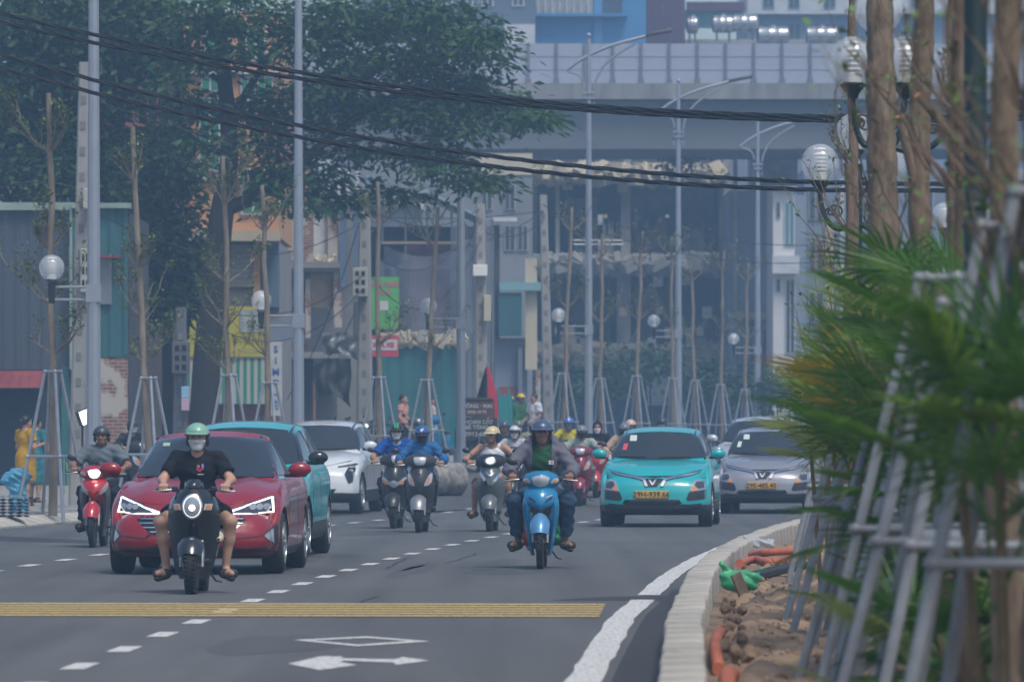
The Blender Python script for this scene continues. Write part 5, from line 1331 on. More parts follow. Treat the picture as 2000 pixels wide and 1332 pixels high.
utility_pole(354, 600, 350, 127, .13, 'stout grey pole with hanging boxes before the striped shop', [(338, 668, 372, 730, 'meter_box', m_boxd), (356, 755, 371, 778, 'poster', mat('poster_blue', (.25, .45, .6), .6)), (356, 778, 371, 802, 'poster', mat('poster_pink', (.5, .35, .45), .6))], mat('sooty_pole', (.13, .135, .15), .9, var=.2, scale=3))
utility_pole(712, 372, 712, 150, .17, 'wire-wrapped dark pole with meter box beside the green banner', [(690, 524, 719, 580, 'meter_box', m_boxc), (691, 590, 701, 660, 'cable_box', m_boxd)])
utility_pole(938, 398, 940, 163, .15, 'concrete pole with white boxes at the corrugated wall', [(924, 518, 952, 540, 'cable_box', m_louv), (945, 577, 959, 628, 'cable_box', mat('cream_box', (.50, .47, .35), .6))])
utility_pole(1061, 381, 1073, 172, .13, 'leaning concrete pole right of the cream column')
wires = []
def wire(p0, p1, sag, r, label, name='cable', twist=0, group='overhead wires'):
    p0, p1 = Vector(p0), Vector(p1); L = (p1 - p0).length; n = 14 if not twist else int(L / .12)
    base = [p0.lerp(p1, i / n) - Vector((0, 0, sag * 4 * (i / n) * (1 - i / n))) for i in range(n + 1)]
    root = empty(name, p0, 0, label, 'cable', group)
    if not twist: MB().tube([b - p0 for b in base], r, 5).build('conductor', m_cable, root, True)
    else:
        u, w = basis(p1 - p0)
        for k in range(twist):
            MB().tube([b - p0 + (u * math.cos(i * .6 + 6.283 * k / twist) + w * math.sin(i * .6 + 6.283 * k / twist)) * r * 1.05 for i, b in enumerate(base)], r, 6).build('strand', m_cable, root, True)
def bundle(pa, da, pb, db, mid, label):
    """mid = photo row at x=1000 where the cable hangs; sag follows from it"""
    A, B = at(*pa, da), at(*pb, db); t = (1000 - pa[0]) / (pb[0] - pa[0]); tt = t * da / (t * da + (1 - t) * db) if da != db else t
    dd = da + (db - da) * t; M_z = PZ(mid, dd); lin = A.z + (B.z - A.z) * t
    wire(A, B, (lin - M_z) / (4 * t * (1 - t)), .016, label, 'twisted_cable', 3, 'twisted cables slung across the road')
bundle((-160, -15), 84, (2160, 218), 76, 188, 'topmost twisted cable slung across the road')
bundle((-160, 5), 84, (2160, 226), 76, 198, 'second twisted cable just under the topmost one')
bundle((-160, 58), 84, (2160, 352), 76, 303, 'third twisted cable crossing below the first pair')
bundle((-160, 85), 84, (2160, 362), 76, 323, 'lowest twisted cable passing behind the twin globe lamp')
for a, b, s, lb in (((560, 405, 150), (1063, 412, 172), .25, 'thin wire from the leaning pole to the wire-wrapped pole'), ((1063, 412, 172), (1700, 478, 190), .35, 'wire running right from the leaning pole'), ((1063, 415, 172), (1700, 500, 190), .7, 'lower sagging wire right of the leaning pole'),
                    ((1063, 413, 172), (880, 490, 160), .15, 'short drooping wire left of the leaning pole'), ((185, 196, 108), (720, 300, 150), .3, 'pale wire from the tall pole toward the houses'), ((-40, 385, 108), (160, 372, 108), -.2, 'wire entering the tall pole past the shed roof'),
                    ((160, 400, 108), (712, 430, 150), .9, 'sagging wire from the tall pole past the big trunk'), ((362, 590, 127), (712, 535, 150), .6, 'wire from the stout pole to the meter pole'), ((362, 600, 127), (712, 560, 150), 1.0, 'lower wire from the stout pole to the meter pole'),
                    ((712, 400, 150), (938, 408, 163), .5, 'wire between the two poles across the netted shed'), ((712, 480, 150), (938, 420, 163), 1.0, 'loose wire across the netted shed front'), ((712, 520, 150), (938, 470, 163), 1.4, 'slack wire across the netted shed front'), ((712, 400, 150), (560, 780, 150), .5, 'wire bundle falling left from the meter pole'),
                    ((712, 560, 150), (600, 720, 151), .5, 'drooping wire beside the torn tarpaulin'), ((938, 410, 163), (905, 500, 165), .1, 'service wire at the corrugated wall'), ((938, 450, 163), (1063, 430, 172), .3, 'slack wire to the leaning pole')):
    wire(at(*a), at(*b), s, .012, lb)
# ---------------------------------------------------------------- buildings, hoardings and the flyover
class BL:
    def __init__(s, name, label, cat, px0, px1, d, group=None):
        s.d = d; s.x = (PX(px0, d) + PX(px1, d)) / 2; s.z = GZ(d) + .1
        s.o = empty(name, (s.x, d, s.z), 0, label, cat, group)
    def r(s, px0, py0, px1, py1, dy=0.0):
        return PX(px0, s.d) - s.x, PX(px1, s.d) - s.x, (PZ(py1, s.d) - s.z) if py1 is not None else -.2, PZ(py0, s.d) - s.z
    def box(s, name, m, px0, py0, px1, py1, y0=0.0, y1=.1, parent=None, bev=0):
        a, b, c, e = s.r(px0, py0, px1, py1)
        return MB().box(((a + b) / 2, (y0 + y1) / 2, (c + e) / 2), (b - a, y1 - y0, e - c), bev=bev).build(name, m, parent or s.o)
    def corr(s, name, m, px0, py0, px1, py1, y=0.0, pitch=.16, amp=.025, parent=None, slant=0.0):
        """profiled metal sheet"""
        a, b, c, e = s.r(px0, py0, px1, py1); n = max(4, int((b - a) / pitch) * 4); V = []; F = []
        for i in range(n + 1):
            x = a + (b - a) * i / n; yy = y + (amp if i % 4 in (1, 2) else -amp)
            V += [(x, yy + slant, c), (x, yy, e), (x, yy + slant + .02, c), (x, yy + .02, e)]
        for i in range(n): k = 4 * i; F += [(k, k + 4, k + 5, k + 1), (k + 2, k + 3, k + 7, k + 6), (k, k + 2, k + 6, k + 4), (k + 1, k + 5, k + 7, k + 3)]
        return MB().add(V, F).build(name, m, parent or s.o)
    def sheets(s, name, m, px0, py0, px1, py1, y=0.0, w=1.0, pitch=.2, amp=.025):
        a, b, c, e = s.r(px0, py0, px1, py1); n = max(1, round((b - a) / w))
        for i in range(n):
            q0 = px0 + (px1 - px0) * i / n; q1 = px0 + (px1 - px0) * (i + 1) / n
            s.corr(name, m, q0, py0, q1 - .5, py1, y + (.006 if i % 2 else 0), pitch, amp)
    def window(s, px0, py0, px1, py1, mf, mp, y=-.02, bars=1, name='window'):
        w = s.box(name, mf, px0, py0, px1, py1, y - .05, y + .03)
        f = max(1.5, (px1 - px0) * .1); n = bars + 1; ww = (px1 - px0 - f) / n
        for i in range(n): s.box('pane', mp, px0 + f + ww * i, py0 + f, px0 + ww * (i + 1), py1 - f, y - .065, y - .045, parent=w)
        return w
def rubble(mb, a, b, y0, y1, z, n, rg, sz=(.05, .25)):
    for _ in range(n):
        l = rg.uniform(*sz); mb.box((rg.uniform(a, b), rg.uniform(y0, y1), z + rg.uniform(-.15, .12)), (l, l * rg.uniform(.5, 1), l * rg.uniform(.3, .8)), rg.uniform(0, 3), rg.uniform(0, 3), rg.uniform(0, 3))
def brickmat(name, c1, c2, mort):
    m = bpy.data.materials.new(name); m.use_nodes = True; nt = m.node_tree; b = nt.nodes['Principled BSDF']; b.inputs['Roughness'].default_value = .9
    tc = nt.nodes.new('ShaderNodeTexCoord'); mp = nt.nodes.new('ShaderNodeMapping'); mp.inputs['Rotation'].default_value = (R(90), 0, 0)
    br = nt.nodes.new('ShaderNodeTexBrick'); br.inputs['Scale'].default_value = 1.0; br.inputs['Brick Width'].default_value = .22; br.inputs['Row Height'].default_value = .075; br.inputs['Mortar Size'].default_value = .012
    br.inputs['Color1'].default_value = (*c1, 1); br.inputs['Color2'].default_value = (*c2, 1); br.inputs['Mortar'].default_value = (*mort, 1)
    nt.links.new(tc.outputs['Object'], mp.inputs[0]); nt.links.new(mp.outputs[0], br.inputs[0])
    n = nt.nodes.new('ShaderNodeTexNoise'); n.inputs['Scale'].default_value = 1.6; n.inputs['Detail'].default_value = 8; nt.links.new(tc.outputs['Object'], n.inputs['Vector'])
    rp = nt.nodes.new('ShaderNodeValToRGB'); rp.color_ramp.elements[0].position = .47; rp.color_ramp.elements[1].position = .53; nt.links.new(n.outputs['Fac'], rp.inputs[0])
    mx = nt.nodes.new('ShaderNodeMix'); mx.data_type = 'RGBA'; mx.inputs[7].default_value = (.42, .39, .35, 1); nt.links.new(br.outputs[0], mx.inputs[6]); nt.links.new(rp.outputs[0], mx.inputs[0]); nt.links.new(mx.outputs[2], b.inputs['Base Color'])
    bp = nt.nodes.new('ShaderNodeBump'); bp.inputs['Strength'].default_value = .5; nt.links.new(br.outputs[1], bp.inputs['Height']); bp.invert = True; nt.links.new(bp.outputs[0], b.inputs['Normal'])
    return m
m_brick = brickmat('patchy_brick', (.26, .10, .06), (.19, .08, .05), (.30, .28, .25))
m_shed = mat('shed_grey_sheet', (.06, .075, .10), .6, var=.2, scale=.6, stretch=(1, 1, .2)); m_tealw = mat('teal_sheet', (.03, .115, .125), .55, var=.2, scale=.7, stretch=(1, 1, .25)); m_tealf = mat('hoarding_teal', (.025, .13, .13), .5, var=.15, scale=.8)
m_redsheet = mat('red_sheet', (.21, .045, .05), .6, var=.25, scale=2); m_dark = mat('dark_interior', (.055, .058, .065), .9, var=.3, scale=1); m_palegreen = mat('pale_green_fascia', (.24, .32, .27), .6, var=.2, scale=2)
m_peach = mat('peach_plaster', (.56, .30, .15), .85, var=.12, scale=.8, bump=.15); m_whitep = mat('white_plaster', (.55, .56, .57), .85, var=.15, scale=1.2); m_greensh = mat('green_shutter', (.03, .22, .12), .6)
m_conc = mat('raw_concrete', (.24, .235, .225), .9, var=.25, scale=.8, bump=.3, bscale=8); m_conc2 = mat('pale_concrete', (.34, .33, .31), .9, var=.3, scale=.9, bump=.3, bscale=8); m_yel = mat('yellow_sign', (.52, .46, .04), .6, var=.06, scale=1)
m_wing = mat('window_glass', (.03, .045, .06), .08, spec=.8); m_bluew = mat('blue_wall', (.06, .22, .45), .7, var=.08, scale=.3); m_maroon = mat('maroon_sheet', (.10, .04, .065), .7, var=.15, scale=.5)
m_greyblue = mat('grey_blue_wall', (.22, .26, .32), .8, var=.1, scale=.4); m_cream = mat('cream_plaster', (.50, .44, .32), .85, var=.15, scale=.8); m_corr = mat('bare_corrugated', (.22, .24, .26), .5, .5, var=.2, scale=1, stretch=(1, 1, .2))
m_grn_ban = mat('green_banner', (.11, .42, .10), .6); m_pinkt = mat('pink_print', (.62, .12, .25), .6); m_redsign = mat('red_sign', (.55, .05, .08), .5); m_net = mat('grey_netting', (.16, .18, .21), .9, alpha=.55, var=.2, scale=3); m_tarp = mat('dark_tarpaulin', (.04, .045, .05), .7, var=.3, scale=2, bump=.6, bscale=5)
rg = random.Random(3)

# 1 grey shed with the teal corner
b = BL('metal_shed', 'grey sheet-metal shed with red lean-to awning and teal corner', 'shed', -120, 255, 128)
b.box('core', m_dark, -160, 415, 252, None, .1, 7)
b.sheets('cladding_sheet', m_shed, -160, 410, 140, 722, 0, 1.0, .25, .012)
b.sheets('cladding_sheet', m_shed, 92, 722, 140, None, 0, 1.0, .25, .012)
b.sheets('cladding_sheet', m_tealw, 142, 405, 252, 698, -.25, .6, .2, .02)
b.box('brick_wall', m_brick, 196, 700, 250, None, -.24, .05)
b.box('fascia', m_palegreen, -160, 396, 145, 411, -.14, .12); b.box('fascia', m_palegreen, 142, 398, 257, 408, -.4, .12)
b.box('corner_flashing', m_palegreen, 138, 400, 143, 722, -.3, .02)
b.corr('awning_sheet', m_redsheet, -160, 724, 90, 758, -.1, .2, .02, slant=-1.0)
b.box('shutter', m_tealf, 120, 715, 134, None, -.05, -.02)
b.box('louvre_window', m_corr, 196, 505, 220, 595, -.32, -.27); b.box('window_hood', m_redsheet, 195, 500, 240, 505, -.6, -.27)
b.box('doorway', mat('blue_dark_doorway', (.025, .035, .055), .8), -160, 760, 92, None, -.03, -.005)
# 2 house behind the left trees
b = BL('house', 'brownish house with red-brown window frames behind the left tree', 'house', 200, 345, 150)
b.box('wall', mat('brown_grey_plaster', (.12, .10, .10), .9, var=.2, scale=.8), 150, 60, 345, None, 0, 8)
mrb = mat('red_brown_frame', (.26, .10, .08), .7)
for r0 in ((228, 168, 262, 240), (268, 172, 310, 240), (228, 262, 262, 330), (270, 262, 312, 330), (230, 90, 262, 150), (270, 90, 310, 150)): b.window(*r0, mrb, m_wing)
b.box('parapet', mrb, 150, 240, 345, 250, -.3, .02)
# 3 peach house with shop and yellow sign
b = BL('house', 'peach house with green shutters above the yellow shop sign', 'house', 345, 548, 153)
b.box('wall', m_peach, 330, 25, 545, 462, 0, 9); b.box('corner_pilaster', m_whitep, 344, 40, 352, 462, -.08, 0); b.box('balcony_slab', m_cream, 325, 452, 548, 472, -.5, .02)
for r0 in ((388, 190, 432, 335), (470, 150, 500, 198), (503, 150, 534, 198), (392, 150, 430, 180), (470, 330, 520, 420), (400, 60, 440, 130), (480, 60, 520, 120)): b.window(*r0, m_whitep, m_greensh, bars=1)
for y in (140, 345): b.box('cornice', m_whitep, 340, y, 547, y + 6, -.16, .02)
b.box('ground_wall', m_conc, 335, 472, 545, None, .25, 8.8); b.box('roller_shutter', m_whitep, 425, 478, 492, 560, .15, .24)
for k in range(8): b.box('shutter_slat', m_conc2, 426, 480 + k * 10, 491, 487 + k * 10, .13, .15)
b.box('side_panel', m_peach, 494, 472, 508, 600, .1, .24); b.box('blue_door', mat('blue_frame', (.10, .16, .24), .6), 512, 472, 545, 600, .12, .24)
sgn = b.box('shop_sign', m_yel, 348, 600, 526, 697, -.75, -.6); d_ = b.d - .77
text_mesh('sign_text', 'NHÀ NGHỈ', .30, mat('sign_text_ochre', (.38, .32, .06), .7), sgn, (PX(462, b.d) - b.x, -.765, PZ(664, b.d) - b.z)); text_mesh('sign_text', 'HOÀNG NGÂN', .16, mat('sign_text_pale', (.52, .5, .3), .7), sgn, (PX(470, b.d) - b.x, -.765, PZ(686, b.d) - b.z))
b.box('sign_photo', mat('sign_photo_grey', (.34, .38, .36), .6, var=.4, scale=4), 470, 606, 524, 650, -.77, -.75, parent=sgn)
ms1 = mat('awning_green', (.05, .27, .20), .8); ms2 = mat('awning_white', (.46, .50, .46), .8)
n = 30
for k in range(n):
    a0 = 318 + (526 - 318) * k / n; a1 = 318 + (526 - 318) * (k + 1) / n
    b.box('awning_strip', ms1 if k % 2 else ms2, a0, 700, a1 - .2, 789, -.7 + .01 * (k % 2), -.66 + .01 * (k % 2))
b.box('plinth_wall', mat('reddish_wall', (.24, .12, .11), .9, var=.2, scale=1), 330, 790, 545, None, -.4, .2)
sg = b.box('vertical_sign', m_whitep, 530, 668, 553, 812, -.8, -.7)
for i, ch in enumerate('SIMTHẺ'): text_mesh('sign_letter', ch, .24, mat('blue_letter', (.06, .14, .42), .6), sg, (PX(541, b.d) - b.x, -.805, PZ(684 + i * 22, b.d) - b.z), bold=.008)
b.box('grey_board', mat('blue_grey_board', (.20, .24, .30), .6), 532, 628, 577, 668, -.72, -.66)
# 4 half demolished brick house
b = BL('demolished_house', 'half demolished brick house with broken plaster and open rooms', 'ruin', 548, 695, 164)
b.box('rear_wall', m_conc, 540, 395, 690, None, 4, 4.3)
for p in ((545, 400, 562, 510), (590, 395, 612, 520), (640, 380, 660, 515), (548, 530, 560, 690), (596, 545, 606, 660), (652, 520, 668, 640)): b.box('brick_pier', m_brick, *p, 0, .45)
b.box('plaster_panel', m_whitep, 612, 410, 640, 512, .2, .3); b.box('plaster_panel', m_cream, 562, 405, 590, 512, .25, .35); b.box('plaster_panel', mat('stained_plaster', (.42, .34, .24), .9, var=.3, scale=1.5), 606, 535, 650, 600, .3, .4); b.box('brick_panel', m_brick, 560, 545, 596, 700, .5, .65)
for p in ((540, 512, 664, 524), (540, 688, 630, 697)): b.box('floor_slab', m_conc, *p, -.35, 4.0)
rb = MB(); x0, x1, z0, z1 = b.r(545, 506, 660, 514); rubble(rb, x0, x1, -.2, 1, z1, 70, rg, (.05, .2)); o = rb.build('rubble', m_cream, b.o); o['kind'] = 'stuff'
b.box('blue_frame', mat('blue_frame', (.10, .16, .24), .6), 664, 400, 676, 560, -.1, .2); b.box('blue_frame', mat('blue_frame', (.1, .16, .24), .6), 690, 400, 700, 560, -.1, .2); b.box('upper_wall', m_greyblue, 655, 300, 722, 385, .3, 3); b.box('upper_slab', m_whitep, 655, 384, 705, 396, -.3, 3)
for x in (660, 678, 696): b.box('parapet_post', m_whitep, x, 330, x + 5, 384, -.2, 0)
b.box('upper_parapet', m_peach, 545, 330, 600, 400, .6, 2)
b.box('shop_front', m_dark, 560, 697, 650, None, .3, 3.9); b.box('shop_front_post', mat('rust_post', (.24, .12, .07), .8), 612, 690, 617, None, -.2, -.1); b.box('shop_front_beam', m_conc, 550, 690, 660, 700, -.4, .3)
t = BL('tarpaulin', 'dark torn tarpaulin and grey sheet hung beside the wire-wrapped pole', 'tarpaulin', 615, 700, 160)
for nm, m_, pts in (('grey_sheet', m_corr, (630, 650, 700, 702)), ('black_sheet', m_tarp, (612, 700, 685, 790))):
    a, bb, c, e = t.r(*pts); V = []; F = []; n = 14
    for i in range(n + 1):
        for j in range(n + 1):
            u, v = i / n, j / n; V.append((a + (bb - a) * u + .05 * math.sin(v * 7 + u * 3) * (1 - v), .12 * math.sin(u * 9 + 1.5 * math.sin(v * 5)) + .05 * math.sin(u * 23), e + (c - e) * (1 - v) * (1 - .22 * math.sin(u * 3.1 + .4)) ))
    for i in range(n):
        for j in range(n): k = i * (n + 1) + j; F.append((k, k + 1, k + n + 2, k + n + 1))
    np_mesh(nm, V, F, m_, t.o, True)
# 5 netted shed and hoarding
b = BL('netted_shed', 'dark steel-framed shed with gable roof and hanging maroon sheet', 'shed', 700, 968, 186)
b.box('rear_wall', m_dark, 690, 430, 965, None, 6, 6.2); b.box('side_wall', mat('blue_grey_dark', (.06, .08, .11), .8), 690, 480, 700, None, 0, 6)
ax0, ax1, _, apex = b.r(700, 372, 968, 400); _, _, _, eave = b.r(0, 428, 0, 430); xa = PX(832, b.d) - b.x
rf = MB(); rf.rings([[(ax0 - .2, -.5, PZ(398, b.d) - b.z), (xa, -.5, apex), (ax1 - .3, -.5, eave), (ax1 - .3, -.5, eave - .07), (xa, -.5, apex - .08), (ax0 - .2, -.5, PZ(398, b.d) - b.z - .07)], [(ax0 - .2, 7, PZ(398, b.d) - b.z), (xa, 7, apex), (ax1 - .3, 7, eave), (ax1 - .3, 7, eave - .07), (xa, 7, apex - .08), (ax0 - .2, 7, PZ(398, b.d) - b.z - .07)]]); rf.build('roof', mat('pale_blue_roof', (.30, .38, .45), .5, var=.1, scale=1), b.o)
for x in (706, 745, 790, 832, 880, 925, 960): b.box('truss_post', m_boxd, x, 405 + abs(x - 832) * .18, x + 4, None if x in (706, 960, 790, 880) else 475, -.1, 0)
for y in (472, 520): b.box('truss_beam', mat('tan_beam', (.28, .22, .13), .8) if y == 472 else m_boxd, 745, y, 930, y + 5, -.12, -.02)
tr = MB()
for (x0, y0), (x1, y1) in (((706, 470), (790, 400)), ((790, 400), (832, 470)), ((832, 470), (880, 395)), ((880, 395), (930, 470))): tr.cyl((PX(x0, b.d) - b.x, -.05, PZ(y0, b.d) - b.z), (PX(x1, b.d) - b.x, -.05, PZ(y1, b.d) - b.z), .03, n=6)
tr.build('truss_bracing', m_boxd, b.o)
b.box('maroon_sheet', m_maroon, 795, 478, 882, 652, .1, .15); b.box('strip_lamp', m_louv, 818, 402, 840, 410, -.3, -.1)
b.sheets('corrugated_sheet', m_corr, 893, 468, 965, None, -.3, 1.0, .18, .03)
nt_ = BL('netting', 'grey safety netting draped across the dark shed front', 'netting', 745, 960, 183)
for pts, ph in (((750, 480, 905, 640), 0), ((880, 425, 962, 600), 2), ((735, 500, 800, 560), 4)):
    a, bb, c, e = nt_.r(*pts); V = []; F = []; n = 16
    for i in range(n + 1):
        for j in range(n + 1):
            u, v = i / n, j / n; V.append((a + (bb - a) * u, .15 * math.sin(u * 11 + ph + 2 * v), c + (e - c) * v - .8 * math.sin(math.pi * u) * (1 - v * .6)))
    for i in range(n):
        for j in range(n): k = i * (n + 1) + j; F.append((k, k + 1, k + n + 2, k + n + 1))
    np_mesh('net', V, F, m_net, nt_.o, True)
b = BL('banner', 'green advertising banner with pink print above the red sign', 'banner', 723, 782, 170)
o = b.box('cloth', m_grn_ban, 723, 541, 779, 643, -.02, .02); text_mesh('print', 'CHO THUÊ', .145, m_pinkt, o, (PX(751, b.d) - b.x, -.03, PZ(556, b.d) - b.z), bold=.008); text_mesh('print', 'NHÀ', .16, m_pinkt, o, (PX(751, b.d) - b.x, -.03, PZ(572, b.d) - b.z), bold=.008)
b.box('print_photo', m_whitep, 735, 588, 758, 606, -.03, -.02, parent=o); b.box('frame', m_boxd, 720, 538, 724, 700, 0, .05)
b = BL('shop_sign', 'small red and white shop sign under the green banner', 'sign', 692, 779, 169)
o = b.box('board', m_redsign, 692, 655, 778, 696, -.02, .1); b.box('white_band', m_whitep, 722, 663, 776, 684, -.03, -.02, parent=o); text_mesh('sign_text', 'SỬA XE', .17, m_redsign, o, (PX(749, b.d) - b.x, -.04, PZ(674, b.d) - b.z), bold=.008); b.box('post', m_boxd, 700, 696, 704, None, 0, .06)
b = BL('hoarding', 'teal sheet-metal hoarding closing off the demolition site', 'hoarding', 742, 898, 176)
b.sheets('hoarding_sheet', m_tealf, 742, 672, 898, None, 0, 1.1, .3, .008)
rb = MB(); x0, x1, z0, z1 = b.r(745, 665, 905, 676); rubble(rb, x0, x1, -.2, 1.2, z1 + .02, 130, rg, (.08, .35)); o = rb.build('broken_awning', m_cream, b.o); o['kind'] = 'stuff'
for i in range(7):
    a = 790 + i * 16; q = b.box('broken_board', m_conc2 if i % 2 else m_cream, a, 640 + rg.uniform(-6, 14), a + 20, 668, -.25, -.18); q.rotation_euler = (rg.uniform(-.1, .1), rg.uniform(-.05, .05), 0)
# 6 corner buildings right of the shed
b = BL('corner_building', 'narrow grey building with cream corner column and teal box', 'building', 968, 1055, 198)
b.box('wall', m_greyblue, 960, 660, 1030, None, .3, 5); b.box('cream_column', m_cream, 1026, 505, 1049, 722, -.1, .3); b.box('brick_column', m_brick, 1046, 722, 1056, None, -.1, .3); b.box('teal_box', m_tealw, 974, 572, 1019, 656, -.3, .3); b.box('dark_post', m_dark, 958, 440, 976, 660, -.1, .3); b.box('red_base', mat('red_base', (.26, .06, .05), .8), 975, 755, 1010, 772, .2, .32); b.box('pale_ledge', mat('pale_teal', (.20, .38, .40), .6), 975, 552, 1058, 568, -.4, .2); b.box('metal_sheet', m_whitep, 962, 426, 1010, 434, -.6, .2); b.box('ground_post', m_corr, 1012, 680, 1020, None, -.1, .3)
b = BL('apartment_block', 'pale concrete block rising behind the netted shed', 'building', 700, 1100, 222)
b.box('wall', mat('mid_concrete', (.20, .21, .22), .9, var=.2, scale=.4), 690, 305, 1040, None, 0, 9); b.box('cream_band', m_cream, 930, 300, 1040, 342, -.05, .02); b.box('roof_edge', m_whitep, 690, 395, 830, 402, -.4, .02)
for x in (940, 985, 1010): b.window(x, 440, x + 22, 490, m_conc2, m_wing)
for x in (940, 985): b.window(x, 360, x + 22, 410, m_conc2, m_wing)
# 7 demolished concrete frame under the flyover
b = BL('concrete_ruin', 'gutted concrete building with ragged floor slabs under the flyover', 'ruin', 1035, 1425, 246)
b.box('rear_wall', mat('dark_concrete', (.10, .098, .095), .95, var=.6, scale=.45), 1040, 240, 1420, None, 6, 6.3); b.box('side_wall', m_conc, 1030, 240, 1050, None, 2, 6); b.box('side_wall', m_conc2, 1412, 240, 1424, None, -.2, 6)  # rear wall in dark, strongly mottled concrete
for y in (333, 510, 686): b.box('floor_slab', m_conc, 1040, y, 1420, y + 13, 0, 6)
for p in ((1218, 285, 1232, 335), (1213, 345, 1232, 510), (1205, 523, 1232, 686), (1085, 345, 1093, 510), (1330, 300, 1342, 333), (1318, 523, 1328, 686), (1405, 345, 1414, 510), (1205, 699, 1225, None), (1100, 699, 1112, None), (1400, 699, 1412, None)): b.box('column', m_conc2, *p, .2, .7)
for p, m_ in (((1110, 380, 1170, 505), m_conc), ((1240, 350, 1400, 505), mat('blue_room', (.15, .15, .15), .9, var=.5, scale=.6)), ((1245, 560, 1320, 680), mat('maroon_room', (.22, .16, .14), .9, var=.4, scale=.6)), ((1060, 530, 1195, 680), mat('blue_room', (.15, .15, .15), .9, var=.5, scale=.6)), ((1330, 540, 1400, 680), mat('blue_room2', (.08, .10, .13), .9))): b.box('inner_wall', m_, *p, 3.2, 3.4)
for y in (338, 514, 690):
    rb = MB(); x0, x1, z0, z1 = b.r(1045, y, 1415, y + 10); rubble(rb, x0, x1, -.5, .4, z1 - .05, 420, rg, (.08, .75)); o = rb.build('rubble', m_cream if y != 514 else m_conc2, b.o); o['kind'] = 'stuff'
for i in range(46):
    px = rg.uniform(1050, 1405); y = rg.choice((345, 352, 520, 522, 495, 640, 660, 600, 318, 420, 670)); s_ = rg.uniform(6, 22); q = b.box('hanging_fragment', rg.choice((m_cream, m_conc2, m_whitep)), px, y, px + s_, y + s_ * rg.uniform(.8, 2), -.3, -.12); q.rotation_euler = (0, 0, 0)
for i in range(14):
    a = rg.uniform(1050, 1390); w_ = rg.uniform(14, 46); fl0 = rg.choice((510, 686, 333)); h_ = rg.uniform(25, 110) if fl0 != 333 else rg.uniform(8, 30)
    zb_, zt_ = PZ(fl0, b.d) - b.z, PZ(fl0 - h_, b.d) - b.z; xa, xb = PX(a, b.d) - b.x, PX(a + w_, b.d) - b.x; yy = rg.uniform(.6, 2.6)
    top = [(xb, zt_ * rg.uniform(.97, 1.0))] + [(xb + (xa - xb) * (k + 1) / 6, zb_ + (zt_ - zb_) * rg.uniform(.45, 1)) for k in range(5)]
    MB().prism([(xa, zb_), (xb, zb_)] + top, 'y', yy, yy + .2).build('broken_wall', rg.choice((m_cream, m_conc2, m_brick, m_whitep, m_conc)), b.o)
for i in range(26):
    a = rg.uniform(1050, 1410); y_ = rg.choice((340, 516, 692)); p0 = Vector((PX(a, b.d) - b.x, -.1, PZ(y_, b.d) - b.z)); MB().tube([p0, p0 + Vector((rg.uniform(-.2, .2), -.15, -.3)), p0 + Vector((rg.uniform(-.5, .5), -.2, -rg.uniform(.5, 1.1)))], .022, 5).build('bent_rebar', m_boxd, b.o)
rail = MB()
for y in (470, 478): rail.cyl((PX(1120, b.d) - b.x, -.1, PZ(y, b.d) - b.z), (PX(1218, b.d) - b.x, -.1, PZ(y, b.d) - b.z), .03, n=6)
rail.build('bent_rail', m_galv, b.o)
sh = b.box('hung_cloth', m_whitep, 1168, 470, 1180, 520, -.4, -.3)
b.box('white_hoarding', m_whitep, 1262, 735, 1312, 792, -1.2, -1.1)
b.box('blue_hoarding', mat('blue_hoarding', (.05, .10, .14), .7), 1050, 780, 1500, None, -1.0, -.9)
# 8 houses farther round the bend
b = BL('house', 'flat blue-grey house wall right of the concrete ruin', 'house', 1424, 1512, 240)
b.box('wall', m_greyblue, 1424, 372, 1512, None, 0, 6); b.box('recess', mat('blue_room2', (.08, .10, .13), .9), 1440, 625, 1505, None, -.03, .02); b.box('ledge', m_conc2, 1422, 610, 1514, 622, -.4, .02); b.box('upper_floor', mat('rubble_grey', (.28, .28, .28), .9, var=.4, scale=2), 1470, 300, 1560, 372, 1, 5)
for x in (1436, 1462, 1488): b.window(x, 640, x + 18, 710, m_conc2, m_wing)
b.box('pipe', m_conc2, 1432, 290, 1440, 620, -.15, 0)
b = BL('house', 'tall narrow white house with slit windows beyond the bend', 'house', 1510, 1570, 232)
b.box('wall', mat('white_house_wall', (.60, .60, .59), .8, var=.06, scale=.5), 1510, 365, 1552, None, 0, 6); b.box('bay_wall', m_greyblue, 1552, 380, 1575, None, .5, 6)
for r0 in ((1516, 395, 1524, 425), (1516, 545, 1524, 570)): b.window(*r0, m_conc2, m_wing, bars=0)
b.window(1534, 545, 1553, 690, m_whitep, m_wing, bars=1); b.window(1532, 395, 1552, 480, m_whitep, mat('teal_pane', (.10, .22, .24), .2), bars=1); b.box('cornice', m_whitep, 1506, 365, 1556, 372, -.3, .02); b.box('balcony', m_whitep, 1508, 500, 1560, 535, -.5, .02)
b = BL('house', 'row-house front with cream and blue strips behind the palms', 'house', 1575, 1660, 250)
b.box('wall', m_greyblue, 1570, 330, 1900, None, 0, 6); b.box('cream_strip', mat('cream_strip', (.52, .44, .26), .8), 1612, 430, 1628, 620, -.1, .02); b.box('pale_column', m_whitep, 1640, 350, 1648, None, -.1, .02)
for x in (1580, 1596, 1655, 1690, 1730, 1770, 1810, 1850):
    for y in (370, 470, 570, 670): b.window(x, y, x + 13, y + 60, m_whitep, m_wing, bars=0)
b = BL('apartment_block', 'long pale apartment block behind the planted median', 'building', 1880, 2300, 262)
b.box('wall', mat('pale_block', (.40, .42, .44), .85, var=.1, scale=.3), 1880, 330, 2400, None, 0, 8)
for x in range(1890, 2380, 36):
    for y in range(350, 700, 60): b.window(x, y, x + 20, y + 36, m_whitep, m_wing, bars=1)
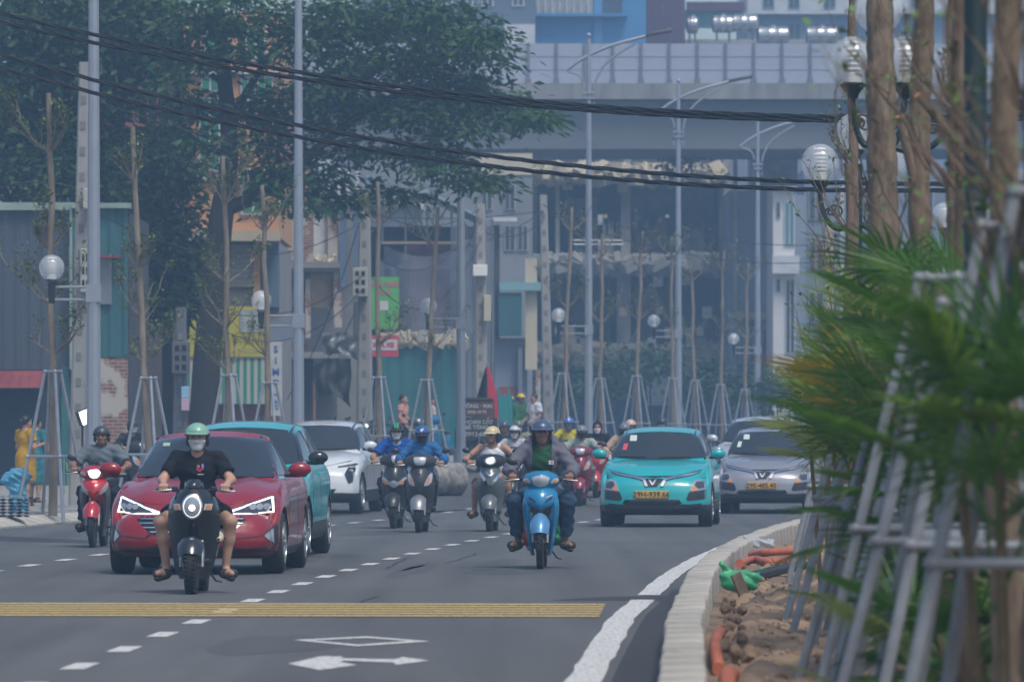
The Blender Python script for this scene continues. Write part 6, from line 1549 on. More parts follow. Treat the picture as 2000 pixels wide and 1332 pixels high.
# 9 flyover with noise barrier
FD = 232.0
fl = BL('flyover', 'concrete flyover with grey noise barrier panels crossing the street', 'flyover', 500, 2400, FD)
fl.box('girder', mat('girder_concrete', (.155, .16, .165), .85, var=.14, scale=.25, stretch=(.4, 1, 1.5)), -600, 196, 3600, 290, .6, 9.4)
fl.box('deck_edge', mat('deck_edge_stained', (.24, .235, .225), .9, var=.3, scale=.8, stretch=(2, 1, .4)), -600, 163, 3600, 194, 0, 10)
mpan = mat('noise_panel', (.36, .39, .46), .45, var=.05, scale=.5); mpost = mat('barrier_post', (.16, .18, .20), .6)
pan = MB().box((0, 0, 0), (.99, .08, 1.50)).mesh('noise_panel', mpan); pst = MB().box((0, 0, .0), (.10, .16, 1.56)).box((0, -.02, -.68), (.2, .26, .2)).mesh('barrier_post', mpost)
pz = (PZ(85, FD) + PZ(163, FD)) / 2 - fl.z
rib = MB().box((0, -.05, .28), (.98, .02, .03)).box((0, -.05, -.22), (.98, .02, .03)).mesh('panel_rib', mpan)
for i in range(-16, 40):
    x = PX(1032, FD) - fl.x + i * 1.066
    po = link('noise_panel', pan, fl.o, (x + .533, .25, pz)); link('panel_rib', rib, po); link('barrier_post', pst, fl.o, (x, .2, pz))
for x in (PX(300, FD) - fl.x, PX(2500, FD) - fl.x):
    MB().cyl((x, 5, -.3), (x, 5, PZ(290, FD) - fl.z), 1.0, n=24).box((x, 5, PZ(300, FD) - fl.z), (6, 3, 1.2)).build('pier', m_conc, fl.o, True)
# 10 skyline behind the flyover
b = BL('apartment_block', 'bright blue building with barred balcony behind the flyover', 'building', 1040, 1262, 300)
b.box('wall', m_bluew, 1046, -200, 1262, None, 0, 12); b.box('balcony_recess', m_conc2, 1046, 0, 1158, 28, -.05, .01); b.box('balcony_recess', mat('blue_grey_dark', (.06, .08, .11), .8), 1175, -10, 1215, 26, -.05, .01)
for x in range(1050, 1160, 14): b.box('balcony_bar', m_whitep, x, 0, x + 2, 28, -.25, -.2)
b.box('balcony_ledge', m_bluew, 1042, 28, 1225, 34, -.6, .01); b.box('pilaster', mat('blue_wall_light', (.09, .27, .50), .7), 1160, -100, 1176, 85, -.1, .01)
for x in (1060, 1100, 1136, 1190): b.window(x, -60, x + 24, -15, m_whitep, m_wing)
b = BL('warehouse', 'maroon sheet-clad building beside the blue building', 'building', 1262, 1345, 304); b.box('wall', m_maroon, 1262, -180, 1338, None, 0, 12)
for k in range(6): b.box('cladding_seam', mat('maroon_seam', (.13, .05, .085), .7), 1264 + k * 13, -180, 1265 + k * 13, 85, -.05, .01)
b = BL('apartment_block', 'dark grey building with white stair tower left of the blue one', 'building', 960, 1046, 296); b.box('wall', mat('slate_wall', (.11, .14, .18), .8, var=.1, scale=.3), 700, -150, 1046, None, 1, 12); b.box('stair_tower', m_whitep, 985, 48, 1045, None, 0, 1)
for x in (860, 900, 940, 1000): b.window(x, -60, x + 24, 10, m_whitep, m_wing, y=.98)
b = BL('rooftop_house', 'low rooftop with teal sheet wall carrying the water tanks', 'building', 1345, 1700, 310); b.box('wall', m_greyblue, 1338, 82, 1700, None, 0, 10); b.box('teal_sheet', mat('dull_teal', (.12, .30, .33), .6), 1340, 10, 1455, 45, 4, 4.3); b.box('roof_slab', m_conc2, 1338, 78, 1700, 86, -.3, 10); b.box('maroon_eave', m_maroon, 1345, -5, 1460, 12, 3.5, 4.3)
b = BL('apartment_block', 'white building filling the skyline above the water tanks', 'building', 1460, 2300, 330); b.box('wall', m_whitep, 1460, -250, 2400, 28, 0, 14); b.box('lower_wall', mat('grey_lower_wall', (.22, .27, .33), .8), 1460, 28, 2400, None, .6, 14)  # grey-blue wall below the white upper part
for x in (1490, 1540, 1610, 1690, 1780, 1860, 1950, 2060):
    b.window(x, -20, x + 22, 16, m_greyblue, m_wing); b.window(x, 45, x + 26, 80, m_greyblue, m_wing, y=.55)
mst = mat('steel_tank', (.5, .5, .5), .3, .8, var=.1, scale=2)
for i, (px, py, ln) in enumerate(((1412, 48, 36), (1455, 46, 44), (1510, 70, 56), (1605, 70, 56), (1352, 50, 16))):
    d = 306; x = PX(px, d); z = PZ(py, d); r = 17 / 12000 * d; L = ln / 12000 * d
    t = empty('water_tank', (x, d, z - r), 0, ('twin steel water tank beside the maroon building', 'steel water tank right of the first one', 'horizontal steel water tank under the white building', 'rightmost horizontal steel water tank on the rooftop', 'small steel tank half behind the maroon building')[i], 'water tank', 'steel water tanks on the rooftop')
    tk = MB().lathe([(r * .2, -L / 2 - .12), (r * .75, -L / 2 - .08), (r, -L / 2), (r, -L / 6), (r * 1.03, -L / 6 + .03), (r, -L / 6 + .06), (r, L / 6), (r * 1.03, L / 6 + .03), (r, L / 6 + .06), (r, L / 2), (r * .75, L / 2 + .08), (r * .2, L / 2 + .12)], (0, 0, r), 'x', 24); tk.build('drum', mst, t, True, 35)
    MB().box((-L / 3, 0, -.15), (.08, r * 1.6, .5)).box((L / 3, 0, -.15), (.08, r * 1.6, .5)).build('cradle', m_boxd, t); MB().cyl((0, 0, 2 * r - .02), (0, 0, 2 * r + .08), .15, n=12).build('manhole_cap', mst, t)
# ---------------------------------------------------------------- big street trees
def leafmat(name, a, b, c, scale=.9):
    m = bpy.data.materials.new(name); m.use_nodes = True; nt = m.node_tree; bs = nt.nodes['Principled BSDF']; bs.inputs['Roughness'].default_value = .6; bs.inputs['Specular IOR Level'].default_value = .3
    tc = nt.nodes.new('ShaderNodeTexCoord'); n = nt.nodes.new('ShaderNodeTexNoise'); n.inputs['Scale'].default_value = scale; n.inputs['Detail'].default_value = 7; n.inputs['Roughness'].default_value = .7
    nt.links.new(tc.outputs['Object'], n.inputs['Vector']); r = nt.nodes.new('ShaderNodeValToRGB'); e = r.color_ramp.elements
    e[0].position = .3; e[0].color = (*a, 1); e[1].position = .72; e[1].color = (*c, 1); q = e.new(.52); q.color = (*b, 1)
    nt.links.new(n.outputs['Fac'], r.inputs[0]); nt.links.new(r.outputs[0], bs.inputs['Base Color'])
    tr = nt.nodes.new('ShaderNodeBsdfTranslucent'); nt.links.new(r.outputs[0], tr.inputs[0]); mx = nt.nodes.new('ShaderNodeMixShader'); mx.inputs[0].default_value = .25
    nt.links.new(bs.outputs[0], mx.inputs[1]); nt.links.new(tr.outputs[0], mx.inputs[2]); nt.links.new(mx.outputs[0], nt.nodes['Material Output'].inputs[0])
    return m
m_leafA = leafmat('flame_tree_leaf', (.018, .058, .02), (.038, .10, .028), (.085, .17, .04))
m_leafB = leafmat('evergreen_leaf', (.018, .05, .022), (.035, .085, .028), (.10, .15, .035), 1.1)
m_leafC = leafmat('hedge_leaf', (.02, .05, .03), (.035, .08, .035), (.06, .11, .04), 2)
m_barkB = mat('dark_bark', (.03, .024, .02), .95, var=.35, scale=3, bump=.7, bscale=9, stretch=(1, 1, .3))
def crown(name, root, blobs, per, leaf, m, rs, flat=.45, asp=.42, thick=1.0, kind=None):
    """blobs: (x,y,z,rx,ry,rz) local; leaves gathered in flattened sprays so the sky shows between"""
    P = []; U = []; W = []
    for (x, y, z, rx, ry, rz) in blobs:
        ns = max(10, int(30 * rx * rz)); c = rs.normal(size=(ns, 3)); c /= np.linalg.norm(c, axis=1)[:, None]; c *= (.35 + .65 * rs.rand(ns, 1) ** .5)
        c = c * [rx, ry, rz] + [x, y, z]
        k = max(8, int(per))
        off = rs.normal(size=(ns, k, 3)) * [.34, .34, .34 * flat]
        off[..., 2] -= .25 * (off[..., 0] ** 2 + off[..., 1] ** 2)
        p = (c[:, None, :] + off).reshape(-1, 3); out = np.repeat(off.reshape(-1, 3), 1, 0)
        u = out + rs.normal(size=p.shape) * [.3, .3, .12]; u[:, 2] -= .08; P.append(p); U.append(u)
    P = np.concatenate(P); U = np.concatenate(U); U /= np.linalg.norm(U, axis=1)[:, None] + 1e-9
    N = rs.normal(size=P.shape) * [.6, .6, .5] + [0, 0, .9]; Wd = np.cross(U, N); Wd /= np.linalg.norm(Wd, axis=1)[:, None] + 1e-9
    L = leaf * (.55 + .9 * rs.rand(len(P), 1)); a = P; b = P + U * L * .5 + Wd * L * asp * .5; c = P + U * L + [0, 0, -.02]; d = P + U * L * .5 - Wd * L * asp * .5
    V = np.stack([a, b, c, d], 1).reshape(-1, 3); F = np.arange(len(V)).reshape(-1, 4)
    o = np_mesh(name, V, F, m, root)
    if kind: o['kind'] = kind
    return o
rs = np.random.RandomState(5)
DA = 141.0
tA = empty('flame_tree', (PX(394, DA), DA, GZ(DA) + SWZ - .05), 0, 'big dark feathery-leaved tree leaning over the demolished houses', 'tree')
lx = lambda px: PX(px, DA) - PX(394, DA); lz = lambda py: PZ(py, DA) - tA.location.z
def limb(pts, rr, parent, name='trunk', y0=0.0):
    p = chaikin_open([(lx(a), y0 + (q[2] if len(q) > 2 else 0), lz(b)) for q in pts for a, b in [q[:2]]], 2); n = len(p)
    return MB().tube(p, [rr[0] + (rr[1] - rr[0]) * i / (n - 1) for i in range(n)], 10).build(name, m_barkB, parent, True)
limb([(394, 960), (398, 820), (405, 680), (420, 560), (428, 450), (440, 380)], (.37, .27), tA)
limb([(438, 400), (448, 320), (447, 240), (440, 170), (432, 90), (425, -20)], (.25, .13), tA, 'limb'); limb([(436, 410), (480, 395), (530, 365), (580, 330), (620, 290), (680, 240), (760, 190), (880, 150)], (.19, .06), tA, 'limb')
limb([(447, 260), (470, 200), (500, 150), (540, 90), (600, 40)], (.12, .05), tA, 'limb'); limb([(440, 300), (400, 290), (365, 260), (350, 230)], (.1, .04), tA, 'limb'); limb([(620, 290), (700, 270), (790, 280), (900, 300)], (.07, .03), tA, 'limb', -.5); limb([(446, 200), (425, 130), (400, 80)], (.09, .04), tA, 'limb'); limb([(760, 190), (850, 190), (950, 200), (1010, 215)], (.06, .02), tA, 'limb'); limb([(560, 345), (590, 360), (640, 350)], (.06, .03), tA, 'limb')
rr_ = random.Random(4)
def blob(px, py, rx, ry, dy=0.0, d=DA): k = d / FP; return (lx(px), dy + rr_.uniform(-.8, .8), lz(py), rx * k, max(.7, (rx + ry) * .5 * k), ry * k)
BA = [(640, 40, 110, 50), (760, 30, 110, 55), (870, 40, 95, 50), (930, 90, 60, 35), (700, 110, 95, 45), (820, 120, 100, 45), (900, 160, 70, 30), (960, 190, 60, 24), (1035, 222, 32, 14), (640, 170, 60, 45), (740, 200, 95, 38), (840, 220, 90, 34), (920, 245, 55, 22), (570, 90, 50, 60), (560, 190, 38, 40), (545, 260, 45, 40),
      (620, 250, 60, 40), (700, 280, 75, 30), (800, 300, 85, 28), (890, 335, 75, 24), (940, 350, 36, 18), (850, 285, 60, 24), (640, 330, 40, 30), (660, 385, 26, 18), (600, 360, 36, 26), (560, 400, 36, 18), (520, 20, 50, 35), (460, 10, 60, 30), (400, 40, 36, 22), (370, 25, 60, 40), (500, 270, 24, 30), (350, 160, 22, 30), (770, 370, 28, 12), (500, 340, 20, 20), (410, 120, 14, 10), (480, 100, 16, 12), (400, 200, 18, 22), (365, 200, 14, 30), (525, 190, 26, 26), (500, 225, 22, 22), (380, 270, 20, 18), (460, 60, 24, 18), (350, 90, 22, 26), (545, 330, 24, 20)]
crown('crown', tA, [blob(*q) for q in BA] + [blob(q[0], q[1], q[2] * .9, q[3] * .9, 1.8) for q in BA[:12]], 34, .23, m_leafA, rs, .3, .36)
tips = [(580, 30), (600, 45), (590, 60), (575, 20)]
# evergreen trees behind the shed
DB = 142.0
tB = empty('evergreen_tree', (PX(190, DB), DB, GZ(DB)), 0, 'dense dark evergreen tree towering behind the grey shed', 'tree')
lx = lambda px: PX(px, DB) - PX(190, DB); lz = lambda py: PZ(py, DB) - tB.location.z
limb([(190, 950), (195, 700), (185, 400), (190, 200), (195, 20)], (.3, .12), tB)
for q in (((188, 420), (120, 300), (60, 200)), ((190, 330), (250, 220), (280, 120)), ((188, 500), (100, 420), (40, 350)), ((188, 500), (270, 480), (320, 520))): limb(q, (.1, .04), tB, 'limb')
BB = [(20, 30, 100, 70), (120, 20, 90, 60), (220, 30, 90, 60), (300, 30, 60, 60), (30, 130, 100, 70), (130, 120, 90, 70), (220, 130, 60, 70), (20, 230, 100, 60), (110, 230, 80, 60), (60, 320, 110, 55), (140, 330, 80, 50), (-30, 350, 90, 60), (60, 380, 110, 30), (200, 240, 28, 60), (190, 340, 35, 60), (325, 110, 24, 60), (-60, 180, 90, 120), (160, 390, 90, 25)]
crown('crown', tB, [blob(*q, d=DB) for q in BB] + [blob(q[0], q[1], q[2], q[3], 2.0, d=DB) for q in BB[:11]], 36, .22, m_leafB, rs, .55, .5)
DC = 146.0
tC = empty('evergreen_tree', (PX(330, DC), DC, GZ(DC)), 0, 'low dense evergreen tree between the teal wall and the big trunk', 'tree')
lx = lambda px: PX(px, DC) - PX(330, DC); lz = lambda py: PZ(py, DC) - tC.location.z
limb([(330, 950), (328, 700), (322, 500), (318, 380)], (.18, .08), tC); limb([(325, 600), (300, 520), (280, 460)], (.07, .03), tC, 'limb'); limb([(325, 560), (350, 500), (365, 430)], (.07, .03), tC, 'limb')
crown('crown', tC, [blob(*q, d=DC) for q in ((320, 560, 55, 45), (350, 520, 36, 50), (290, 520, 34, 50), (330, 450, 50, 50), (300, 400, 48, 50), (340, 360, 36, 40), (310, 330, 50, 50), (280, 430, 26, 40), (330, 260, 26, 36), (350, 600, 28, 24), (365, 330, 18, 20), (270, 330, 30, 40), (300, 600, 26, 24))], 44, .22, m_leafB, rs, .6, .55)
# shrubs at the foot of the ruin
for i, (px, py, rx, ry, d, lb) in enumerate(((1095, 745, 40, 55, 226, 'leafy shrub at the left foot of the concrete ruin'), (1185, 740, 55, 50, 224, 'broad shrub before the concrete ruin'), (1290, 700, 60, 26, 228, 'green creeper mass over the white hoarding'), (1370, 750, 55, 45, 222, 'shrub behind the grey crossover stakes'), (1450, 760, 55, 35, 220, 'low shrub at the blue-grey house'), (1540, 770, 50, 30, 215, 'low shrub before the white narrow house'), (1340, 300, 26, 40, 240, 'creeper hanging from the upper floor of the ruin'))):
    e = empty('shrub', (PX(px, d), d, GZ(d) if py > 400 else PZ(py + 45, d)), 0, lb, 'shrub', 'greenery around the concrete ruin'); k = d / FP
    zc = PZ(py, d) - e.location.z
    crown('foliage', e, [(rr_.uniform(-.6, .6) * rx * k, rr_.uniform(-.5, .5), zc + rr_.uniform(-.5, .5) * ry * k, rx * k * .6, .6, ry * k * .6) for _ in range(4)], 22, .22, m_leafC, rs, .6, .6)
    for s in (-.3, .2): MB().tube([(s, 0, 0), (s * 1.4, 0, max(.3, zc))], [.05, .02], 6).build('stem', m_barkB, e)

# ---------------------------------------------------------------- planted median on the right
m_soil = mat('soil', (.19, .12, .07), .95, col2=(.34, .235, .145), scale=5, bump=.9, bscale=18)
m_clod = mat('clod', (.20, .13, .08), .95, col2=(.35, .25, .16), scale=6, bump=.8, bscale=12)
ni, nj = 70, 240; V = []; F = []
from mathutils import noise as mn
for j in range(nj + 1):
    d = 24 + 76 * j / nj
    for i in range(ni + 1):
        u = i / ni; x = XK(d) + .22 + 4.0 * u
        h = .06 + .09 * mn.noise((x * 2.2, d * .9, 0)) + .07 * mn.noise((x * 6, d * 2.5, 3)) + .04 * mn.noise((x * 15, d * 6, 7)) + .06 * min(1, u * 3) - .16 * max(0, 1 - u * 12)
        V.append((x, d, GZ(d) + h))
for j in range(nj):
    for i in range(ni): k = j * (ni + 1) + i; F.append((k, k + 1, k + ni + 2, k + ni + 1))
so = np_mesh('soil', V, F, m_soil, None, True); tag(so, kind='structure')
cm = []
for s in range(5):
    rg_ = random.Random(s); bm = bmesh.new(); bmesh.ops.create_icosphere(bm, subdivisions=2, radius=1)
    for v in bm.verts: v.co *= 1 + .55 * mn.noise(v.co * 1.3 + Vector((s * 5, 0, 0))) + .25 * mn.noise(v.co * 3 + Vector((s * 9, 0, 0)))
    me = bpy.data.meshes.new('clod'); bm.to_mesh(me); bm.free(); me.materials.append(m_clod); cm.append(me)
for i in range(230):
    d = rnd.uniform(32, 74) if i < 190 else rnd.uniform(28, 45); x = XK(d) + .36 + abs(rnd.gauss(0, .8)); s = rnd.uniform(.012, .042) * (1.5 if rnd.random() < .15 else 1)
    o = link('clod', cm[i % 5], so, (x, d, .05 + .09 * mn.noise((x * 2.2, d * .9, 0)) + s * .3)); o.scale = (s * rnd.uniform(.8, 1.5), s * rnd.uniform(.8, 1.4), s * rnd.uniform(.6, 1)); o.rotation_euler = (rnd.uniform(0, 3), rnd.uniform(0, 3), rnd.uniform(0, 3))
# small stones and crumbs, far too many to count
n_ = 5200; dd = 26 + 52 * npr.rand(n_) ** 1.2; uu = npr.rand(n_) ** 1.6 * 2.6; rad = .008 + .022 * npr.rand(n_) ** 2.5
xs_ = np.array([XK(d) for d in dd]) + .27 + uu; zs_ = np.array([.06 + .09 * mn.noise((x * 2.2, d * .9, 0)) + .07 * mn.noise((x * 6, d * 2.5, 3)) + .04 * mn.noise((x * 15, d * 6, 7)) + .06 * min(1, u / 4 * 3) - .16 * max(0, 1 - u / 4 * 12) for x, d, u in zip(xs_, dd, uu)])
ov = np.array([(1, 0, 0), (-1, 0, 0), (0, 1, 0), (0, -1, 0), (0, 0, 1), (0, 0, -1)], float); of = np.array([(0, 2, 4), (2, 1, 4), (1, 3, 4), (3, 0, 4), (2, 0, 5), (1, 2, 5), (3, 1, 5), (0, 3, 5)])
Vg = (ov[None] * (rad[:, None, None] * (.6 + .8 * npr.rand(n_, 6, 1))) + np.stack([xs_, dd, zs_], 1)[:, None, :]).reshape(-1, 3); Fg = (of[None] + 6 * np.arange(n_)[:, None, None]).reshape(-1, 3)
gv = np_mesh('gravel', Vg, Fg, m_clod, so); gv['kind'] = 'stuff'
# broken slabs, orange conduit, plastic bag
def conduit(label, pts, r):
    pts = [Vector(p) for p in chaikin_open(pts, 3)]; root = empty('corrugated_pipe', pts[0], 0, label, 'pipe', 'orange corrugated pipes in the planting bed'); q = []; rr = []
    L = sum((b - a).length for a, b in zip(pts, pts[1:])); n = int(L / .018)
    for i in range(n + 1):
        t = i / n * (len(pts) - 1); k = min(int(t), len(pts) - 2); q.append(pts[k].lerp(pts[k + 1], t - k) - pts[0]); rr.append(r * (1.0 if i % 2 else .88))
    MB().tube(q, rr, 12, cap=False).build('hose', mat('orange_conduit', (.45, .13, .065), .6, var=.15, scale=6), root, True)
    MB().tube([q[0], q[0] + (q[0] - q[3]).normalized() * .03], r * 1.1, 12).build('coupling', mat('orange_conduit', (.5, .13, .05), .5), root)
g0 = lambda px, py, z: tuple(gnd(px, py, z))
conduit('curled orange corrugated pipe lying beside black slab', [g0(1445, 1100, .12), g0(1475, 1090, .12), g0(1500, 1100, .13), g0(1540, 1092, .13), g0(1590, 1085, .15)], .042)
conduit('second orange corrugated pipe end behind the curled one', [g0(1470, 1083, .16), g0(1500, 1078, .2), g0(1545, 1076, .2), g0(1600, 1072, .2)], .042)
conduit('orange corrugated pipe standing along the inner kerb face', [(XK(36.5) + .33, 36.5, .02), (XK(38.5) + .31, 38.5, .08), (XK(41) + .33, 41, .07), (XK(43.5) + .36, 43.5, .04)], .038)
conduit('short orange pipe stub at the near end of the kerb', [(XK(33) + .36, 33, .02), (XK(34) + .36, 34, .09), (XK(34.6) + .4, 34.6, .05)], .05)
gp = gnd(1440, 1150, .1); bg = empty('plastic_bag', gp, 0, 'crumpled bright green plastic bag on the soil by the kerb', 'bag')
V, F = field([ell_((0, 0, .06), (.13, .12, .09)), ell_((.11, .03, .07), (.08, .09, .08)), cap((-.1, 0, .1), (-.13, 0, .24), .05, .015), cap((.15, 0, .1), (.2, 0, .17), .04, .012)], .012, k=.05, noise=.012); np_mesh('bag', V, F, mat('green_bag', (.06, .42, .18), .35, var=.25, scale=12, spec=.6), bg, True)
gp = gnd(1445, 1160, .08); wd = empty('wood_offcut', gp, .3, 'short wooden offcut leaning on the green bag', 'wood'); MB().box((0, 0, .08), (.09, .05, .2), ry=-.4, bev=.005).build('block', mat('offcut', (.28, .19, .12), .85, var=.2, scale=10), wd)
gp = gnd(1500, 1128, .1); sl = empty('rubber_slab', gp, .2, 'black rubber slab lying across the soil behind the stakes', 'slab'); MB().box((.05, 0, .06), (.62, .5, .06), ry=-.22, bev=.01).build('sheet', mat('black_slab', (.03, .032, .036), .7, var=.3, scale=20, bump=.3), sl)
gp = gnd(1478, 1068, .12); pb = empty('plastic_bag', gp, 0, 'clear pale plastic wrapper behind the orange pipes', 'bag'); V, F = field([ell_((0, 0, .05), (.16, .08, .06)), ell_((.12, 0, .04), (.09, .08, .04)), cap((-.1, 0, .06), (-.16, 0, .18), .03, .01)], .014, k=.04, noise=.014); np_mesh('bag', V, F, mat('clear_film', (.5, .54, .58), .25, alpha=.6, spec=.7), pb, True)

m_barkM = mat('crepe_bark', (.10, .066, .042), .95, col2=(.25, .195, .135), scale=11, bump=1.0, bscale=26, stretch=(1, 1, .3)); m_barkR = mat('reddish_bark', (.12, .075, .052), .95, col2=(.23, .165, .115), scale=12, bump=.9, bscale=20, stretch=(1, 1, .3)); m_cut = mat('fresh_cut_wood', (.55, .24, .08), .8); m_leafM = mat('fresh_leaf', (.09, .18, .025), .5, var=.3, scale=3)
m_galv2 = mat('dull_galvanised', (.23, .245, .265), .6, .25, var=.22, scale=5)
def median_tree(px, d, dia, topy, label, seed, lean=0.0, m=None, twigs=((.5, 3), (.75, 3)), stake=True, stub=None, sp=.9, sh=2.3):
    rg = random.Random(seed); x = PX(px, d); root = empty('median_tree', (x, d, 0), 0, label, 'tree', 'staked trees in the planted median')
    H_ = PZ(topy, d); pts = [(lean * (i / 9) + rg.uniform(-.03, .03), rg.uniform(-.03, .03), H_ * i / 9) for i in range(10)]
    pts2 = chaikin_open(pts, 3); MB().tube(pts2, [dia / 2 * (1.15 - .35 * i / len(pts2)) * rg.uniform(.93, 1.09) for i in range(len(pts2))], 14).build('trunk', m or m_barkM, root, True)
    tw = MB(); lf = MB()
    for s, n in twigs:
        p = Vector(pts[int(s * 9)])
        for j in range(n):
            a = rg.uniform(2.0, 4.3) if rg.random() < .7 else rg.uniform(0, 6.28); twig(tw, lf, p, (math.cos(a), math.sin(a) * .5, .9), rg.uniform(.35, .8), .012, rg, 0, .06, 3)
    if tw.v: o = tw.build('twigs', m or m_barkM, root, True); o['kind'] = 'stuff'
    if lf.v: o = lf.build('leaves', m_leafM, root); o['kind'] = 'stuff'
    if stub:
        for (x0, y0), (x1, y1), r in stub:
            a, b_ = Vector((PX(x0, d) - x, -.02, PZ(y0, d))), Vector((PX(x1, d) - x, -.12, PZ(y1, d))); s_ = MB().cyl(a, b_, r * 1.2, r, 10).build('cut_branch', m or m_barkM, root, True); MB().cyl(b_, b_ + (b_ - a).normalized() * .01, r * 1.05, n=10).build('cut_face', m_cut, s_)
    if stake: stakes(root, 0, .0, sh, sp, 4, .026, .55, .95, m_galv2)
    return root
median_tree(1665, 62, .10, -60, 'thin reddish tree trunk beside the twin globe lamp', 1, m=m_barkR, twigs=((.45, 3), (.6, 3), (.75, 3)), sp=.7)
median_tree(1656, 55, .085, 318, 'short sawn-off trunk in front of the twin globe lamp', 2, m=m_barkR, twigs=((.6, 4), (.5, 3), (.7, 2)), sp=.7, sh=1.9)
median_tree(1722, 45, .24, -80, 'thick pale-barked trunk standing before the near globes', 3, twigs=((.5, 2), (.65, 2)), lean=-.02)
median_tree(1800, 39, .155, -80, 'knobbly trunk with a sawn branch showing orange wood', 4, stub=[((1800, 420), (1755, 232), .028)], twigs=((.6, 2),))
median_tree(1842, 36.5, .11, -80, 'trunk with long diagonal side branch beside dark lamp post', 5, lean=.1, stub=[((1880, 290), (1790, 190), .022)], twigs=((.7, 3),))
median_tree(1878, 33, .10, -90, 'brown trunk just left of the dark lamp post', 6, m=m_barkR, twigs=((.55, 3), (.7, 3), (.8, 3)))
median_tree(1968, 25.5, .14, -120, 'pale mottled trunk at the right end of the palms', 7, twigs=((.7, 4), (.6, 3)), sp=.75)
median_tree(2040, 22, .12, -140, 'mottled trunk with long twigs reaching left above the palms', 8, twigs=((.6, 4), (.7, 4), (.8, 3)), sp=.75)
median_tree(1838, 30, .085, 560, 'short slender trunk inside the palms below the knobbly trunk', 9, twigs=((.6, 3),), sp=.8, sh=2.2)
median_tree(1950, 28.5, .085, 620, 'short slender trunk inside the dark palms near the mottled trunk', 10, m=m_barkR, twigs=((.65, 3),), sp=.8, sh=2.2)
median_tree(1790, 34.5, .08, 640, 'short staked sapling hidden in the yellowing palms', 12, twigs=(), sp=.85, sh=2.0)
median_tree(1890, 26.5, .08, 640, 'short staked sapling in front of the dark lamp post', 13, twigs=(), sp=.8, sh=2.0)
median_tree(1760, 41, .09, 600, 'short slender trunk behind the yellowing palms', 11, m=m_barkR, twigs=((.6, 3),), sp=.95, sh=2.2)
# green cast-iron lanterns
m_iron = mat('green_cast_iron', (.003, .018, .018), .5)
def lantern(px, d, gy, r, arms, label, dia=.13, H_=None):
    x = PX(px, d); root = empty('globe_lantern', (x, d, 0), 0, label, 'lamp', 'green lanterns in the planted median')
    zt = PZ(gy, d) - r * 1.1; top = H_ or zt + .2
    MB().lathe([(dia * 1.2, 0), (dia * 1.2, .3), (dia * .8, .45), (dia / 2, .55), (dia / 2, 1.1), (dia * .6, 1.12), (dia * .6, 1.18), (dia / 2, 1.2), (dia / 2, top)], (0, 0, 0), 'z', 18).build('post', m_iron, root, True, 35)
    for z in (PZ(405, d), PZ(440, d)): MB().lathe([(dia * .5, -.02), (dia * .56, -.01), (dia * .56, .01), (dia * .5, .02)], (0, 0, z), 'z', 16).build('post_ring', m_iron, root, True)
    for dx, dz in arms:
        gx = dx; s = 1 if dx > 0 else -1
        if abs(dx) > .05:
            ap_ = chaikin_open([(s * dia * .4, 0, zt - .42 + dz), (gx * .5, 0, zt - .50 + dz), (gx * .85, 0, zt - .38 + dz), (gx, 0, zt - .16 + dz), (gx, 0, zt + dz)], 2)
            MB().tube(ap_, [.03 - .008 * i / len(ap_) for i in range(len(ap_))], 8).build('scroll_arm', m_iron, root, True)
            for cx, rr in ((gx * .55, .085), (gx * .72, .05)):
                MB().tube([(cx + rr * (1 - t / 26) * math.cos(t * .42) * s, 0, zt - .30 + dz + rr * (1 - t / 26) * math.sin(t * .42)) for t in range(20)], .011, 6).build('scroll', m_iron, root, True)
        MB().lathe([(.04, -.10), (.05, -.06), (r * .5, 0), (r * .55, .02)], (gx, 0, zt + dz), 'z', 14).build('lamp_cup', m_iron, root, True)
        globe(root, (gx, 0, zt + r * 1.05 + dz), r, m_iron)
lantern(1672, 64, 317, .20, [(-.375, 0), (.33, 0), (-.02, .32)], 'green twin globe lantern hanging before the overhead cables')
lantern(1716, 50, 117, .20, [(-.21, 0), (.21, 0), (.0, .42), (.62, -.05)], 'green globe lantern half hidden by the thick pale trunk')
lantern(1862, 92, 420, .20, [(-.13, 0), (.45, 0), (.8, -.25)], 'small distant globe lantern seen between the median trunks')
lantern(1905, 31, -620, .20, [(-.5, 0), (.5, 0)], 'dark green lamp post rising out of the near palms', .12)

# fan palms
def fan_mesh(name, nl, rad, m, seed, droop=.25, spread=4.6):
    rg = random.Random(seed); V = []; F = []
    for i in range(nl):
        a = -spread / 2 + spread * i / (nl - 1) + rg.uniform(-.05, .05); l = rad * (.78 + .22 * math.cos(a * .6)) * rg.uniform(.88, 1.06)
        dx, dy = math.sin(a), math.cos(a); w = .0145 * rad / .5 * rg.uniform(.8, 1.2); b = len(V); ns = 5
        for k in range(ns + 1):
            t = k / ns; ww = w * (.35 + 1.2 * t if t < .45 else 1.0) * (1 - max(0, t - .45) / .58); q = t * l; z = .08 * t * rad - droop * rad * t ** 3 * rg.uniform(.7, 1.3)
            px_, py_ = dx * q, dy * q; nx_, ny_ = dy, -dx
            V += [(px_ - nx_ * ww, py_ - ny_ * ww, z + ww * .5), (px_, py_, z - ww * .3), (px_ + nx_ * ww, py_ + ny_ * ww, z + ww * .5)]
        for k in range(ns):
            c = b + 3 * k; F += [(c, c + 1, c + 4, c + 3), (c + 1, c + 2, c + 5, c + 4)]
    # petiole
    mb = MB(); mb.v = [tuple(v) for v in V]; mb.f = F
    mb.tube([(0, -.75 * rad, -.12), (0, -.3 * rad, -.02), (0, 0, 0)], [.009, .007, .005], 5)
    return mb.mesh(name, m, False)
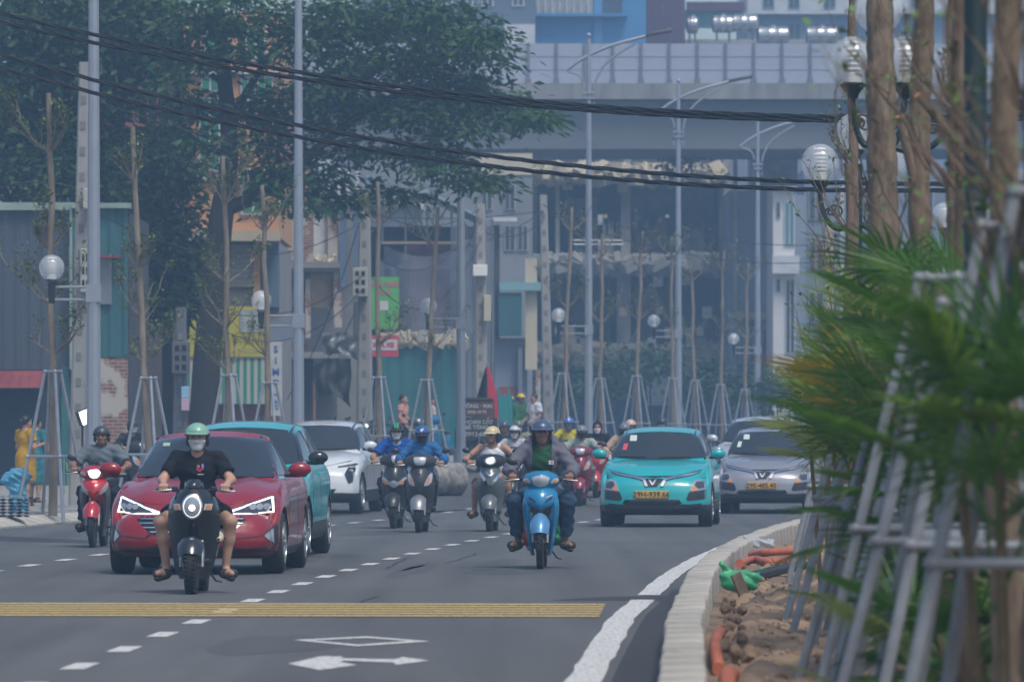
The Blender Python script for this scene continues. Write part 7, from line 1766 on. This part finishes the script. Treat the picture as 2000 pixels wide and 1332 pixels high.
m_palm = [mat('palm_green', (.095, .185, .018), .5, col2=(.20, .31, .035), scale=2, spec=.5), mat('palm_dark', (.045, .13, .014), .5, col2=(.085, .20, .02), scale=2, spec=.5), mat('palm_pale', (.22, .28, .08), .55, col2=(.34, .40, .13), scale=3), mat('palm_yellow', (.45, .25, .015), .55, col2=(.24, .24, .02), scale=4)]
for m_ in m_palm:       # thin blades let some light through
    nt = m_.node_tree; bs = nt.nodes['Principled BSDF']; tr = nt.nodes.new('ShaderNodeBsdfTranslucent'); mx = nt.nodes.new('ShaderNodeMixShader'); mx.inputs[0].default_value = .35
    src = bs.inputs['Base Color'].links[0].from_socket; nt.links.new(src, tr.inputs[0]); nt.links.new(bs.outputs[0], mx.inputs[1]); nt.links.new(tr.outputs[0], mx.inputs[2]); nt.links.new(mx.outputs[0], nt.nodes['Material Output'].inputs[0])
fans = {}
for mi in range(4):
    for s in range(3): fans[(mi, s)] = fan_mesh('frond', (24, 28, 21)[s], (.50, .58, .44)[s], m_palm[mi], s * 7 + mi, (.04, .12, .25)[s])
def palm(px, d, H_, label, seed, n=15, low=.35, pal=(0, 0, 1, 2), spread=.55, ns=4):
    rg = random.Random(seed); root = empty('fan_palm', (PX(px, d), d, .05), 0, label, 'palm', 'fan palms in the planted median')
    for k in range(ns):
        a = 6.28 * k / ns + rg.uniform(-.4, .4); MB().tube([(.08 * math.cos(a), .08 * math.sin(a), -.05), (.14 * math.cos(a), .14 * math.sin(a), H_ * .4), (.2 * math.cos(a), .2 * math.sin(a), H_ * rg.uniform(.6, .85))], [.022, .018, .014], 7).build('stem', mat('palm_stem', (.12, .09, .05), .9, var=.3, scale=12), root, True)
    for k in range(n):
        t = low + (1 - low) * (k + .5) / n; a = k * 2.4 + rg.uniform(-.4, .4); rr = spread * rg.uniform(.35, 1.0) * (1.1 - .3 * t)
        mi = rg.choice(pal) if t > .5 or H_ < 1.2 else 1; o = link('frond', fans[(mi, rg.randint(0, 2))], root, (rr * math.cos(a), rr * math.sin(a), H_ * t - .1))  # lower fronds forced to dark green, painting the deep shade low in the clump
        el = R(rg.uniform(8, 62) + 70 * (t - .78)); s = rg.uniform(.8, 1.15) * (.82 if d > 40 else 1); o.scale = (s, s, s)
        o.rotation_euler = (Matrix.Rotation(a - math.pi / 2, 3, 'Z') @ Matrix.Rotation(el, 3, 'X')).to_euler()
    return root
PALMS = [(1588, 51, 1.75, 'leftmost fan palm overhanging the grey crossover', (0, 2, 2), 18), (1622, 47.5, 2.0, 'fan palm with pale green fronds behind the leaning stakes', (0, 2, 2, 1), 18), (1640, 44, 1.85, 'fan palm with orange dying fronds above the stakes', (0, 3, 3, 2), 18),
         (1680, 41, 2.1, 'fan palm below the thick pale trunk', (0, 3, 1, 2), 18), (1740, 40, 2.25, 'fan palm growing round the knobbly trunk', (0, 1, 0), 18), (1705, 38.5, 1.8, 'yellowing fan palm low between the stakes', (3, 3, 0, 0, 1), 16), (1800, 37, 2.45, 'tall fan palm with dark upright fronds under the small lantern', (0, 1, 1), 18),
         (1775, 34.5, 1.8, 'fan palm with mixed yellow leaves before the tall one', (0, 3, 1, 0), 16), (1850, 34, 2.25, 'deep green fan palm in front of dark lamp post', (1, 0, 1), 18), (1885, 31.5, 2.1, 'broad dark fan palm right of the lamp post', (1, 1, 0), 18), (1975, 22, 1.75, 'big dark fan palm at the right edge', (1, 1, 0), 18), (1940, 32, 1.9, 'fan palm behind the mottled trunk', (1, 0), 14), (2005, 29, 1.9, 'near fan palm mostly out of view at right', (1, 0), 14), (1905, 27, .75, 'low dark fan palm at the foot of the near stakes', (1, 1, 2), 9)]
for i, (px, d, H_, lb, pal, n) in enumerate(PALMS): palm(px + (35 if px < 1700 else 20 if px < 1800 else 0), d, H_ * (1.06 if H_ > 1.2 else 1), lb, 40 + i, n + (10 if px >= 1845 and d > 26 else 0), (.66 if px < 1735 else .58 if px < 1845 else .68 if d < 26 else .12) if H_ > 1.2 else .2, pal, .42 if px < 1700 else .5)
# ---------------------------------------------------------------- people on foot
def stand_pose(h=1.62, face=0.0, arm=((-.1, .35), (-.1, .35)), hyaw=0, htilt=0):
    k = h / 1.66
    J = dict(pelvis=(0, 0, .90 * k), chest=(0, .0, 1.22 * k), neck=(0, .0, 1.40 * k), head=(0, -.02, 1.535 * k), shw=.175, shy=0.0, shz=1.355 * k, hyaw=hyaw, htilt=htilt, grip=False)
    J['el'] = {}; J['wr'] = {}; J['hand'] = {}
    for s, (fw, bend) in zip((-1, 1), arm):
        e = (s * .235, .04 + fw * .5, 1.09 * k); w = (s * .23 * (1 - bend * .3), e[1] - .24 * math.sin(bend * 2), e[2] - .24 * math.cos(bend * 2)); J['el'][s] = e; J['wr'][s] = w
        dv = V3(*w) - V3(*e); dv /= np.linalg.norm(dv); J['hand'][s] = tuple(V3(*w) + dv * .06)
    J['kn'] = {s: (s * .095, -.02 * s, .48 * k) for s in (-1, 1)}; J['an'] = {s: (s * .10, .03 - .03 * s, .09) for s in (-1, 1)}; J['toe'] = {s: (s * .12, -.13 - .03 * s, .035) for s in (-1, 1)}
    return J
def walker(px, d, zoff, label, look, rz=0.0, **k):
    return person('person', stand_pose(**k), look, label, (PX(px, d), d, GZ(d) + SWZ + zoff), rz, group='people on the left pavement', fine=False)
walker(50, 108.5, 0, 'woman in mustard yellow dress standing by the grey shed', dict(tone='l', dress=dict(m=cloth('mustard_dress', (.46, .26, .015)), len=.42), shoe=m_sandal, sandal=2, bun=True), rz=2.3, h=1.60, arm=((-.1, .9), (-.1, .9)))
walker(70, 113, 0, 'person in teal patterned dress behind the yellow dress', dict(tone='l', dress=dict(m=cloth('teal_dress', (.03, .17, .20), .5, 6), len=.5), shoe=m_sandal, sandal=2), rz=2.6, h=1.56)
walker(1017, 163, 0, 'worker in green uniform with yellow hard hat and reflective band', dict(tone='m', top=dict(m=cloth('green_uniform', (.03, .12, .05)), sleeve=1.9, grow=.025), bottom=dict(m=m_dkpants), shoe=m_slide, helmet=H((.62, .45, .02), .4)), rz=.4, h=1.68, arm=((-.1, .5), (-.1, .5)))
walker(996, 160, 0, 'worker in yellow hard hat behind the teal cart frame', dict(tone='m', top=dict(m=cloth('green_uniform', (.03, .12, .05)), sleeve=1.9, grow=.025), bottom=dict(m=m_dkpants), shoe=m_slide, helmet=H((.62, .45, .02), .4)), rz=-.6, h=1.62)
walker(1044, 161, 0, 'man in white shirt looking at his hands beside the workers', dict(tone='m', top=dict(m=cloth('white_shirt', (.55, .57, .63)), sleeve=.7, grow=.03), bottom=dict(m=m_dkpants), shoe=m_slide), rz=-.9, h=1.66, arm=((-.1, .5), (-.1, .5)), htilt=.3)
walker(787, 152, 0, 'bare-shouldered person in pink top by the hoarding', dict(tone='l', top=dict(m=cloth('pink_top', (.55, .28, .24)), sleeve=.4), bottom=dict(m=m_dkpants), shoe=m_slide), rz=1.2, h=1.66)
walker(840, 154, 0, 'person in pale shirt near the leaning staked tree', dict(tone='m', top=dict(m=cloth('pale_shirt', (.40, .36, .36)), sleeve=.7), bottom=dict(m=cloth('rust_trousers', (.2, .09, .08))), shoe=m_slide), rz=2.0, h=1.6)
# parked scooters on the pavement
def parked(px, d, rz, label, paint, v):
    bike('motor_scooter', label, 'scooters parked on the left pavement', (PX(px, d), d, GZ(d) + SWZ), rz, scooter_kit(paint, None, v))
mc = MATS['scooter_charcoal']; 
parked(262, 112, .5, 'dark scooter parked behind the slim staked tree', mc, 'vision'); parked(556, 130, -.8, 'scooter parked at the brick ruin behind the white crossover', m_mar, 'lead'); parked(648, 143, .9, 'scooter parked below the dark tarpaulin', mc, 'vision'); parked(700, 141, .4, 'silver-trimmed scooter parked at the wire-wrapped pole', MATS['scooter_matt_grey'], 'lead'); parked(748, 145, -.5, 'scooter parked beside the straight staked tree', mc, 'airblade'); parked(800, 148, .7, 'scooter parked before the teal hoarding', MATS['scooter_sage'], 'vision'); parked(870, 152, -1.1, 'blue scooter parked near the cargo tricycle', m_blue, 'vision')
lp = person('person', ride_pose(gz=.99, top=1.54), dict(tone='m', top=dict(m=m_dkpants, sleeve=1.9), bottom=dict(m=m_dkpants), shoe=m_slide, mask=m_wmask, helmet=H((.02, .022, .025), .3)), 'masked rider in black sitting on the scooter parked behind the sedan', (PX(262, 112), 112, GZ(112) + SWZ), .5, group='people on the left pavement', fine=False)
# cargo tricycle with boards and a folded parasol
d = 147.0; tr = empty('cargo_tricycle', (PX(935, d), d, GZ(d)), 0, 'dark cargo tricycle with painted advertising boards and teal panel', 'tricycle')
m_board = mat('dark_board', (.035, .038, .045), .7, var=.2, scale=4); m_bboard = mat('brown_board', (.11, .055, .05), .7, var=.15, scale=4); m_chalk = mat('chalk_white', (.50, .50, .48), .8)
MB().box((0, .6, .75), (1.15, 1.5, .55), bev=.03).build('cargo_bed', m_board, tr); MB().box((-.02, -.18, 1.02), (.95, .05, .55)).build('lower_board', m_board, tr); MB().box((-.05, -.2, 1.50), (.86, .05, .36)).build('upper_board', m_bboard, tr)
MB().box((-.60, -.1, .95), (.14, .06, .62)).build('teal_panel', mat('teal_panel', (.03, .26, .26), .5), tr); MB().box((0, .2, .42), (1.0, .9, .25), bev=.05).build('chassis', m_blackp, tr)
for y_, z_, t_, s_ in ((-.226, 1.57, 'ĐÔNG · MAI', .13), (-.226, 1.43, '0936 19 73', .10), (-.21, 1.19, 'KHOAN CẮT', .13), (-.21, 1.06, 'BÊ TÔNG', .13), (-.21, .90, '0912.606', .15)): text_mesh('painted_text', t_, s_, m_chalk, tr, (-.04, y_, z_), bold=.004)
for x in (-.5, .5): t = MB(); t.lathe([(.2, -.05), (.28, -.05), (.28, .05), (.2, .05)], (x, .7, .28), 'x', 24); t.build('wheel', m_tyre, tr, True, 40)
t = MB(); t.lathe([(.2, -.05), (.28, -.05), (.28, .05), (.2, .05)], (0, -.35, .28), 'x', 24); t.build('wheel', m_tyre, tr, True, 40)
MB().tube([(0, -.35, .28), (0, -.28, .8), (0, -.1, 1.0)], .03, 8).build('fork', m_engine, tr); MB().box((0, .1, 1.72), (.7, .4, .12), bev=.04).build('engine_cover', m_blackp, tr)
cart = MB(); 
for x in (.55, .8): cart.cyl((x, .9, .8), (x - .1, .9, 2.0), .03, n=6)
cart.box((.66, .9, 1.4), (.3, .04, .9)); o = cart.build('teal_frame', MATS['teal_panel'], tr)
um = empty('parasol', (PX(952, 149), 149, GZ(149)), 0, 'folded dark red and black parasol standing behind the tricycle', 'parasol')
rg_ = []; zt, zb = PZ(716, 149) - GZ(149), PZ(815, 149) - GZ(149)
for i in range(9):
    t = i / 8; r = .03 + .30 * t ** .9; rg_.append([(r * (1 + .16 * math.cos(k * math.pi / 2 * 1.0 + (k % 2) * 1.2)) * math.cos(k * math.pi / 8), r * (1 + .16 * math.cos(k * 2.2)) * math.sin(k * math.pi / 8), zt + (zb - zt) * t) for k in range(16)])
mb = MB(); mb.rings(rg_); me = mb.mesh('canopy', mat('parasol_red', (.36, .012, .03), .8), True, 60); me.materials.append(m_black_cl)
for p in me.polygons:
    if p.center.x < -.02 and p.center.y < .3: p.material_index = 1
link('canopy', me, um); MB().cyl((0, 0, 0), (0, 0, zt + .1), .025, n=8).build('pole', m_galv, um); MB().cyl((0, 0, 0), (0, 0, .12), .25, n=16).build('base', m_conc, um)
# fallen log, blue tarpaulin, sheets, strap, glowing panel for a mirror glint
g = gnd(868, 968); lg = empty('log', (g.x, g.y, g.z), .7, 'thick mottled pale log lying at the pavement edge behind scooters', 'log')
V = []; n = 24; rgs = []
for i in range(9):
    x = -.42 + .78 * i / 8; rgs.append([(x, .34 * math.cos(2 * math.pi * j / n) * (1 + .06 * mn.noise((x * 3, j * .5, 1))), .34 + .34 * math.sin(2 * math.pi * j / n) * (1 + .06 * mn.noise((x * 3, j * .5, 4)))) for j in range(n)])
MB().rings(rgs).build('trunk_section', mat('mottled_bark', (.11, .10, .09), .95, col2=(.36, .34, .31), scale=7, bump=.6, bscale=12), lg, True, 50)
g = gnd(35, 1005, SWZ); tp = empty('tarpaulin', (g.x, g.y, g.z), 0, 'crumpled bright blue patterned tarpaulin bundle by the stakes', 'tarpaulin')
V, F = field([ell_((0, 0, .35), (.14, .14, .36)), ell_((.02, 0, .62), (.2, .16, .12)), ell_((-.16, 0, .55), (.12, .1, .1)), ell_((.04, 0, .12), (.12, .12, .14))], .02, k=.08, noise=.02); np_mesh('bundle', V, F, mat('blue_tarp', (.03, .24, .42), .6, col2=(.12, .38, .52), scale=9, bump=.4), tp, True)
g = gnd(8, 1010, SWZ); cs = empty('sheet_stack', (g.x, g.y, g.z), .2, 'stack of grey corrugated sheets leaning by the pavement edge', 'sheets')
for k in range(7):
    m_ = MB(); nn = 24; pts_t = [(-.38 + .76 * i / nn, 0, .05 * k + .012 * math.sin(i * 1.6) + .01) for i in range(nn + 1)]; m_.rings([[(x, -.2, z) for x, _, z in pts_t], [(x, .4, z + .02) for x, _, z in pts_t]], cap=False, closed=False); m_.build('sheet', m_corr, cs)
g = gnd(131, 965, SWZ); st = empty('barrier_tape', (g.x, g.y, g.z), 0, 'neon green ribbon hanging beside the slim staked tree', 'tape'); MB().tube([(0, 0, 0), (.02, 0, .35), (-.01, 0, .62)], [.035, .035, .045], 6, squash=.2).build('ribbon', mat('neon_green', (.30, .60, .02), .5), st); MB().cyl((-.06, .03, 0), (-.06, .03, .7), .012, n=6).build('peg', m_galv, st)
fd = 104.0; fl_ = empty('glint_panel', (PX(160, fd), fd, GZ(fd) + SWZ), 0, 'glowing square panel near the utility pole, imitating a bright mirror reflection', 'lamp'); zf = PZ(814, fd) - GZ(fd) - SWZ
MB().cyl((0, .1, 0), (0, .1, zf), .02, n=8).build('stand', m_blackp, fl_); MB().box((.04, .06, zf), (.26, .1, .26), rz=.5, ry=-.35, bev=.02).build('housing', m_blackp, fl_); MB().box((.072, -.005, zf), (.20, .02, .23), rz=.5, ry=-.35, bev=.01).build('glow_face', m_beam, fl_)  # self-lit panel stands in for the bright reflection of a bike mirror
# ---------------------------------------------------------------- hazy air
hz = MB().box((0, 190, 27), (700, 480, 57)).build('haze', None); tag(hz, 'thin bluish smog hanging over the whole street', 'haze', kind='stuff')
hm = bpy.data.materials.new('haze_air'); hm.use_nodes = True
nt = hm.node_tree; nt.nodes.remove(nt.nodes['Principled BSDF'])
pv = nt.nodes.new('ShaderNodeVolumePrincipled')
pv.inputs['Color'].default_value = (.40, .67, 1.0, 1); pv.inputs['Density'].default_value = .00158; pv.inputs['Anisotropy'].default_value = 0.0
nt.links.new(pv.outputs[0], nt.nodes['Material Output'].inputs['Volume'])
hz.data.materials.append(hm)
